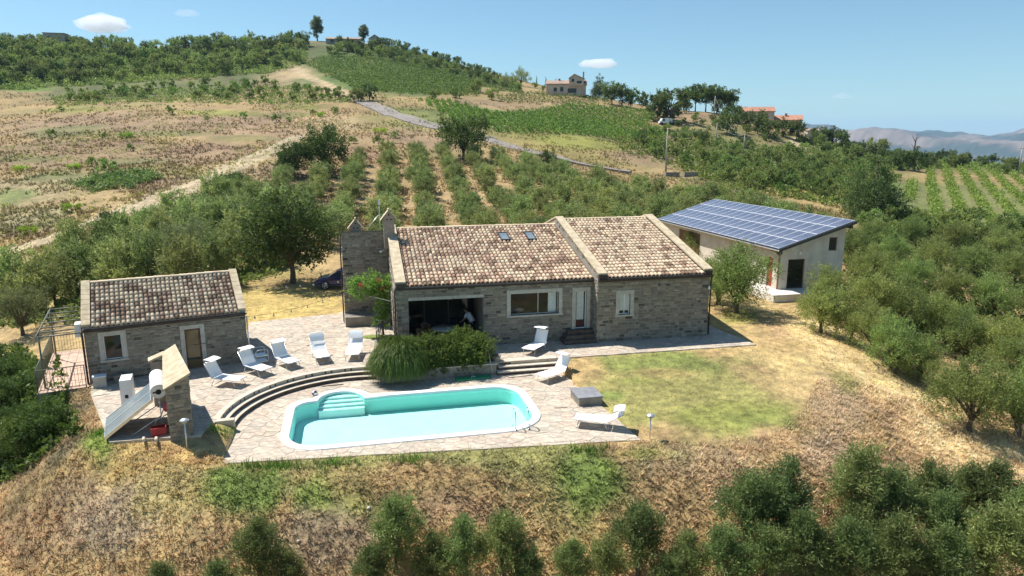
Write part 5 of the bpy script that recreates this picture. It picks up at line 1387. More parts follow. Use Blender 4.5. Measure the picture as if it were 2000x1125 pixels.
# string of bulbs across the yard
def festoon(pa, pb_, sag, n, lab, yoff=0):
    pa, pb_ = np.array(pa), np.array(pb_)
    f = empty('string_lights', tuple(pa), 0, lab, 'string lights', 'strings of bulbs across the yard')
    pts = [(pb_ - pa) * t - np.array([0, 0, sag * 4 * t * (1 - t)]) for t in np.linspace(0, 1, 25)]
    mb = MB(); mb.tube([tuple(q) for q in pts], .010, 5); mb.build('cable', M_DARK, f)
    for i in range(n):
        t = (i + .5) / n; q = (pb_ - pa) * t - np.array([0, 0, sag * 4 * t * (1 - t)])
        mb = MB(); mb.tube([(0, 0, 0), (0, 0, -.07)], .02, 6); mb.build('bulb_socket', M_DARK, f, loc=tuple(q))
        mb = MB(); mb.tube([(0, 0, -.06), (0, 0, -.10), (0, 0, -.15), (0, 0, -.17)], [.02, .045, .04, .01], 8); mb.build('bulb', M_FRAME, f, loc=tuple(q))
festoon(HUT.w(6.5, 2.8, 3.3), HOUSE.w(-19.75, 9.5, 2.2), .12, 8, 'upper string of bulbs from the hut ridge to the oven block')
festoon(HUT.w(6.72, .3, 2.2), HOUSE.w(-19.75, 7.3, 1.9), .25, 6, 'lower string of bulbs from the hut corner to the oven block')

# ================================================================== CAR
def car(loc, rz, lab):
    c = empty('parked_car', loc, rz, lab, 'car')     # front towards -x
    prof = [(-2.02,.30),(-2.06,.50),(-1.98,.68),(-1.60,.82),(-1.05,.93),(-.30,1.36),(.35,1.47),(1.15,1.42),(1.72,1.12),(1.98,.95),(2.02,.50),(1.98,.28)]
    def wy(z): return .84 if z < .95 else .84 - (z - .95) * .42
    mb = MB(); m_ = len(prof); vs = []
    for s in (-1, 1):
        for x, z in prof: vs.append((x, s * (wy(z) - (.10 if abs(x) > 1.9 else 0)), z))
    cen = [(x, z) for x, z in prof]
    fs = [(i, i + 1, m_ + i + 1, m_ + i) for i in range(m_ - 1)] + [tuple(range(m_))[::-1], tuple(range(m_, 2 * m_)), (m_ - 1, 0, m_, 2 * m_ - 1)]
    mb.add(vs, fs); b = mb.build('body', M_BLUE, c); bv = b.modifiers.new('bevel', 'BEVEL'); bv.width = .06; bv.segments = 2
    for s in (-1, 1):
        mb = MB(); q = [(-.92,.97),(-.28,1.33),(.33,1.42),(.33,.97)]; mb.add([(x, s * (wy(z) + .006), z) for x, z in q], [(0, 1, 2, 3)]); mb.build('side_window', M_GLASS, c)
        mb = MB(); q = [(.40,.97),(.40,1.42),(1.1,1.38),(1.52,1.10)]; mb.add([(x, s * (wy(z) + .006), z) for x, z in q], [(0, 1, 2, 3)]); mb.build('side_window', M_GLASS, c)
        mb = MB(); mb.add([(-2.0, s * .45, .60), (-1.99, s * .72, .62), (-1.72, s * .86, .80), (-1.75, s * .55, .80)], [(0, 1, 2, 3)]); o = mb.build('headlight', M_WPAINT, c); o.location = (-.03, s * .01, .015)
        mb = MB(); mb.box(-.05, .08, -.09, .09, -.06, .06, inset=.02); mb.build('mirror', M_BLUE, c, loc=(-.85, s * .94, 1.0))
        for x in (-1.28, 1.25):
            w = empty('wheel', (x, s * .76, .31)); w.parent = c
            mb = MB(); mb.tube([(0, -.10, 0), (0, -.08, 0), (0, .08, 0), (0, .10, 0)], [.27, .31, .31, .27], 20); mb.build('tyre', M_RUBBER, w)
            mb = MB()
            mb.tube([(0, s * .098, 0), (0, s * .112, 0)], .06, 10)
            for k in range(7):
                t = 2 * math.pi * k / 7; mb.tube([(.04 * math.cos(t), s * .105, .04 * math.sin(t)), (.2 * math.cos(t), s * .105, .2 * math.sin(t))], .022, 5)
            mb.tube([(.205 * math.cos(2 * math.pi * k / 20), s * .102, .205 * math.sin(2 * math.pi * k / 20)) for k in range(21)], .016, 5); mb.build('rim', M_ALU, w)
    mb = MB(); mb.add([(-1.02, -.72, .955), (-.32, -.62, 1.36), (-.32, .62, 1.36), (-1.02, .72, .955)], [(0, 1, 2, 3)]); o = mb.build('windscreen', M_GLASS, c); o.location = (-.012, 0, .012)
    mb = MB(); mb.box(-2.07, -2.03, -.35, .35, .42, .54); mb.build('grille', M_DARK, c)
car((-12.55, 50.3, gz(-12.55, 50.3) + .01), R(6), 'dark blue car parked in the shade of the big yard tree')

# ================================================================== VEGETATION
ORD1 = 'first second third fourth fifth sixth seventh eighth ninth tenth eleventh twelfth thirteenth fourteenth fifteenth sixteenth seventeenth eighteenth nineteenth'.split()
TENS = {20: 'twent', 30: 'thirt', 40: 'fort', 50: 'fift', 60: 'sixt', 70: 'sevent', 80: 'eight', 90: 'ninet'}
def ordinal(n):
    if n < 20: return ORD1[n - 1]
    if n >= 100: return 'hundredth' if n == 100 else 'hundred-and-' + ordinal(n - 100)
    t, u = n // 10 * 10, n % 10
    return TENS[t] + ('ieth' if u == 0 else 'y-' + ORD1[u - 1])
def unit(a): return a / np.maximum(np.linalg.norm(a, axis=-1, keepdims=True), 1e-9)
def crown_arrays(seed, blobs, nspray, k, slen, L, W, up, dark, light, shell=.5, wob=.6, spread=.55, cl=12):
    g = np.random.default_rng(seed)
    B = np.array(blobs, float)
    wgt = (B[:, 3] * B[:, 4] * B[:, 5]) ** (2 / 3); wgt /= wgt.sum()
    nc = max(8, nspray // cl)
    bi = g.choice(len(B), nc, p=wgt)
    d = unit(g.normal(size=(nc, 3)) + np.array([0, 0, .12]))
    lump = fbm(d[:, 0] * 2.2 + bi * 7.3 + 20, d[:, 1] * 2.2 + d[:, 2] * 1.9 + 20, seed, 3)
    r = (shell + (1 - shell) * g.random(nc) ** .6) * (1 - wob * .5 + wob * lump)
    ci = np.arange(nspray) % nc
    sg = (B[bi, 3:6].mean(1) * .17)[ci, None]
    p = (B[bi, :3] + d * B[bi, 3:6] * r[:, None])[ci] + g.normal(size=(nspray, 3)) * sg
    d = d[ci]; r = r[ci]
    s = unit(d * .8 + np.array([0, 0, up]) + g.normal(size=(nspray, 3)) * .4)
    tone = g.random(nc)[ci]
    t = (np.arange(k) + .5) / k
    base = p[:, None] + s[:, None] * (slen * (.6 + .8 * g.random((nspray, 1, 1))) * t[None, :, None]) + g.normal(size=(nspray, k, 3)) * slen * .10
    ld = unit(s[:, None] * .75 + g.normal(size=(nspray, k, 3)) * spread)
    wv = unit(np.cross(ld, g.normal(size=(nspray, k, 3))))
    sz = (.7 + .6 * g.random((nspray, k, 1)))
    base = base.reshape(-1, 3); ld = (ld * L * sz).reshape(-1, 3); wv = (wv * W * sz).reshape(-1, 3)
    n = len(base)
    V = np.stack([base, base + ld * .45 + wv * .5, base + ld, base + ld * .45 - wv * .5], 1).reshape(-1, 3)
    F = np.arange(n * 4).reshape(-1, 4)
    f = np.clip(.05 + .45 * g.random(n) + .55 * np.repeat(tone, k) * np.repeat(np.clip((r - shell * .6) / (1.1 - shell * .6), 0, 1), k), 0, 1)[:, None]  # leaves deeper in the crown coloured darker: inner shade put into the colour
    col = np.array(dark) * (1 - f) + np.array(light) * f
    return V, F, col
def trunk_mesh(name, seed, h, r, tips, stems=1):
    rg = random.Random(seed); mb = MB()
    for s in range(stems):
        ox, oy = (rg.uniform(-.12, .12), rg.uniform(-.12, .12)) if stems > 1 else (0, 0)
        fork = (ox + rg.uniform(-.1, .1), oy + rg.uniform(-.1, .1), h * rg.uniform(.8, 1))
        mb.tube([(ox, oy, -.35), (ox * 1.1, oy * 1.1, 0), (ox + rg.uniform(-.06, .06), oy + rg.uniform(-.06, .06), h * .5), fork], [r * 1.5, r * 1.15, r * .9, r * .75], 7)
        for t in tips[s::stems]:
            m = [(fork[i] * .45 + t[i] * .55 + rg.uniform(-.12, .12)) for i in range(3)]
            mb.tube([fork, tuple(m), t], [r * .6, r * .4, r * .12], 5)
    me = mb.mesh(name); me.materials.append(M_BARK)
    return me
PROTO = {}
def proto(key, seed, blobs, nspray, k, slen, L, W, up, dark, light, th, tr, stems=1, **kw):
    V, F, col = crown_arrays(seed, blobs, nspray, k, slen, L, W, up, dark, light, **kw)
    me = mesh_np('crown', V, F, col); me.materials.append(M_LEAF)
    tips = [(b[0] * .8, b[1] * .8, b[2] + b[5] * .2) for b in blobs]
    PROTO[key] = (me, trunk_mesh('trunk', seed, th, tr, tips, stems))
OD, OLt = (.060, .080, .030), (.200, .230, .090)
FD, FL = (.036, .056, .021), (.158, .192, .076)
rg = random.Random(5)
def olive_blobs(seed, w, h, n=6, tall=1.0):
    g = random.Random(seed); b = [(0, 0, h * .52, w * .36, w * .36, h * .34)]
    for i in range(n):
        a = 2 * math.pi * i / n + g.uniform(-.4, .4); rr = w * g.uniform(.16, .32)
        b.append((rr * math.cos(a), rr * math.sin(a), h * g.uniform(.36, .66), w * g.uniform(.17, .27), w * g.uniform(.17, .27), h * g.uniform(.17, .27) * tall))
    for i in range(2): b.append((g.uniform(-.1, .1) * w, g.uniform(-.1, .1) * w, h * g.uniform(.72, .84), w * g.uniform(.13, .2), w * g.uniform(.13, .2), h * .17))
    return b
for i in range(4):
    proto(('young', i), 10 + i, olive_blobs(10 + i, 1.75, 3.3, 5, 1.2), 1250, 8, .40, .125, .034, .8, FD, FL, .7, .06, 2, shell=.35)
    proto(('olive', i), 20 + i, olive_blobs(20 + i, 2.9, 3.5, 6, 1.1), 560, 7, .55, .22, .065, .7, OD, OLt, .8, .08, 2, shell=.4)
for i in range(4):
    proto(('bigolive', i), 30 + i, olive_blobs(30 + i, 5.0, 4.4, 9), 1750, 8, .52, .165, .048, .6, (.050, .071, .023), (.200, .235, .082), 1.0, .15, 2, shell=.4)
def round_blobs(seed, w, h, n=8, base=.5):
    g = random.Random(seed); b = [(0, 0, h * base, w * .38, w * .38, h * .36)]
    for i in range(n):
        a = 2 * math.pi * i / n + g.uniform(-.5, .5); rr = w * g.uniform(.14, .30)
        b.append((rr * math.cos(a), rr * math.sin(a), h * (base + g.uniform(-.16, .30)), w * g.uniform(.16, .26), w * g.uniform(.16, .26), h * g.uniform(.14, .24)))
    return b
DKD, DKL = (.020, .036, .010), (.068, .105, .026)
proto(('yard', 0), 41, round_blobs(41, 7.4, 7.0, 13, .55), 3600, 6, .40, .20, .10, .1, (.020, .036, .011), (.072, .110, .030), 1.7, .22, shell=.45)
for i in range(3): proto(('dark', i), 44 + i, round_blobs(44 + i, 5.0, 4.2, 9, .48), 1500, 6, .34, .17, .085, .2, DKD, DKL, .8, .15, shell=.5)
for i in range(3): proto(('greyoak', i), 48 + i, round_blobs(48 + i, 5.2, 4.8, 9, .5), 1500, 7, .4, .15, .05, .4, (.045, .060, .028), (.135, .155, .075), .9, .16, shell=.45)
for i in range(4): proto(('scrub', i), 54 + i, round_blobs(54 + i, 6.4, 5.4, 8, .48), 420, 5, .6, .42, .22, .3, (.060, .085, .027), (.165, .200, .066), 1.0, .15, shell=.42)
for i in range(3): proto(('scrubd', i), 60 + i, round_blobs(60 + i, 6.0, 5.6, 8, .5), 420, 5, .55, .42, .22, .25, (.032, .050, .018), (.095, .125, .040), 1.0, .15, shell=.42)
for i in range(3): proto(('bush', i), 64 + i, round_blobs(64 + i, 2.2, 1.7, 6, .45), 260, 6, .22, .15, .07, .5, (.045, .075, .020), (.13, .19, .045), .3, .04, shell=.4)
proto(('lime', 0), 68, round_blobs(68, 3.0, 1.3, 6, .4), 300, 6, .2, .16, .07, .5, (.11, .17, .020), (.22, .31, .040), .2, .04, shell=.4)
proto(('weep', 0), 69, olive_blobs(69, 4.0, 3.6, 7), 520, 8, .6, .22, .05, .5, (.10, .13, .05), (.21, .25, .10), .7, .1, 2, shell=.4)
cb = [(0, 0, .6 + 6.2 * t, 2.9 * (1 - t) ** .75 + .25, 2.9 * (1 - t) ** .75 + .25, .75) for t in np.linspace(0, 1, 9)]
proto(('cedar', 0), 70, cb + [(1.6 * math.cos(a), 1.6 * math.sin(a), 1.8 + .5 * (i % 3), 1.2, 1.2, .9) for i, a in enumerate(np.linspace(0, 5.6, 7))], 2600, 7, .55, .20, .085, .15, (.022, .040, .014), (.085, .115, .040), 1.2, .2, shell=.45)
pb_ = [(2.6 * math.cos(a) * (i % 2 + .3) / 1.3, 2.6 * math.sin(a) * (i % 2 + .3) / 1.3, 5.6 + 1.1 * (i % 3), 2.3, 2.3, 1.9) for i, a in enumerate(np.linspace(0, 5.6, 8))]
for i in range(2): proto(('pine', i), 72 + i, pb_, 1100, 6, .6, .5, .22, .3, (.030, .052, .014), (.095, .135, .032), 3.0, .25, shell=.4)
proto(('cypress', 0), 75, [(0, 0, 1.0 + 6 * t, .75 * (1 - t * .75), .75 * (1 - t * .75), 1.0) for t in np.linspace(0, 1, 6)], 260, 5, .5, .4, .16, 1.2, (.018, .032, .012), (.05, .075, .025), .8, .12)
proto(('gum', 0), 76, [(0, 0, 7.5, 2.4, 2.4, 2.2), (1.1, .3, 5.4, 1.8, 1.8, 1.5), (-1.2, 0, 5.6, 1.7, 1.7, 1.6), (.3, -.4, 9.2, 1.7, 1.7, 1.5), (.2, .2, 3.4, 1.6, 1.6, 1.4)], 1200, 6, .6, .48, .2, .2, (.045, .062, .028), (.125, .15, .062), 3.0, .3, shell=.4)
def plant(key, x, y, sc, rz, label, cat, group=None, name=None, z=None, sz=None):
    me, tm = PROTO[key]
    e = empty(name or {'young': 'olive_tree', 'olive': 'olive_tree', 'bigolive': 'olive_tree', 'yard': 'walnut_tree', 'dark': 'carob_tree', 'greyoak': 'oak_tree', 'scrub': 'scrub_tree', 'scrubd': 'scrub_tree', 'bush': 'bush', 'lime': 'bush', 'weep': 'almond_tree', 'cedar': 'cedar_tree', 'pine': 'pine_tree', 'cypress': 'cypress_tree', 'gum': 'eucalyptus_tree'}[key[0]],
              (x, y, gz(x, y) if z is None else z), rz, label, cat, group, scale=(sc, sc, sc * (sz or 1.0)))
    link('trunk', tm, None, e); link('crown', me, None, e)
    return e
rg = random.Random(77)
def rot(): return rg.uniform(0, 6.28)
# ---- the grove behind the house: straight rows running away
TANR = math.tan(R(-9.2))
rows = []
for ri, x0 in enumerate(np.arange(-56.5, 42, 5.35)):
    row = []
    for Yt in np.arange(66, 152, 4.4):
        yy = Yt + rg.uniform(-.8, .8); xx = x0 + TANR * (yy - 106) + rg.uniform(-.5, .5)
        u = 1000 + FPX * xx / yy
        lim = np.interp(u, [420, 520, 640, 720, 900, 1060, 1250, 1400, 1560], [95, 108, 120, 136, 138, 136, 120, 100, 82])
        if yy > lim: continue
        if u < np.interp(yy, [60, 100, 140], [330, 470, 640]) or u > 1620: continue
        if (xx - 2) ** 2 / 400 + (yy - 52) ** 2 / 220 < 1: continue
        if float(sd_poly(np.array([xx]), np.array([yy]), PLOT)[0]) < 2.5: continue
        if rg.random() < .04: continue
        row.append((xx, yy))
    if row: rows.append(row)
for ri, row in enumerate(rows):
    for k, (xx, yy) in enumerate(row):
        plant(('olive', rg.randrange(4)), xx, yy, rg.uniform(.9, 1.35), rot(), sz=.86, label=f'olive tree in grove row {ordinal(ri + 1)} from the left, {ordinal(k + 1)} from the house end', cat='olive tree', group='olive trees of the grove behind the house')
def batch(spots, keyf, where, cat, group, word, scf, noun=None):
    """spots in picture points (base of the plant); labelled by their order from the left"""
    spots = sorted(spots)
    for i, s in enumerate(spots):
        p = gp(s[0], s[1]); key = keyf(i); sc = scf(i) if len(s) < 3 else s[2]
        plant(key, p[0], p[1], sc, rot(), f'{word}, {ordinal(i + 1)} from the left {where}', cat, group, name=noun, z=p[2] - .1)
def inpoly(poly, n, seed, mind):
    g = random.Random(seed); out = []; xs = [p[0] for p in poly]; ys = [p[1] for p in poly]; tries = 0
    while len(out) < n and tries < n * 60:
        tries += 1
        q = (g.uniform(min(xs), max(xs)), g.uniform(min(ys), max(ys)))
        if float(sd_poly(np.array([q[0]]), np.array([q[1]]), poly)[0]) > 0: continue
        if any(abs(q[0] - o[0]) < mind and abs(q[1] - o[1]) < mind * .45 for o in out): continue
        out.append(q)
    return out
# left valley olives
batch([q for q in [(30,470),(75,500),(20,545),(90,560),(150,520),(205,505),(250,480),(300,470),(320,500),(270,525),(215,545),(150,575),(110,600),(60,620),(330,540),(380,520),(420,560),(455,530),(480,500),(500,470),(440,485),(400,450),(345,440),
       (455,440),(505,430),(540,445),(480,405),(430,415),(385,480),(30,600),(-20,580),(-10,520),(360,575),(300,570),(240,585),(555,500),(520,520),(190,470),(120,480)] if q[1] > np.interp(q[0], [0, 100, 200, 300, 400, 480], [555, 528, 492, 452, 418, 385])],
      lambda i: ('olive', i % 4), 'in the valley behind the hut', 'olive tree', 'olive trees in the valley behind the hut', 'feathery grey-green olive tree', lambda i: rg.uniform(1.05, 1.4))
plant(('greyoak', 0), *gp(375, 545)[:2], 1.0, 1.0, 'broad grey-leaved tree with dark shade behind the hut roof', 'tree')
plant(('greyoak', 1), *gp(45, 655)[:2], .8, 2.0, 'grey-leaved tree standing left of the pergola frame', 'tree')
p = at_z(572, 552, 0); plant(('yard', 0), p[0], p[1], 1.0, .6, 'big dark round tree shading the car in the yard', 'tree')
plant(('dark', 0), *gp(218, 470)[:2], .85, 2.2, 'small dark round tree by the sandy track', 'tree')
plant(('dark', 1), *gp(445, 388)[:2], 1.0, 3.0, 'dark bushy tree above the valley olives', 'tree')
plant(('dark', 2), *gp(635, 340)[:2], 2.0, .4, 'large dark tree clump at the upper left of the grove', 'tree')
plant(('dark', 0), *gp(575, 345)[:2], 1.5, 1.4, 'glossy green low tree left of the large dark clump', 'tree')
plant(('dark', 1), *gp(905, 312)[:2], 2.3, 2.4, 'broad dark carob tree below the bend of the road', 'tree')
plant(('dark', 2), *gp(1070, 332)[:2], .95, 3.4, 'small dark tree at the roadside above the grove', 'tree')
plant(('scrubd', 0), *gp(722, 197)[:2], 1.05, 3.4, 'round dark bush at the bend of the road', 'bush')
# left foot of the bank: dense dark shrubs
batch([(10,755),(40,785),(15,815),(65,845),(100,845),(0,870),(45,890),(-10,935),(-30,790),(-25,720),(80,868),(25,850)], lambda i: ('dark', i % 3), 'in the dark thicket below the side terrace', 'shrub', 'dark shrubs below the side terrace', 'dark green leafy shrub', lambda i: rg.uniform(.34, .48), 'shrub')
# right-hand olives
batch([(1442,612,1.0),(1400,595,.8),(1602,650,0.69),(1660,668,0.65),(1700,690,0.60),(1745,728,0.67),(1795,745,0.57),(1890,845,0.79),(1985,850,0.77),(1620,600,0.65),(1690,620,0.69),(1760,640,0.73),(1830,670,0.73),(1880,700,0.69),(1950,720,0.73),(1985,760,0.69),
       (1700,560,0.73),(1780,575,0.77),(1860,600,0.77),(1940,620,0.82),(1665,520,0.73),(1740,520,0.77),(1820,530,0.82),(1900,545,0.82),(1980,560,0.86),(1700,485,0.77),(1780,480,0.86),(1860,490,0.86),(1950,500,0.90),(1372,520,.8),(2060,800,0.77),(2040,640,0.82)],
      lambda i: ('bigolive', i % 4), 'on the right of the barn', 'olive tree', 'spreading olive trees on the right', 'spreading olive tree', None)
# foreground young olives
batch([(510,1150,0.74),(430,1190,0.52),(320,1180,0.46),(570,1175,0.52),(775,1120,0.83),(730,1165,0.59),(850,1165,0.67),(905,1150,0.70),(985,1135,0.78),(1030,1170,0.55),(1115,1160,0.59),(1180,1170,0.67),(1245,1135,0.85),(1340,1165,0.67),(1300,1190,0.59),(1455,1080,0.92),(1520,1070,0.97),(1415,1180,0.79),(1490,1170,0.79),
       (1570,1165,0.88),(1660,1040,0.97),(1690,1110,0.88),(1740,1065,0.88),(1650,1170,0.88),(1740,1170,0.92),(1810,1050,0.88),(1840,1120,0.88),(1880,1030,0.79),(1930,1050,0.92),(1985,1100,0.88),(1830,1185,0.88),(1920,1165,0.97),(2010,1170,0.97)],
      lambda i: ('young', i % 4), 'along the foot of the front bank', 'olive tree', 'young olive trees on the front bank', 'upright young olive', None)
# isolated shrubs in the dry field
batch([(337,225,1.5),(475,232,1.2),(540,240,1.3),(100,268,1.2),(200,272,1.0),(212,338,1.6),(180,325,1.1),(405,237,.9),(655,222,1.2),(612,225,1),(565,238,.8),(120,218,1),(255,297,1.0),(690,280,1.0),(740,285,1.3),(770,270,1),(630,195,1.3),(660,180,1.2),(600,175,1.3),(700,190,1)],
      lambda i: ('bush', i % 3), 'in the dry field left of the road', 'bush', 'lone bushes in the dry field', 'lone green bush', None, 'bush')
batch([(250,270,1.2),(140,412,1.0),(58,458,1.0),(145,330,.9),(625,228,1.1),(745,262,1.3),(330,405,.8),(40,335,1.0)], lambda i: ('lime', 0), 'in the dry field by the track', 'bush', 'bright green low bushes', 'bright lime-green low bush', None, 'bush')
# scrub on the upper slopes
sp = inpoly([(-30,100),(100,88),(210,95),(330,105),(420,112),(560,108),(600,125),(520,140),(420,150),(300,155),(150,165),(-30,168)], 120, 3, 17)
batch(sp, lambda i: ('scrub', i % 4) if i % 5 else ('scrubd', i % 3), 'in the scrub on the upper left slope', 'tree', 'scrub trees on the upper left slope', 'mid-green scrub tree', lambda i: rg.uniform(.75, 1.45))
sp = inpoly([(-30,88),(100,80),(200,88),(260,96),(200,102),(80,104),(-30,110)], 36, 4, 13) + inpoly([(330,92),(440,82),(520,88),(600,84),(590,98),(420,106),(340,104)], 34, 5, 13)
batch(sp, lambda i: ('scrubd', i % 3) if i % 3 == 0 else ('scrub', i % 4), 'along the upper left skyline', 'tree', 'dark trees along the left skyline', 'dark evergreen tree', lambda i: rg.uniform(.9, 1.5))
sp = inpoly([(120,185),(300,170),(520,165),(600,172),(690,200),(560,200),(300,195),(130,205)], 52, 6, 15)
batch(sp, lambda i: ('bush', i % 3) if i % 2 else ('scrub', i % 4), 'in the shrub band across the field', 'shrub', 'shrubs in the band across the field', 'green shrub', lambda i: rg.uniform(1.3, 2.0) if i % 2 else rg.uniform(.5, .75), 'shrub')
sp = inpoly([(680,92),(760,88),(830,105),(930,140),(1010,165),(1020,185),(930,158),(860,140),(760,118),(690,108)], 80, 7, 14)
batch(sp, lambda i: ('scrub', i % 4) if i % 3 else ('scrubd', i % 3), 'on the slope above the hill orchard', 'tree', 'trees above the hill orchard', 'grey-green hillside tree', lambda i: rg.uniform(.55, 1.0))
sp = inpoly([(640,100),(690,92),(700,108),(650,112)], 7, 8, 12) + [(540,128),(700,200),(930,180),(960,195),(890,192),(850,196)]
batch(sp, lambda i: ('scrub', i % 4), 'round the edges of the hill orchard', 'tree', 'trees round the hill orchard', 'bushy green tree', lambda i: rg.uniform(.7, 1.1))
# skyline individuals
plant(('gum', 0), *gp(620, 80)[:2], 1.25, 1.0, 'tall pale eucalyptus standing up on the hilltop skyline', 'tree')
plant(('gum', 0), *gp(711, 86)[:2], .95, 2.5, 'second tall tree on the hilltop right of the eucalyptus', 'tree')
sp = [(745,92),(760,94),(778,92),(795,98),(815,106),(850,112),(875,118),(895,122),(930,142),(950,150),(965,152),(560,84),(585,82),(665,90)]
batch(sp, lambda i: ('scrubd', i % 3), 'along the right shoulder of the hilltop', 'tree', 'dark trees on the hill shoulder', 'dark skyline tree', lambda i: rg.uniform(.65, 1.1))
plant(('weep', 0), *gp(1018, 168)[:2], 2.6, 2.5, 'tall yellowish tree left of the hillside villa', 'tree')
plant(('weep', 0), *gp(990, 172)[:2], 1.8, 1.5, 'shorter yellow-green tree left of the hillside villa', 'tree')
batch([(1045,172),(1062,176),(1078,182),(1100,186)], lambda i: ('scrub', i % 4), 'in front of the hillside villa', 'tree', 'bushes before the villa', 'garden bush', lambda i: rg.uniform(.5, .75), 'bush')
for i, (a, b, c) in enumerate(((1048,165,.55),(1066,168,.6),(1086,160,.65))): plant(('cypress', 0), *gp(a, b)[:2], c, 0, f'{ordinal(i + 1)} dark cypress from the left beside the villa', 'tree', 'cypresses by the villa')
plant(('cedar', 0), *gp(1170, 188)[:2], 1.5, 0, 'dark conifer just right of the hillside villa', 'tree')
batch([(1195,205,1.7),(1215,208,1.5),(1232,210,1.3),(1262,214,1.3),(1290,218,1.5),(1310,240,2.2),(1285,235,1.5),(1340,222,1.0),(1400,225,1.0),(1430,240,1.3),(1420,262,1.5),(1455,250,1.1),(1480,262,1.4),(1500,270,1.3),(1530,268,1.2),(1555,275,1.2),(1600,280,1.1),(1625,284,1.2),(1645,290,1.1),(1455,215,.8),(1470,214,.8)],
      lambda i: ('scrubd', i % 3), 'on the ridge between villa and red roofs', 'tree', 'dark trees on the ridge', 'dark ridge tree', None)
batch([(1335,215,.95),(1358,216,1.05),(1378,217,1.1),(1400,220,1.1),(1422,222,1.0)], lambda i: ('pine', i % 2), 'in the clump before the red roofs', 'pine tree', 'umbrella pines on the ridge', 'umbrella pine', None)
plant(('cedar', 0), *gp(1702, 432)[:2], 1.42, .6, 'big dark conifer behind the solar barn', 'tree')
plant(('scrubd', 1), *gp(1785, 335)[:2], 1.25, .6, 'dark oak under the bare branch on the right ridge', 'tree')
plant(('scrub', 1), *gp(1712, 308)[:2], 1.3, .9, 'fresh green tree left of the dark oak on the right ridge', 'tree')
batch([(1745,330,.7),(1840,305,.8),(1860,307,.9),(1885,310,.8),(1680,300,.8),(1660,300,.8),(1820,318,.6)], lambda i: ('scrubd', i % 3), 'along the right-hand ridge line', 'tree', 'trees along the right ridge', 'small dark tree', None)
sp = inpoly([(1560,270),(1650,282),(1740,305),(1830,308),(1960,318),(2030,335),(1990,345),(1900,330),(1790,330),(1700,330),(1600,300)], 60, 14, 12)
batch(sp, lambda i: ('scrub', i % 4) if i % 2 else ('scrubd', i % 3), 'across the right-hand ridge', 'tree', 'trees across the right ridge', 'bushy ridge tree', lambda i: rg.uniform(.35, .8))
sp = inpoly([(1230,215),(1330,222),(1440,240),(1560,268),(1500,280),(1400,255),(1300,250)], 30, 15, 14)
batch(sp, lambda i: ('scrub', i % 4), 'below the umbrella pines', 'shrub', 'shrubs below the pines', 'green shrub', lambda i: rg.uniform(.3, .6), 'shrub')
q = gp(1782, 320)
mb = MB(); mb.tube([(0, 0, 2), (.2, 0, 7.5), (.6, 0, 9.5)], [.28, .18, .05], 6); mb.tube([(.2, 0, 7), (-1.2, .3, 9.6)], [.14, .04], 5); mb.tube([(.3, 0, 7.8), (1.4, -.3, 9.2)], [.1, .03], 5); mb.tube([(.1, 0, 5), (-1.0, .4, 6.6)], [.1, .03], 5)
tag(mb.build('dead_tree', M_BARK, loc=tuple(q)), 'bare dead branches rising above the dark oak', 'dead tree')
# shrubs through the right-hand slope
sp = inpoly([(1210,265),(1340,258),(1450,285),(1560,290),(1680,320),(1740,350),(1660,420),(1600,395),(1520,380),(1430,375),(1380,350),(1330,320),(1240,300)], 95, 12, 16)
batch(sp, lambda i: ('scrub', i % 4) if i % 3 else ('bush', i % 3), 'on the green slope behind the barn', 'shrub', 'shrubs on the slope behind the barn', 'green slope shrub', lambda i: rg.uniform(.42, .75) if i % 3 else rg.uniform(1.2, 1.8), 'shrub')
sp = inpoly([(1690,445),(1800,430),(1900,440),(2020,460),(2020,500),(1850,480),(1700,475)], 26, 13, 22)
batch(sp, lambda i: ('scrub', i % 4), 'on the slope right of the conifer', 'shrub', 'shrubs right of the conifer', 'bright green shrub', lambda i: rg.uniform(.45, .7), 'shrub')

# ---- fields, undergrowth and grass that nobody could count
def clumps(name, label, cat, X, Y, size, ncl, dark, light, seed, hfac=1.0, leaf=.38):
    g = np.random.default_rng(seed); n = len(X); Z = ground_z(X, Y)
    sz = size[0] + (size[1] - size[0]) * g.random(n)
    d = unit(g.normal(size=(n, ncl, 3))); d[..., 2] = np.abs(d[..., 2])
    c = np.stack([X, Y, Z], 1)[:, None] + d * (sz[:, None, None] * np.array([.5, .5, .8 * hfac])) * (.4 + .6 * g.random((n, ncl, 1)))
    a = unit(d + g.normal(size=(n, ncl, 3)) * .7) * (sz * leaf)[:, None, None]
    w = unit(np.cross(a, g.normal(size=(n, ncl, 3)))) * (sz * leaf * .55)[:, None, None]
    V = np.stack([c - a * .5, c + w * .5, c + a * .5, c - w * .5], 2).reshape(-1, 3)
    f = g.random((n, ncl, 1)) * .75 + g.random((n, 1, 1)) * .25
    col = (np.array(dark) * (1 - f) + np.array(light) * f).reshape(-1, 3)
    me = mesh_np(name, V, np.arange(len(V)).reshape(-1, 4), col); me.materials.append(M_LEAF)
    return tag(link(name, me), label, cat, kind='stuff')
def wpoly(px): return [tuple(gp(*q)[:2]) for q in px]
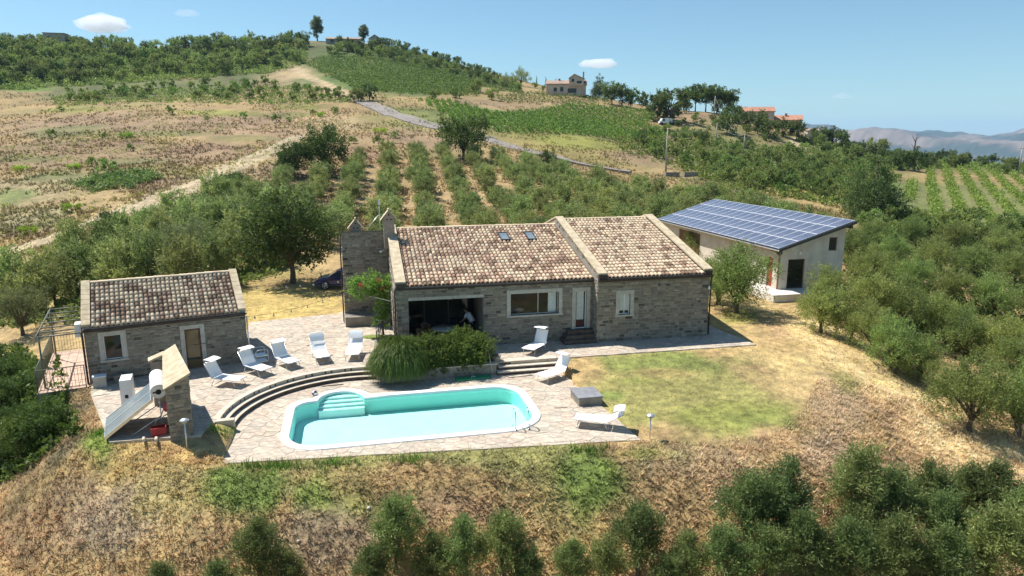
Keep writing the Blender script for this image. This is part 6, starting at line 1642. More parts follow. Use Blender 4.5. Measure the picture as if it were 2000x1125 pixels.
def rowfield(px, deg, rowsp, plsp, jit=.25, seed=1, edge=None):
    P = wpoly(px); g = np.random.default_rng(seed); xs = [p[0] for p in P]; ys = [p[1] for p in P]
    cx, cy = np.mean(xs), np.mean(ys); rad = max(np.hypot(np.array(xs) - cx, np.array(ys) - cy))
    u = np.arange(-rad, rad, plsp); v = np.arange(-rad, rad, rowsp); U, V = np.meshgrid(u, v)
    U = U.ravel() + g.normal(size=U.size) * plsp * jit; V = V.ravel() + g.normal(size=V.size) * .12
    c, s = math.cos(R(deg)), math.sin(R(deg)); X, Y = cx + U * c - V * s, cy + U * s + V * c
    k = sd_poly(X, Y, P) < 0
    return X[k], Y[k]
X, Y = rowfield([(588,122),(640,112),(720,112),(860,140),(940,165),(935,188),(840,186),(720,180),(650,155)], 62, 3.4, 1.3, seed=2)
clumps('orchard', 'dark green orchard block on the hillside above the road', 'orchard', X, Y, (1.8, 2.6), 17, (.045, .082, .016), (.105, .165, .034), 1, .9, .30)
X, Y = rowfield([(818,196),(890,200),(960,222),(1060,215),(1100,205),(1200,212),(1290,222),(1260,245),(1320,262),(1240,272),(1100,264),(980,262),(890,240),(850,215)], 100, 2.5, 1.0, seed=3)
clumps('vineyard', 'bright green vineyard on the slope below the villa', 'vineyard', X, Y, (1.7, 2.6), 15, (.055, .095, .018), (.14, .205, .042), 2, .9, .30)
X, Y = rowfield([(960,190),(1080,182),(1180,195),(1160,206),(1060,206),(980,200)], 60, 3.6, 1.6, seed=4)
clumps('olive_plantation', 'grey-green plantation strip just below the villa', 'plantation', X, Y, (1.5, 2.2), 11, (.055, .08, .028), (.125, .165, .06), 3)
X, Y = rowfield([(1790,330),(1840,318),(1920,325),(2040,352),(2060,450),(1930,450),(1830,440),(1770,385)], 60, 4.4, 1.0, seed=5)
clumps('vineyard', 'vineyard rows with pale gaps at the right edge', 'vineyard', X, Y, (2.3, 3.3), 20, (.055, .09, .02), (.14, .20, .045), 4, .7, .2)
def scat(px, n, seed):
    P = wpoly(px); g = np.random.default_rng(seed); xs = [p[0] for p in P]; ys = [p[1] for p in P]
    X = g.uniform(min(xs), max(xs), n * 4); Y = g.uniform(min(ys), max(ys), n * 4); k = sd_poly(X, Y, P) < 0
    return X[k][:n], Y[k][:n]
X, Y = scat([(-60,95),(100,84),(300,100),(600,90),(600,125),(520,145),(300,160),(-60,172)], 7000, 21)
clumps('undergrowth', 'low undergrowth filling the upper left scrub', 'undergrowth', X, Y, (1.4, 3.4), 14, (.065, .09, .028), (.165, .195, .06), 5, .8, .30)
X, Y = scat([(690,92),(830,105),(1010,165),(1020,185),(860,142),(700,112)], 3000, 22)
clumps('undergrowth', 'low undergrowth above the hill orchard', 'undergrowth', X, Y, (1.0, 2.4), 11, (.035, .052, .018), (.11, .14, .048), 6, .8)
X, Y = scat([(1190,262),(1340,255),(1450,285),(1560,290),(1680,318),(1760,345),(1700,420),(1600,398),(1520,385),(1400,372),(1330,330),(1220,300)], 2600, 23)
clumps('undergrowth', 'low green thicket on the slope behind the barn', 'undergrowth', X, Y, (.9, 2.2), 12, (.045, .068, .018), (.135, .17, .045), 7, .8)
X, Y = scat([(1540,272),(1640,282),(1740,303),(1830,307),(1960,318),(2060,332),(2060,352),(1900,328),(1790,332),(1700,335),(1590,300)], 1800, 29)
clumps('undergrowth', 'low scrub across the right-hand ridge', 'undergrowth', X, Y, (1.0, 2.6), 11, (.05, .07, .022), (.135, .165, .05), 13, .8)
X, Y = scat([(1640,470),(1760,440),(2060,455),(2060,720),(1900,700),(1720,640),(1660,560)], 2600, 24)
clumps('undergrowth', 'low green thicket under the right-hand olives', 'undergrowth', X, Y, (.5, 1.5), 14, (.04, .062, .018), (.125, .16, .05), 8, .9)
X, Y = scat([(100,190),(300,175),(600,170),(700,200),(560,206),(300,200),(110,210)], 1600, 25)
clumps('undergrowth', 'low green scrub in the band across the field', 'undergrowth', X, Y, (.8, 1.8), 11, (.06, .085, .024), (.15, .185, .055), 9, .8)
X, Y = scat([(140,365),(200,345),(290,335),(320,350),(260,370),(180,378)], 260, 26)
clumps('undergrowth', 'reed patch in the middle of the dry field', 'undergrowth', X, Y, (.7, 1.5), 14, (.06, .095, .03), (.14, .19, .06), 10, 1.2)
X, Y = scat([(-60,250),(300,215),(620,205),(700,230),(640,280),(470,330),(300,400),(-60,500)], 5200, 30)
k = fbm(X * .06, Y * .06, 95) > .52
clumps('green_weeds', 'green weeds scattered over the dry field', 'weeds', X[k], Y[k], (.3, .9), 9, (.09, .11, .035), (.19, .21, .06), 14, .6)
X, Y = scat([(-60,690),(40,680),(110,700),(140,800),(150,850),(60,920),(-60,960)], 1500, 27)
clumps('undergrowth', 'low leafy thicket below the side terrace', 'undergrowth', X, Y, (.35, .8), 16, (.022, .04, .011), (.095, .14, .03), 11, .9)
X, Y = scat([(-40,560),(120,520),(330,440),(480,400),(560,420),(560,530),(470,560),(460,590),(120,640),(-40,640)], 2400, 28)
clumps('undergrowth', 'low green growth under the valley olives', 'undergrowth', X, Y, (.5, 1.3), 13, (.05, .07, .022), (.15, .18, .06), 12, .8)

def tufts(name, label, cat, X, Y, h, nb, seed, colk=1.0, lean=.45, wid=.016, tint=None):
    g = np.random.default_rng(seed); n = len(X); Z = ground_z(X, Y) - .02
    hh = (h[0] + (h[1] - h[0]) * g.random((n, 1)) ** 1.6) * (.6 + .8 * g.random((n, nb)))
    an = g.uniform(0, 6.283, (n, nb)); ln = lean * (.3 + g.random((n, nb)))
    dx, dy = np.cos(an), np.sin(an)
    sp_ = .25 * hh
    bx = X[:, None] + g.normal(size=(n, nb)) * sp_; by = Y[:, None] + g.normal(size=(n, nb)) * sp_
    w = wid * (.6 + .8 * g.random((n, nb))) * np.maximum(1, hh / .25)
    b0 = np.stack([bx - dy * w, by + dx * w, np.repeat(Z[:, None], nb, 1)], -1)
    b1 = np.stack([bx + dy * w, by - dx * w, np.repeat(Z[:, None], nb, 1)], -1)
    tp = np.stack([bx + dx * ln * hh, by + dy * ln * hh, Z[:, None] + hh], -1)
    V = np.stack([b0, b1, tp], 2).reshape(-1, 3)
    c = np.repeat(cover(X, Y)[:, None], nb, 1) * (.6 + .75 * g.random((n, nb, 1))) * colk
    if tint is not None: c = c * np.array(tint)
    me = mesh_np(name, V, np.arange(len(V)).reshape(-1, 3), np.clip(c, .01, .8).reshape(-1, 3)); me.materials.append(M_LEAF2)
    return tag(link(name, me), label, cat, kind='stuff')
M_LEAF2 = leaf_mat('grass_blade', (1.12, 1.08, 1.0), .2, 0.0)
g = np.random.default_rng(99)
def keep(X, Y):
    k = (sd_poly(X, Y, TERRACE) > .03) & (sd_poly(X, Y, PATIO) > .03) & ((np.hypot(X - ARC_C[0], Y - ARC_C[1]) > 5.45) | (Y < 24.4))
    k |= (Y < 20)
    k &= ~((sd_poly(X, Y, PATIO) < .03)) & (np.abs(X) < (Y + 3) * .80)
    xl, yl = HUT.l((X, Y)); k &= ~((xl > -2) & (xl < .1) & (yl > -.5) & (yl < 6.4))
    return k
X = g.uniform(-24, 26, 150000); Y = g.uniform(14.5, 31, 150000)
k = keep(X, Y) & (sd_poly(X, Y, PLOT) > -.6) & (fbm(X * .7, Y * .7, 91) + .3 * g.random(len(X)) > .42)
tufts('dry_grass', 'dry straw-coloured grass on the front bank', 'grass', X[k], Y[k], (.025, .15), 6, 1, colk=1.42, lean=1.4, tint=(.95, 1.04, 1.22))
X = g.uniform(-26, 24, 160000); Y = g.uniform(21, 58, 160000)
k = keep(X, Y) & (sd_poly(X, Y, PLOT) < .2)
tufts('lawn_grass', 'short patchy lawn beside the house', 'grass', X[k], Y[k], (.02, .075), 4, 2, lean=.8, wid=.010)
X = g.uniform(10, 48, 40000); Y = g.uniform(24, 58, 40000)
k = keep(X, Y) & (sd_poly(X, Y, PLOT) > .1)
tufts('dry_grass', 'dry grass along the path under the right-hand olives', 'grass', X[k], Y[k], (.04, .14), 5, 3, colk=1.35, lean=1.0)
Yr = np.exp(g.uniform(math.log(56), math.log(260), 85000)); X = g.uniform(-.82, .5, 85000) * Yr
k = (fbm(X * .12, Yr * .12, 93) > .42) & (sd_poly(X, Yr, PLOT) > 9) & (seg_dist(X, Yr, TRW[0][0]) > 2.2)
tufts('dry_weeds', 'tall dry weeds over the field and grove', 'grass', X[k], Yr[k], (.15, .5), 6, 4, colk=1.05, lean=.8, wid=.05, tint=(.95, 1.02, 1.0))
# green tufts at the paving edges
ex = [at_z(q[0], q[1], -.4) for q in ((470,850),(480,838),(462,858),(500,906),(545,905),(655,900),(800,893),(1150,873),(215,862),(235,866),(440,846))]
X = np.concatenate([e[0] + g.normal(size=70) * .40 for e in ex]); Y = np.concatenate([e[1] + g.normal(size=70) * .16 for e in ex]); k = keep(X, Y)
tufts('weeds', 'green weeds growing along the paving edges', 'grass', X[k], Y[k], (.08, .30), 6, 5, lean=.6, tint=(.45, 1.0, .40))

# ---- hedge over the pool wall
def shrub(name, label, x, y, z, blobs, nspray, kk, slen, L, W, up, dark, light, seed, **kw):
    V, F, col = crown_arrays(seed, blobs, nspray, kk, slen, L, W, up, dark, light, **kw)
    e = empty(name, tuple(HOUSE.w(x, y, z)), R(HOUSE.deg), label, 'bush', 'bushes of the hedge above the pool')
    me = mesh_np('foliage', V, F, col); me.materials.append(M_LEAF); link('foliage', me, None, e)
    mb = MB()
    for b in blobs[:4]: mb.tube([(b[0] * .3, b[1] * .3, -.1), (b[0] * .7, b[1] * .7, b[2] * .6), (b[0], b[1], b[2])], [.05, .035, .012], 6)
    mb.build('stems', M_BARK, e)
HB = [(0, 0, .62, .95, .75, .62), (-.55, .1, .55, .6, .6, .5), (.55, 0, .6, .65, .6, .55), (0, .3, .85, .6, .5, .45), (.1, -.35, .45, .8, .5, .45), (0, -.55, .12, .75, .32, .36)]
shrub('hedge_bush', 'rounded glossy bush in the middle of the hedge', -15.6, -1.85, 0, [(b[0] * 1.1, b[1], b[2] * .95, b[3] * 1.2, b[4] * 1.2, b[5] * 1.1) for b in HB], 6000, 6, .13, .085, .04, .5, (.028, .052, .012), (.098, .140, .034), 201, shell=.5)
shrub('hedge_bush', 'taller glossy bush at the right end of the hedge', -13.95, -1.8, 0, [(b[0] * 1.1, b[1], b[2] * 1.05, b[3] * 1.15, b[4] * 1.2, b[5] * 1.25) for b in HB], 6400, 6, .13, .085, .04, .5, (.028, .052, .012), (.098, .140, .034), 202, shell=.5)
def weeping():
    g = np.random.default_rng(203); n = 11000
    e = empty('weeping_bush', tuple(HOUSE.w(-17.1, -1.85, 0)), R(HOUSE.deg), 'weeping bush with long drooping strands over the pool wall', 'bush', 'bushes of the hedge above the pool')
    th = g.uniform(0, 6.283, n); ph = np.arccos(1 - g.random(n) * 1.05)
    d = np.stack([np.sin(ph) * np.cos(th), np.sin(ph) * np.sin(th), np.cos(ph)], 1)
    root = np.array([0, -.1, .28]) + d * np.array([1.25, 1.15, 1.12]) * (.55 + .5 * g.random((n, 1))) * (.78 + .44 * fbm(d[:, 0] * 2.5 + 9, d[:, 1] * 2.5 + d[:, 2] * 2 + 9, 5))[:, None]
    root[:, 1] -= .25 * (root[:, 1] < 0)
    out = d * np.array([1, 1, 0]); k = 5; pts = [root]
    ln = .135 * (.6 + .8 * g.random((n, 1)))
    for i in range(k):
        dr = unit(out * (1 - i / k) * .9 + np.array([0, 0, -1]) * (.1 + .28 * i) + np.array([0, 0, .5]) * (i == 0) + g.normal(size=(n, 3)) * .12); pts.append(pts[-1] + dr * ln)
    w = unit(np.cross(out + g.normal(size=(n, 3)) * .3, np.array([0, 0, 1]))) * .014
    Vs, Fs, cs = [], [], []; f = g.random((n, 1)); col = np.array((.032, .062, .015)) * (1 - f) + np.array((.115, .165, .042)) * f
    for i in range(k):
        a, b = pts[i], pts[i + 1]; wa, wb = w * (1 - .15 * i), w * (1 - .15 * (i + 1))
        Vs.append(np.stack([a - wa, a + wa, b + wb, b - wb], 1).reshape(-1, 3)); cs.append(col)
    V = np.concatenate(Vs); V[:, 2] = np.maximum(V[:, 2], -.46)
    me = mesh_np('strands', V, np.arange(len(V)).reshape(-1, 4), np.concatenate(cs)); me.materials.append(M_LEAF); link('strands', me, None, e)
    mb = MB()
    for a in range(6): mb.tube([(0, 0, -.1), (.4 * math.cos(a), .3 * math.sin(a), .35), (.7 * math.cos(a), .55 * math.sin(a), .75)], [.05, .035, .01], 6)
    mb.build('stems', M_BARK, e)
weeping()
# bed soil under the hedge
mb = MB(); mb.box(-18.2, -12.55, -2.2, -1.0, -.3, .03); o = mb.build('planting_bed', mat('garden_soil', (.10,.07,.045), (.17,.125,.085), 3, 8, .95, .6, 20), loc=tuple(HOUSE.w(0, 0, 0)), rot=(0, 0, R(HOUSE.deg))); o['kind'] = 'structure'
# bougainvillea
bv = empty('bougainvillea', tuple(HOUSE.w(-17.75, 4.0, 0)), R(HOUSE.deg), 'climbing bougainvillea with red flowers on a light frame by the oven block', 'climbing plant')
VB = [(-.65, .2, 2.75, 1.05, .7, .55), (-.1, .1, 3.0, .7, .6, .5), (-1.25, .2, 2.6, .55, .5, .42), (.0, 0, 2.4, .5, .5, .6), (.05, .0, 1.6, .38, .36, .6), (.05, -.05, .8, .32, .3, .5)]
V, F, col = crown_arrays(210, VB, 1500, 6, .2, .10, .055, .2, (.06, .10, .022), (.19, .27, .06), shell=.35)
me = mesh_np('foliage', V, F, col); me.materials.append(M_LEAF); link('foliage', me, None, bv)
for i, (x, y, z) in enumerate(((-.05, -.35, 3.15), (.1, -.4, 2.75), (-1.0, -.3, 2.95))):
    V, F, col = crown_arrays(220 + i, [(0, 0, 0, .12, .10, .10)], 14, 5, .06, .07, .05, .2, (.35, .03, .03), (.55, .07, .07), shell=.2)
    me = mesh_np('flower_cluster', V, F, col); me.materials.append(M_LEAF); link('flower_cluster', me, None, bv, loc=(x, y, z))
mb = MB(); mb.tube([(.1, 0, -.1), (.05, .05, 1.0), (.0, .1, 2.0), (-.5, .2, 2.5)], [.07, .055, .045, .02], 7); mb.tube([(.0, .1, 2.0), (.1, .1, 2.8)], [.04, .02], 6); mb.build('stem', M_BARK, bv)
mb = MB(); mb.tube([(.75, -3.6, 2.62), (-.2, -.9, 2.35), (-1.1, -.2, 2.4)], .02, 6); mb.tube([(-.3, -.5, 0), (-.3, -.5, 2.35)], .02, 6); mb.build('wire_frame', M_PERG, bv)
gr_ = tag(MB().prism([(.55 * math.cos(t) * 1.3, .45 * math.sin(t)) for t in np.linspace(0, 6.283, 18)[:-1]], -.02, .02).build('grass_patch', mat('planted_bed', (.13,.19,.04), (.24,.27,.07), 6, 8, .95, .8, 30), loc=tuple(HOUSE.w(-18.1, 3.7, .003))), 'small round green bed at the foot of the climbing plant', 'flower bed')
# bicycle leaning by the climber
bc = empty('bicycle', tuple(HOUSE.w(-17.85, 3.35, .0)), R(HOUSE.deg + 75), 'blue bicycle leaning in the shade of the climbing plant', 'bicycle')
mb = MB(); mb.tube([(-.5, 0, .33), (-.18, 0, .33), (-.32, 0, .8)], .017, 6); mb.tube([(-.18, 0, .33), (.30, 0, .78), (-.3, 0, .72)], .02, 6); mb.tube([(.30, 0, .85), (.36, 0, .6), (.5, 0, .33)], .017, 6); mb.tube([(-.5, 0, .33), (-.3, 0, .72)], .014, 6); mb.build('frame', mat('blue_frame_paint', (.03,.05,.22), (.05,.08,.3), 4, 3, .35), bc)
for x in (-.5, .5):
    w = empty('wheel', (x, 0, .33)); w.parent = bc
    mb = MB(); mb.tube([(.31 * math.cos(2 * math.pi * k / 24), 0, .31 * math.sin(2 * math.pi * k / 24)) for k in range(25)], .02, 6); mb.build('tyre', M_RUBBER, w)
    mb = MB()
    for k in range(8): mb.tube([(0, 0, 0), (.29 * math.cos(math.pi * k / 4), 0, .29 * math.sin(math.pi * k / 4))], .004, 4)
    mb.build('spokes', M_STEEL, w)
mb = MB(); mb.tube([(.30, -.27, .98), (.27, -.1, .96), (.27, .1, .96), (.30, .27, .98)], .014, 6); mb.tube([(.27, 0, .96), (.30, 0, .82)], .014, 6); mb.build('handlebar', M_STEEL, bc)
mb = MB(); mb.prism([(-.46, -.08), (-.2, -.03), (-.2, .03), (-.46, .08)], .82, .88); mb.build('saddle', M_RUBBER, bc)

# ================================================================== FAR BUILDINGS
def far_house(name, label, px, py, w, d, h, rz, rise, roofm, wallm, wins, chimney_=None, cat='house', axis='x', group=None, sink=.8, over=.35):
    p = gp(px, py); e = empty(name, (p[0], p[1], p[2]), R(rz), label, cat, group)
    mb = MB(); mb.box(-w / 2, w / 2, -d / 2, d / 2, -sink, h)
    if axis == 'x':
        mb.add([(x, y, z) for x in (-w / 2, w / 2) for y, z in ((-d / 2, h), (d / 2, h), (0, h + rise))], [(2, 1, 0), (3, 4, 5)])
    else:
        mb.add([(x, y, z) for y in (-d / 2, d / 2) for x, z in ((-w / 2, h), (w / 2, h), (0, h + rise))], [(0, 1, 2), (5, 4, 3)])
    mb.build('wall', wallm, e)
    mb = MB(); t = .25
    if axis == 'x':
        s = rise / (d / 2); yo = d / 2 + over; zo = h - s * over
        mb.extrude_x([(-yo, zo), (0, h + rise), (yo, zo), (yo, zo + t), (0, h + rise + t), (-yo, zo + t)], -w / 2 - over, w / 2 + over)
    else:
        s = rise / (w / 2); xo = w / 2 + over; zo = h - s * over; n = 6
        pr = [(-xo, zo), (0, h + rise), (xo, zo), (xo, zo + t), (0, h + rise + t), (-xo, zo + t)]
        vs = [(x, -d / 2 - over, z) for x, z in pr] + [(x, d / 2 + over, z) for x, z in pr]
        mb.add(vs, [(i, (i + 1) % n, n + (i + 1) % n, n + i) for i in range(n)] + [tuple(reversed(range(n))), tuple(range(n, 2 * n))])
    rf = mb.build('roof', roofm, e)
    if chimney_:
        mb = MB(); mb.box(-.4, .4, -.4, .4, -1.0, 1.0); mb.box(-.5, .5, -.5, .5, 1.0, 1.2); mb.build('chimney', roofm, rf, loc=(chimney_[0], chimney_[1], h + rise * .8))
    for (x, z, ww, hh) in wins:
        f = empty('window', (x, -d / 2, z)); f.parent = e
        mb = MB(); mb.box(-ww / 2, ww / 2, -.05, .02, 0, hh); mb.build('pane', M_GLASS, f)
        mb = MB(); mb.box(-ww / 2 - .12, ww / 2 + .12, -.14, .02, -.15, -.001); mb.build('sill', M_FRAME, f)
    return e
v = far_house('hillside_villa', 'two-storey pinkish villa with gabled roof among trees on the ridge', 1106, 186, 16.5, 9, 4.2, -6, 1.6, M_FARROOF2, M_FARWALL, [(-4.5,1.2,1.3,1.6),(-1.8,1.2,1.3,1.8),(2.5,.6,3.6,1.8)], (-3, 0))
mb = MB(); mb.box(1.2, 7.2, -5.4, -1, 3.4, 6.4); mb.add([(1.2, -5.4, 6.4), (7.2, -5.4, 6.4), (3.4, -5.4, 8.0), (1.2, -1, 6.4), (7.2, -1, 6.4), (3.4, -1, 8.0)], [(0, 1, 2), (5, 4, 3)]); mb.build('upper_storey', M_FARWALL, v)
mb = MB(); mb.add([(1.0, -5.7, 6.45), (3.4, -5.7, 8.15), (7.8, -5.7, 6.15), (1.0, -.7, 6.45), (3.4, -.7, 8.15), (7.8, -.7, 6.15), (1.0, -5.7, 6.2), (3.4, -5.7, 7.95), (7.8, -5.7, 5.95), (1.0, -.7, 6.2), (3.4, -.7, 7.95), (7.8, -.7, 5.95)],
    [(0, 1, 4, 3), (1, 2, 5, 4), (6, 7, 1, 0), (7, 8, 2, 1), (8, 11, 5, 2), (9, 6, 0, 3)]); mb.build('upper_roof', M_FARROOF2, v)
mb = MB(); mb.box(2.2, 3.3, -5.46, -5.38, 4.9, 6.2); mb.build('upper_window', M_GLASS, v); mb = MB(); mb.box(4.4, 6.4, -5.46, -5.38, 4.3, 5.3); mb.build('upper_window', M_GLASS, v)
mb = MB(); mb.box(6.8, 7.4, -2.5, -1.9, 6, 9.2); mb.build('chimney', M_FARSTONE, v)
far_house('red_roofed_house', 'house with red tiled roof nearest the umbrella pines', 1470, 237, 15, 8, 3.6, -12, 1.7, M_FARROOF, M_FARWALL, [(-4,1,1.1,1.3),(0,1,1.1,1.3),(4,1,1.1,1.3)], (-6, 0))
far_house('red_roofed_house', 'lower house with red tiled roof and chimney, right of the other', 1528, 250, 14, 9, 2.8, -20, 1.9, M_FARROOF, M_FARWALL, [(-3,.8,1.0,1.2),(3,.8,1.0,1.2)], (1, -1))
far_house('stone_shed', 'small pale stone shed right of the red roofed houses', 1582, 268, 5.5, 5, 2.2, 10, .7, M_FARROOF2, M_PLAST, [(0,.2,1.6,1.6)], None, 'shed')
far_house('stone_tower', 'square stone ruin on the left skyline', 112, 84, 10.5, 9, 7.5, 14, .15, M_FARSTONE, M_FARSTONE, [(-2.5,4.6,.8,1.2),(2.5,4.6,.8,1.2)], None, 'ruin')
far_house('hilltop_cottage', 'grey gabled cottage on the hilltop skyline', 733, 88, 6.5, 7, 3.0, 8, 2.0, M_FARSTONE, M_FARSTONE, [(0,1,1,1.2)], None, axis='y')
far_house('hilltop_barn', 'long low farm building on the hilltop between the two tall trees', 672, 86, 19, 6, 2.2, 4, 1.1, M_FARROOF2, M_FARSTONE, [(-6,.5,1.6,1.3),(-2,.5,1.6,1.3),(3,.5,1.6,1.3)], None, 'barn')
# van and car parked on the slope
def mini_vehicle(name, label, px, py, L, H, Wd, m_, cat, boxy):
    p = gp(px, py); e = empty(name, tuple(p + np.array([0, 0, .05])), R(8), label, cat)
    pr = [(-L/2,.35),(-L/2,1.0),(-L/2+.5,1.15),(-L/2+.95,H),(L/2-.1,H),(L/2,H*.8),(L/2,.35)] if boxy else [(-L/2,.35),(-L/2,.75),(-L/2+.9,.95),(-L/2+1.6,H),(L/2-1.0,H),(L/2-.2,.95),(L/2,.75),(L/2,.35)]
    n = len(pr); mb = MB(); mb.add([(x, s * Wd / 2, z) for s in (-1, 1) for x, z in pr], [(i, i + 1, n + i + 1, n + i) for i in range(n - 1)] + [tuple(reversed(range(n))), tuple(range(n, 2 * n)), (n - 1, 0, n, 2 * n - 1)]); mb.build('body', m_, e)
    for s in (-1, 1):
        mb = MB(); mb.box(-L/2 + 1.1, -L/2 + 1.9, s * (Wd/2 + .01) - .01, s * (Wd/2 + .01) + .01, 1.0, H - .2); mb.build('side_window', M_GLASS, e)
        for x in (-L/2 + .8, L/2 - .8):
            mb = MB(); mb.tube([(x, s * Wd/2 - .1, .33), (x, s * Wd/2 + .05, .33)], .33, 12); mb.build('wheel', M_RUBBER, e)
mini_vehicle('white_van', 'small white van parked below the dark ridge trees', 1299, 243, 4.6, 2.0, 1.8, M_WPAINT, 'van', True)
mini_vehicle('grey_car', 'dark car parked just right of the white van', 1318, 243, 4.0, 1.45, 1.7, M_GREYL, 'car', False)
# ================================================================== POLES AND WIRES
POLES = {}
def utility_pole(k, px, pb, pt, lab, m_=M_FARSTONE):
    p = gp(px, pb); top = at_y(px, pt, p[1])[2]; h = top - p[2]
    e = empty('utility_pole', tuple(p), 0, lab, 'utility pole', 'utility poles on the slope')
    mb = MB(); mb.tube([(0, 0, -.5), (0, 0, h)], [.2, .13], 8); mb.build('post', m_, e)
    mb = MB(); mb.box(-.5, .5, -.05, .05, h - .35, h - .22); mb.build('crossarm', M_DARK, e)
    POLES[k] = np.array([p[0], p[1], top - .2])
utility_pole(1, 1300, 342, 250, 'tall pale concrete pole at the top of the grove')
utility_pole(2, 1398, 286, 240, 'thin pole halfway down the green slope')
utility_pole(3, 1452, 302, 262, 'thin pole on the green slope left of the red houses')
utility_pole(4, 1394, 238, 187, 'pole on the ridge before the umbrella pines')
utility_pole(5, 1989, 340, 288, 'pale pole at the far right edge')
utility_pole(6, 925, 150, 132, 'far pole on the hill shoulder right of the orchard')
utility_pole(7, 764, 103, 80, 'far pole on the hilltop right of the cottage')
def wire(a, b, sag, lab):
    A, B = POLES[a], POLES[b]; mb = MB()
    mb.tube([tuple((B - A) * t - np.array([0, 0, sag * 4 * t * (1 - t)])) for t in np.linspace(0, 1, 17)], .035, 4)
    tag(mb.build('overhead_cable', M_GREYL, loc=tuple(A)), lab, 'cable')
wire(4, 3, 3.0, 'sagging cable from the ridge pole down to the slope pole'); wire(1, 2, 1.5, 'cable from the tall concrete pole to the next thin pole'); wire(2, 3, 1.2, 'cable between the two thin poles on the green slope')
# roadside wall and stone heaps
seg = RL[2:26]
mb = MB(); n = len(seg)
mb.add([(p[0], p[1], p[2] - .3) for p in seg] + [(p[0], p[1], p[2] + .4) for p in seg] + [(p[0] + .1, p[1] + .3, p[2] + .4) for p in seg] + [(p[0] + .1, p[1] + .3, p[2] - .3) for p in seg],
       [(i, i + 1, n + i + 1, n + i) for i in range(n - 1)] + [(n + i, n + i + 1, 2 * n + i + 1, 2 * n + i) for i in range(n - 1)] + [(2 * n + i, 2 * n + i + 1, 3 * n + i + 1, 3 * n + i) for i in range(n - 1)])
tag(mb.build('roadside_wall', M_FRAME), 'low pale wall along the upper side of the winding road', 'wall')
for px, lab in ((1312, 'dark stone trough at the foot of the tall concrete pole'), (1348, 'dark stone trough right of the tall concrete pole')):
    p = gp(px, 345); e = empty('stone_trough', tuple(p), R(6), lab, 'trough')
    mb = MB()
    for a in ((-1.5, 1.5, -.6, -.45), (-1.5, 1.5, .45, .6), (-1.5, -1.35, -.45, .45), (1.35, 1.5, -.45, .45)): mb.box(a[0], a[1], a[2], a[3], -.3, .9)
    mb.build('walls', M_TRETAIN, e)
    mb = MB(); mb.box(-1.35, 1.35, -.45, .45, -.3, .3); mb.build('bottom', M_TRETAIN, e)
# pale stones on the bank
rg2 = random.Random(31); q_ = []
for px, py in ((720,996),(583,1058),(1617,866),(1768,910),(1398,985)):
    q_.append((px, py))
for i, (px, py) in enumerate(sorted(q_)):
    p = gp(px, py); mb = MB(); vs, n, r_ = [], 7, rg2.uniform(.05, .085)
    prof = [(.0, -.3), (.8, -.25), (1, .1), (.7, .55), (0, .7)]
    for a, b in prof:
        for k in range(n): t = 2 * math.pi * k / n; vs.append((a * r_ * math.cos(t) * rg2.uniform(.8, 1.2), a * r_ * math.sin(t) * rg2.uniform(.8, 1.2), b * r_))
    mb.add(vs, [(j * n + k, j * n + (k + 1) % n, (j + 1) * n + (k + 1) % n, (j + 1) * n + k) for j in range(4) for k in range(n)])
    tag(mb.build('pale_rock', M_FRAME, loc=(p[0], p[1], p[2] + .02)), f'pale rock on the dry bank, {ordinal(i + 1)} from the left', 'rock', 'pale rocks on the bank')

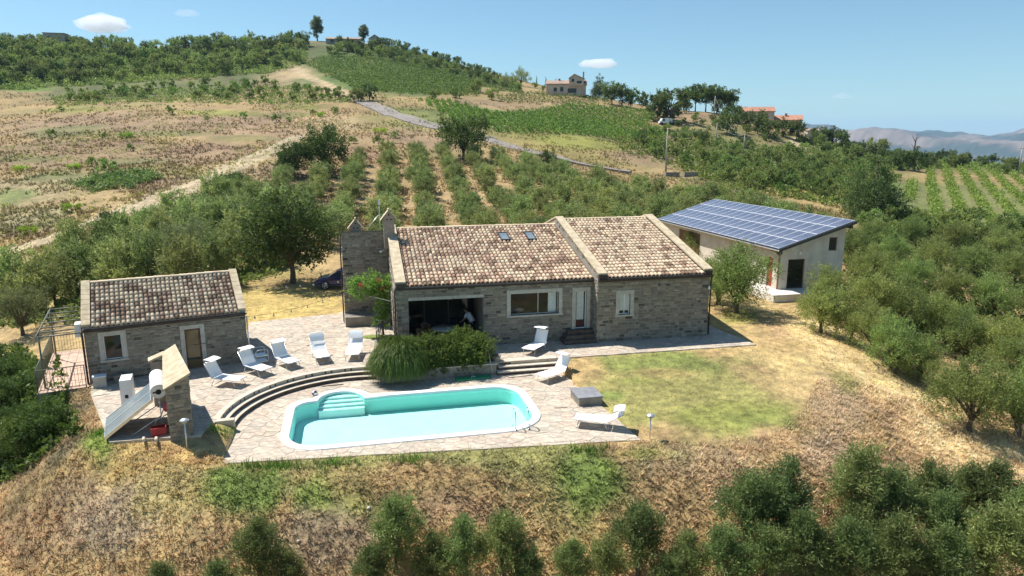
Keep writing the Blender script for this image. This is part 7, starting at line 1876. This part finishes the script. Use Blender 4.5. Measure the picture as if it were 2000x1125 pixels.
# ================================================================== CLOUDS AND AIR
def cloud(px, py, wpx, hpx, seed, lab, dens=.010):
    D = 9000.0; c = at_y(px, py, D); w, h = wpx / FPX * D / 2, hpx / FPX * D / 2
    g = np.random.default_rng(seed); nu, nv = 40, 22; V = []
    for j in range(nv + 1):
        for i in range(nu):
            th, ph = 2 * math.pi * i / nu, math.pi * j / nv
            V.append((math.sin(ph) * math.cos(th), math.sin(ph) * math.sin(th), math.cos(ph)))
    V = np.array(V); nn = fbm(V[:, 0] * 2.4 + seed, V[:, 2] * 2.4 + V[:, 1] * 1.3 + 9, seed, 4)
    V = V * (.55 + .9 * nn)[:, None]; V[:, 2] = np.where(V[:, 2] < 0, V[:, 2] * .5, V[:, 2]); V = V * np.array([w, w * .6, h * 1.3])
    F = [(j * nu + i, (j + 1) * nu + i, (j + 1) * nu + (i + 1) % nu, j * nu + (i + 1) % nu) for j in range(nv) for i in range(nu)]
    me = mesh_np('cloud', V, F, smooth=True)
    m = bpy.data.materials.new('cloud_vapour'); m.use_nodes = True; nt = m.node_tree; nt.nodes.clear()
    pv_ = nt.nodes.new('ShaderNodeVolumePrincipled'); pv_.inputs['Density'].default_value = dens; pv_.inputs['Color'].default_value = (1, 1, 1, 1); pv_.inputs['Anisotropy'].default_value = .1
    ou = nt.nodes.new('ShaderNodeOutputMaterial'); nt.links.new(pv_.outputs[0], ou.inputs['Volume']); me.materials.append(m)
    tag(link('cloud', me, None, None, tuple(c)), lab, 'cloud', 'small clouds low in the sky')
cloud(203, 52, 95, 32, 3, 'small bright cloud above the ruin on the left')
cloud(1170, 127, 74, 18, 8, 'small flat cloud above the villa', .01)
cloud(366, 27, 46, 14, 5, 'faint wisp of cloud high on the left', .002)
cloud(1643, 190, 36, 12, 6, 'faint wisp of cloud above the far hills', .003)
m = bpy.data.materials.new('summer_haze'); m.use_nodes = True; nt = m.node_tree; nt.nodes.clear()
pv_ = nt.nodes.new('ShaderNodeVolumePrincipled'); pv_.inputs['Density'].default_value = 6.5e-5; pv_.inputs['Color'].default_value = (.40, .66, 1.0, 1); pv_.inputs['Anisotropy'].default_value = .0
ou = nt.nodes.new('ShaderNodeOutputMaterial'); nt.links.new(pv_.outputs[0], ou.inputs['Volume'])
mb = MB(); mb.box(-27000, 27000, -200, 15800, -190, 460)
tag(mb.build('haze', m), 'thin summer haze in the air', None, kind='stuff')
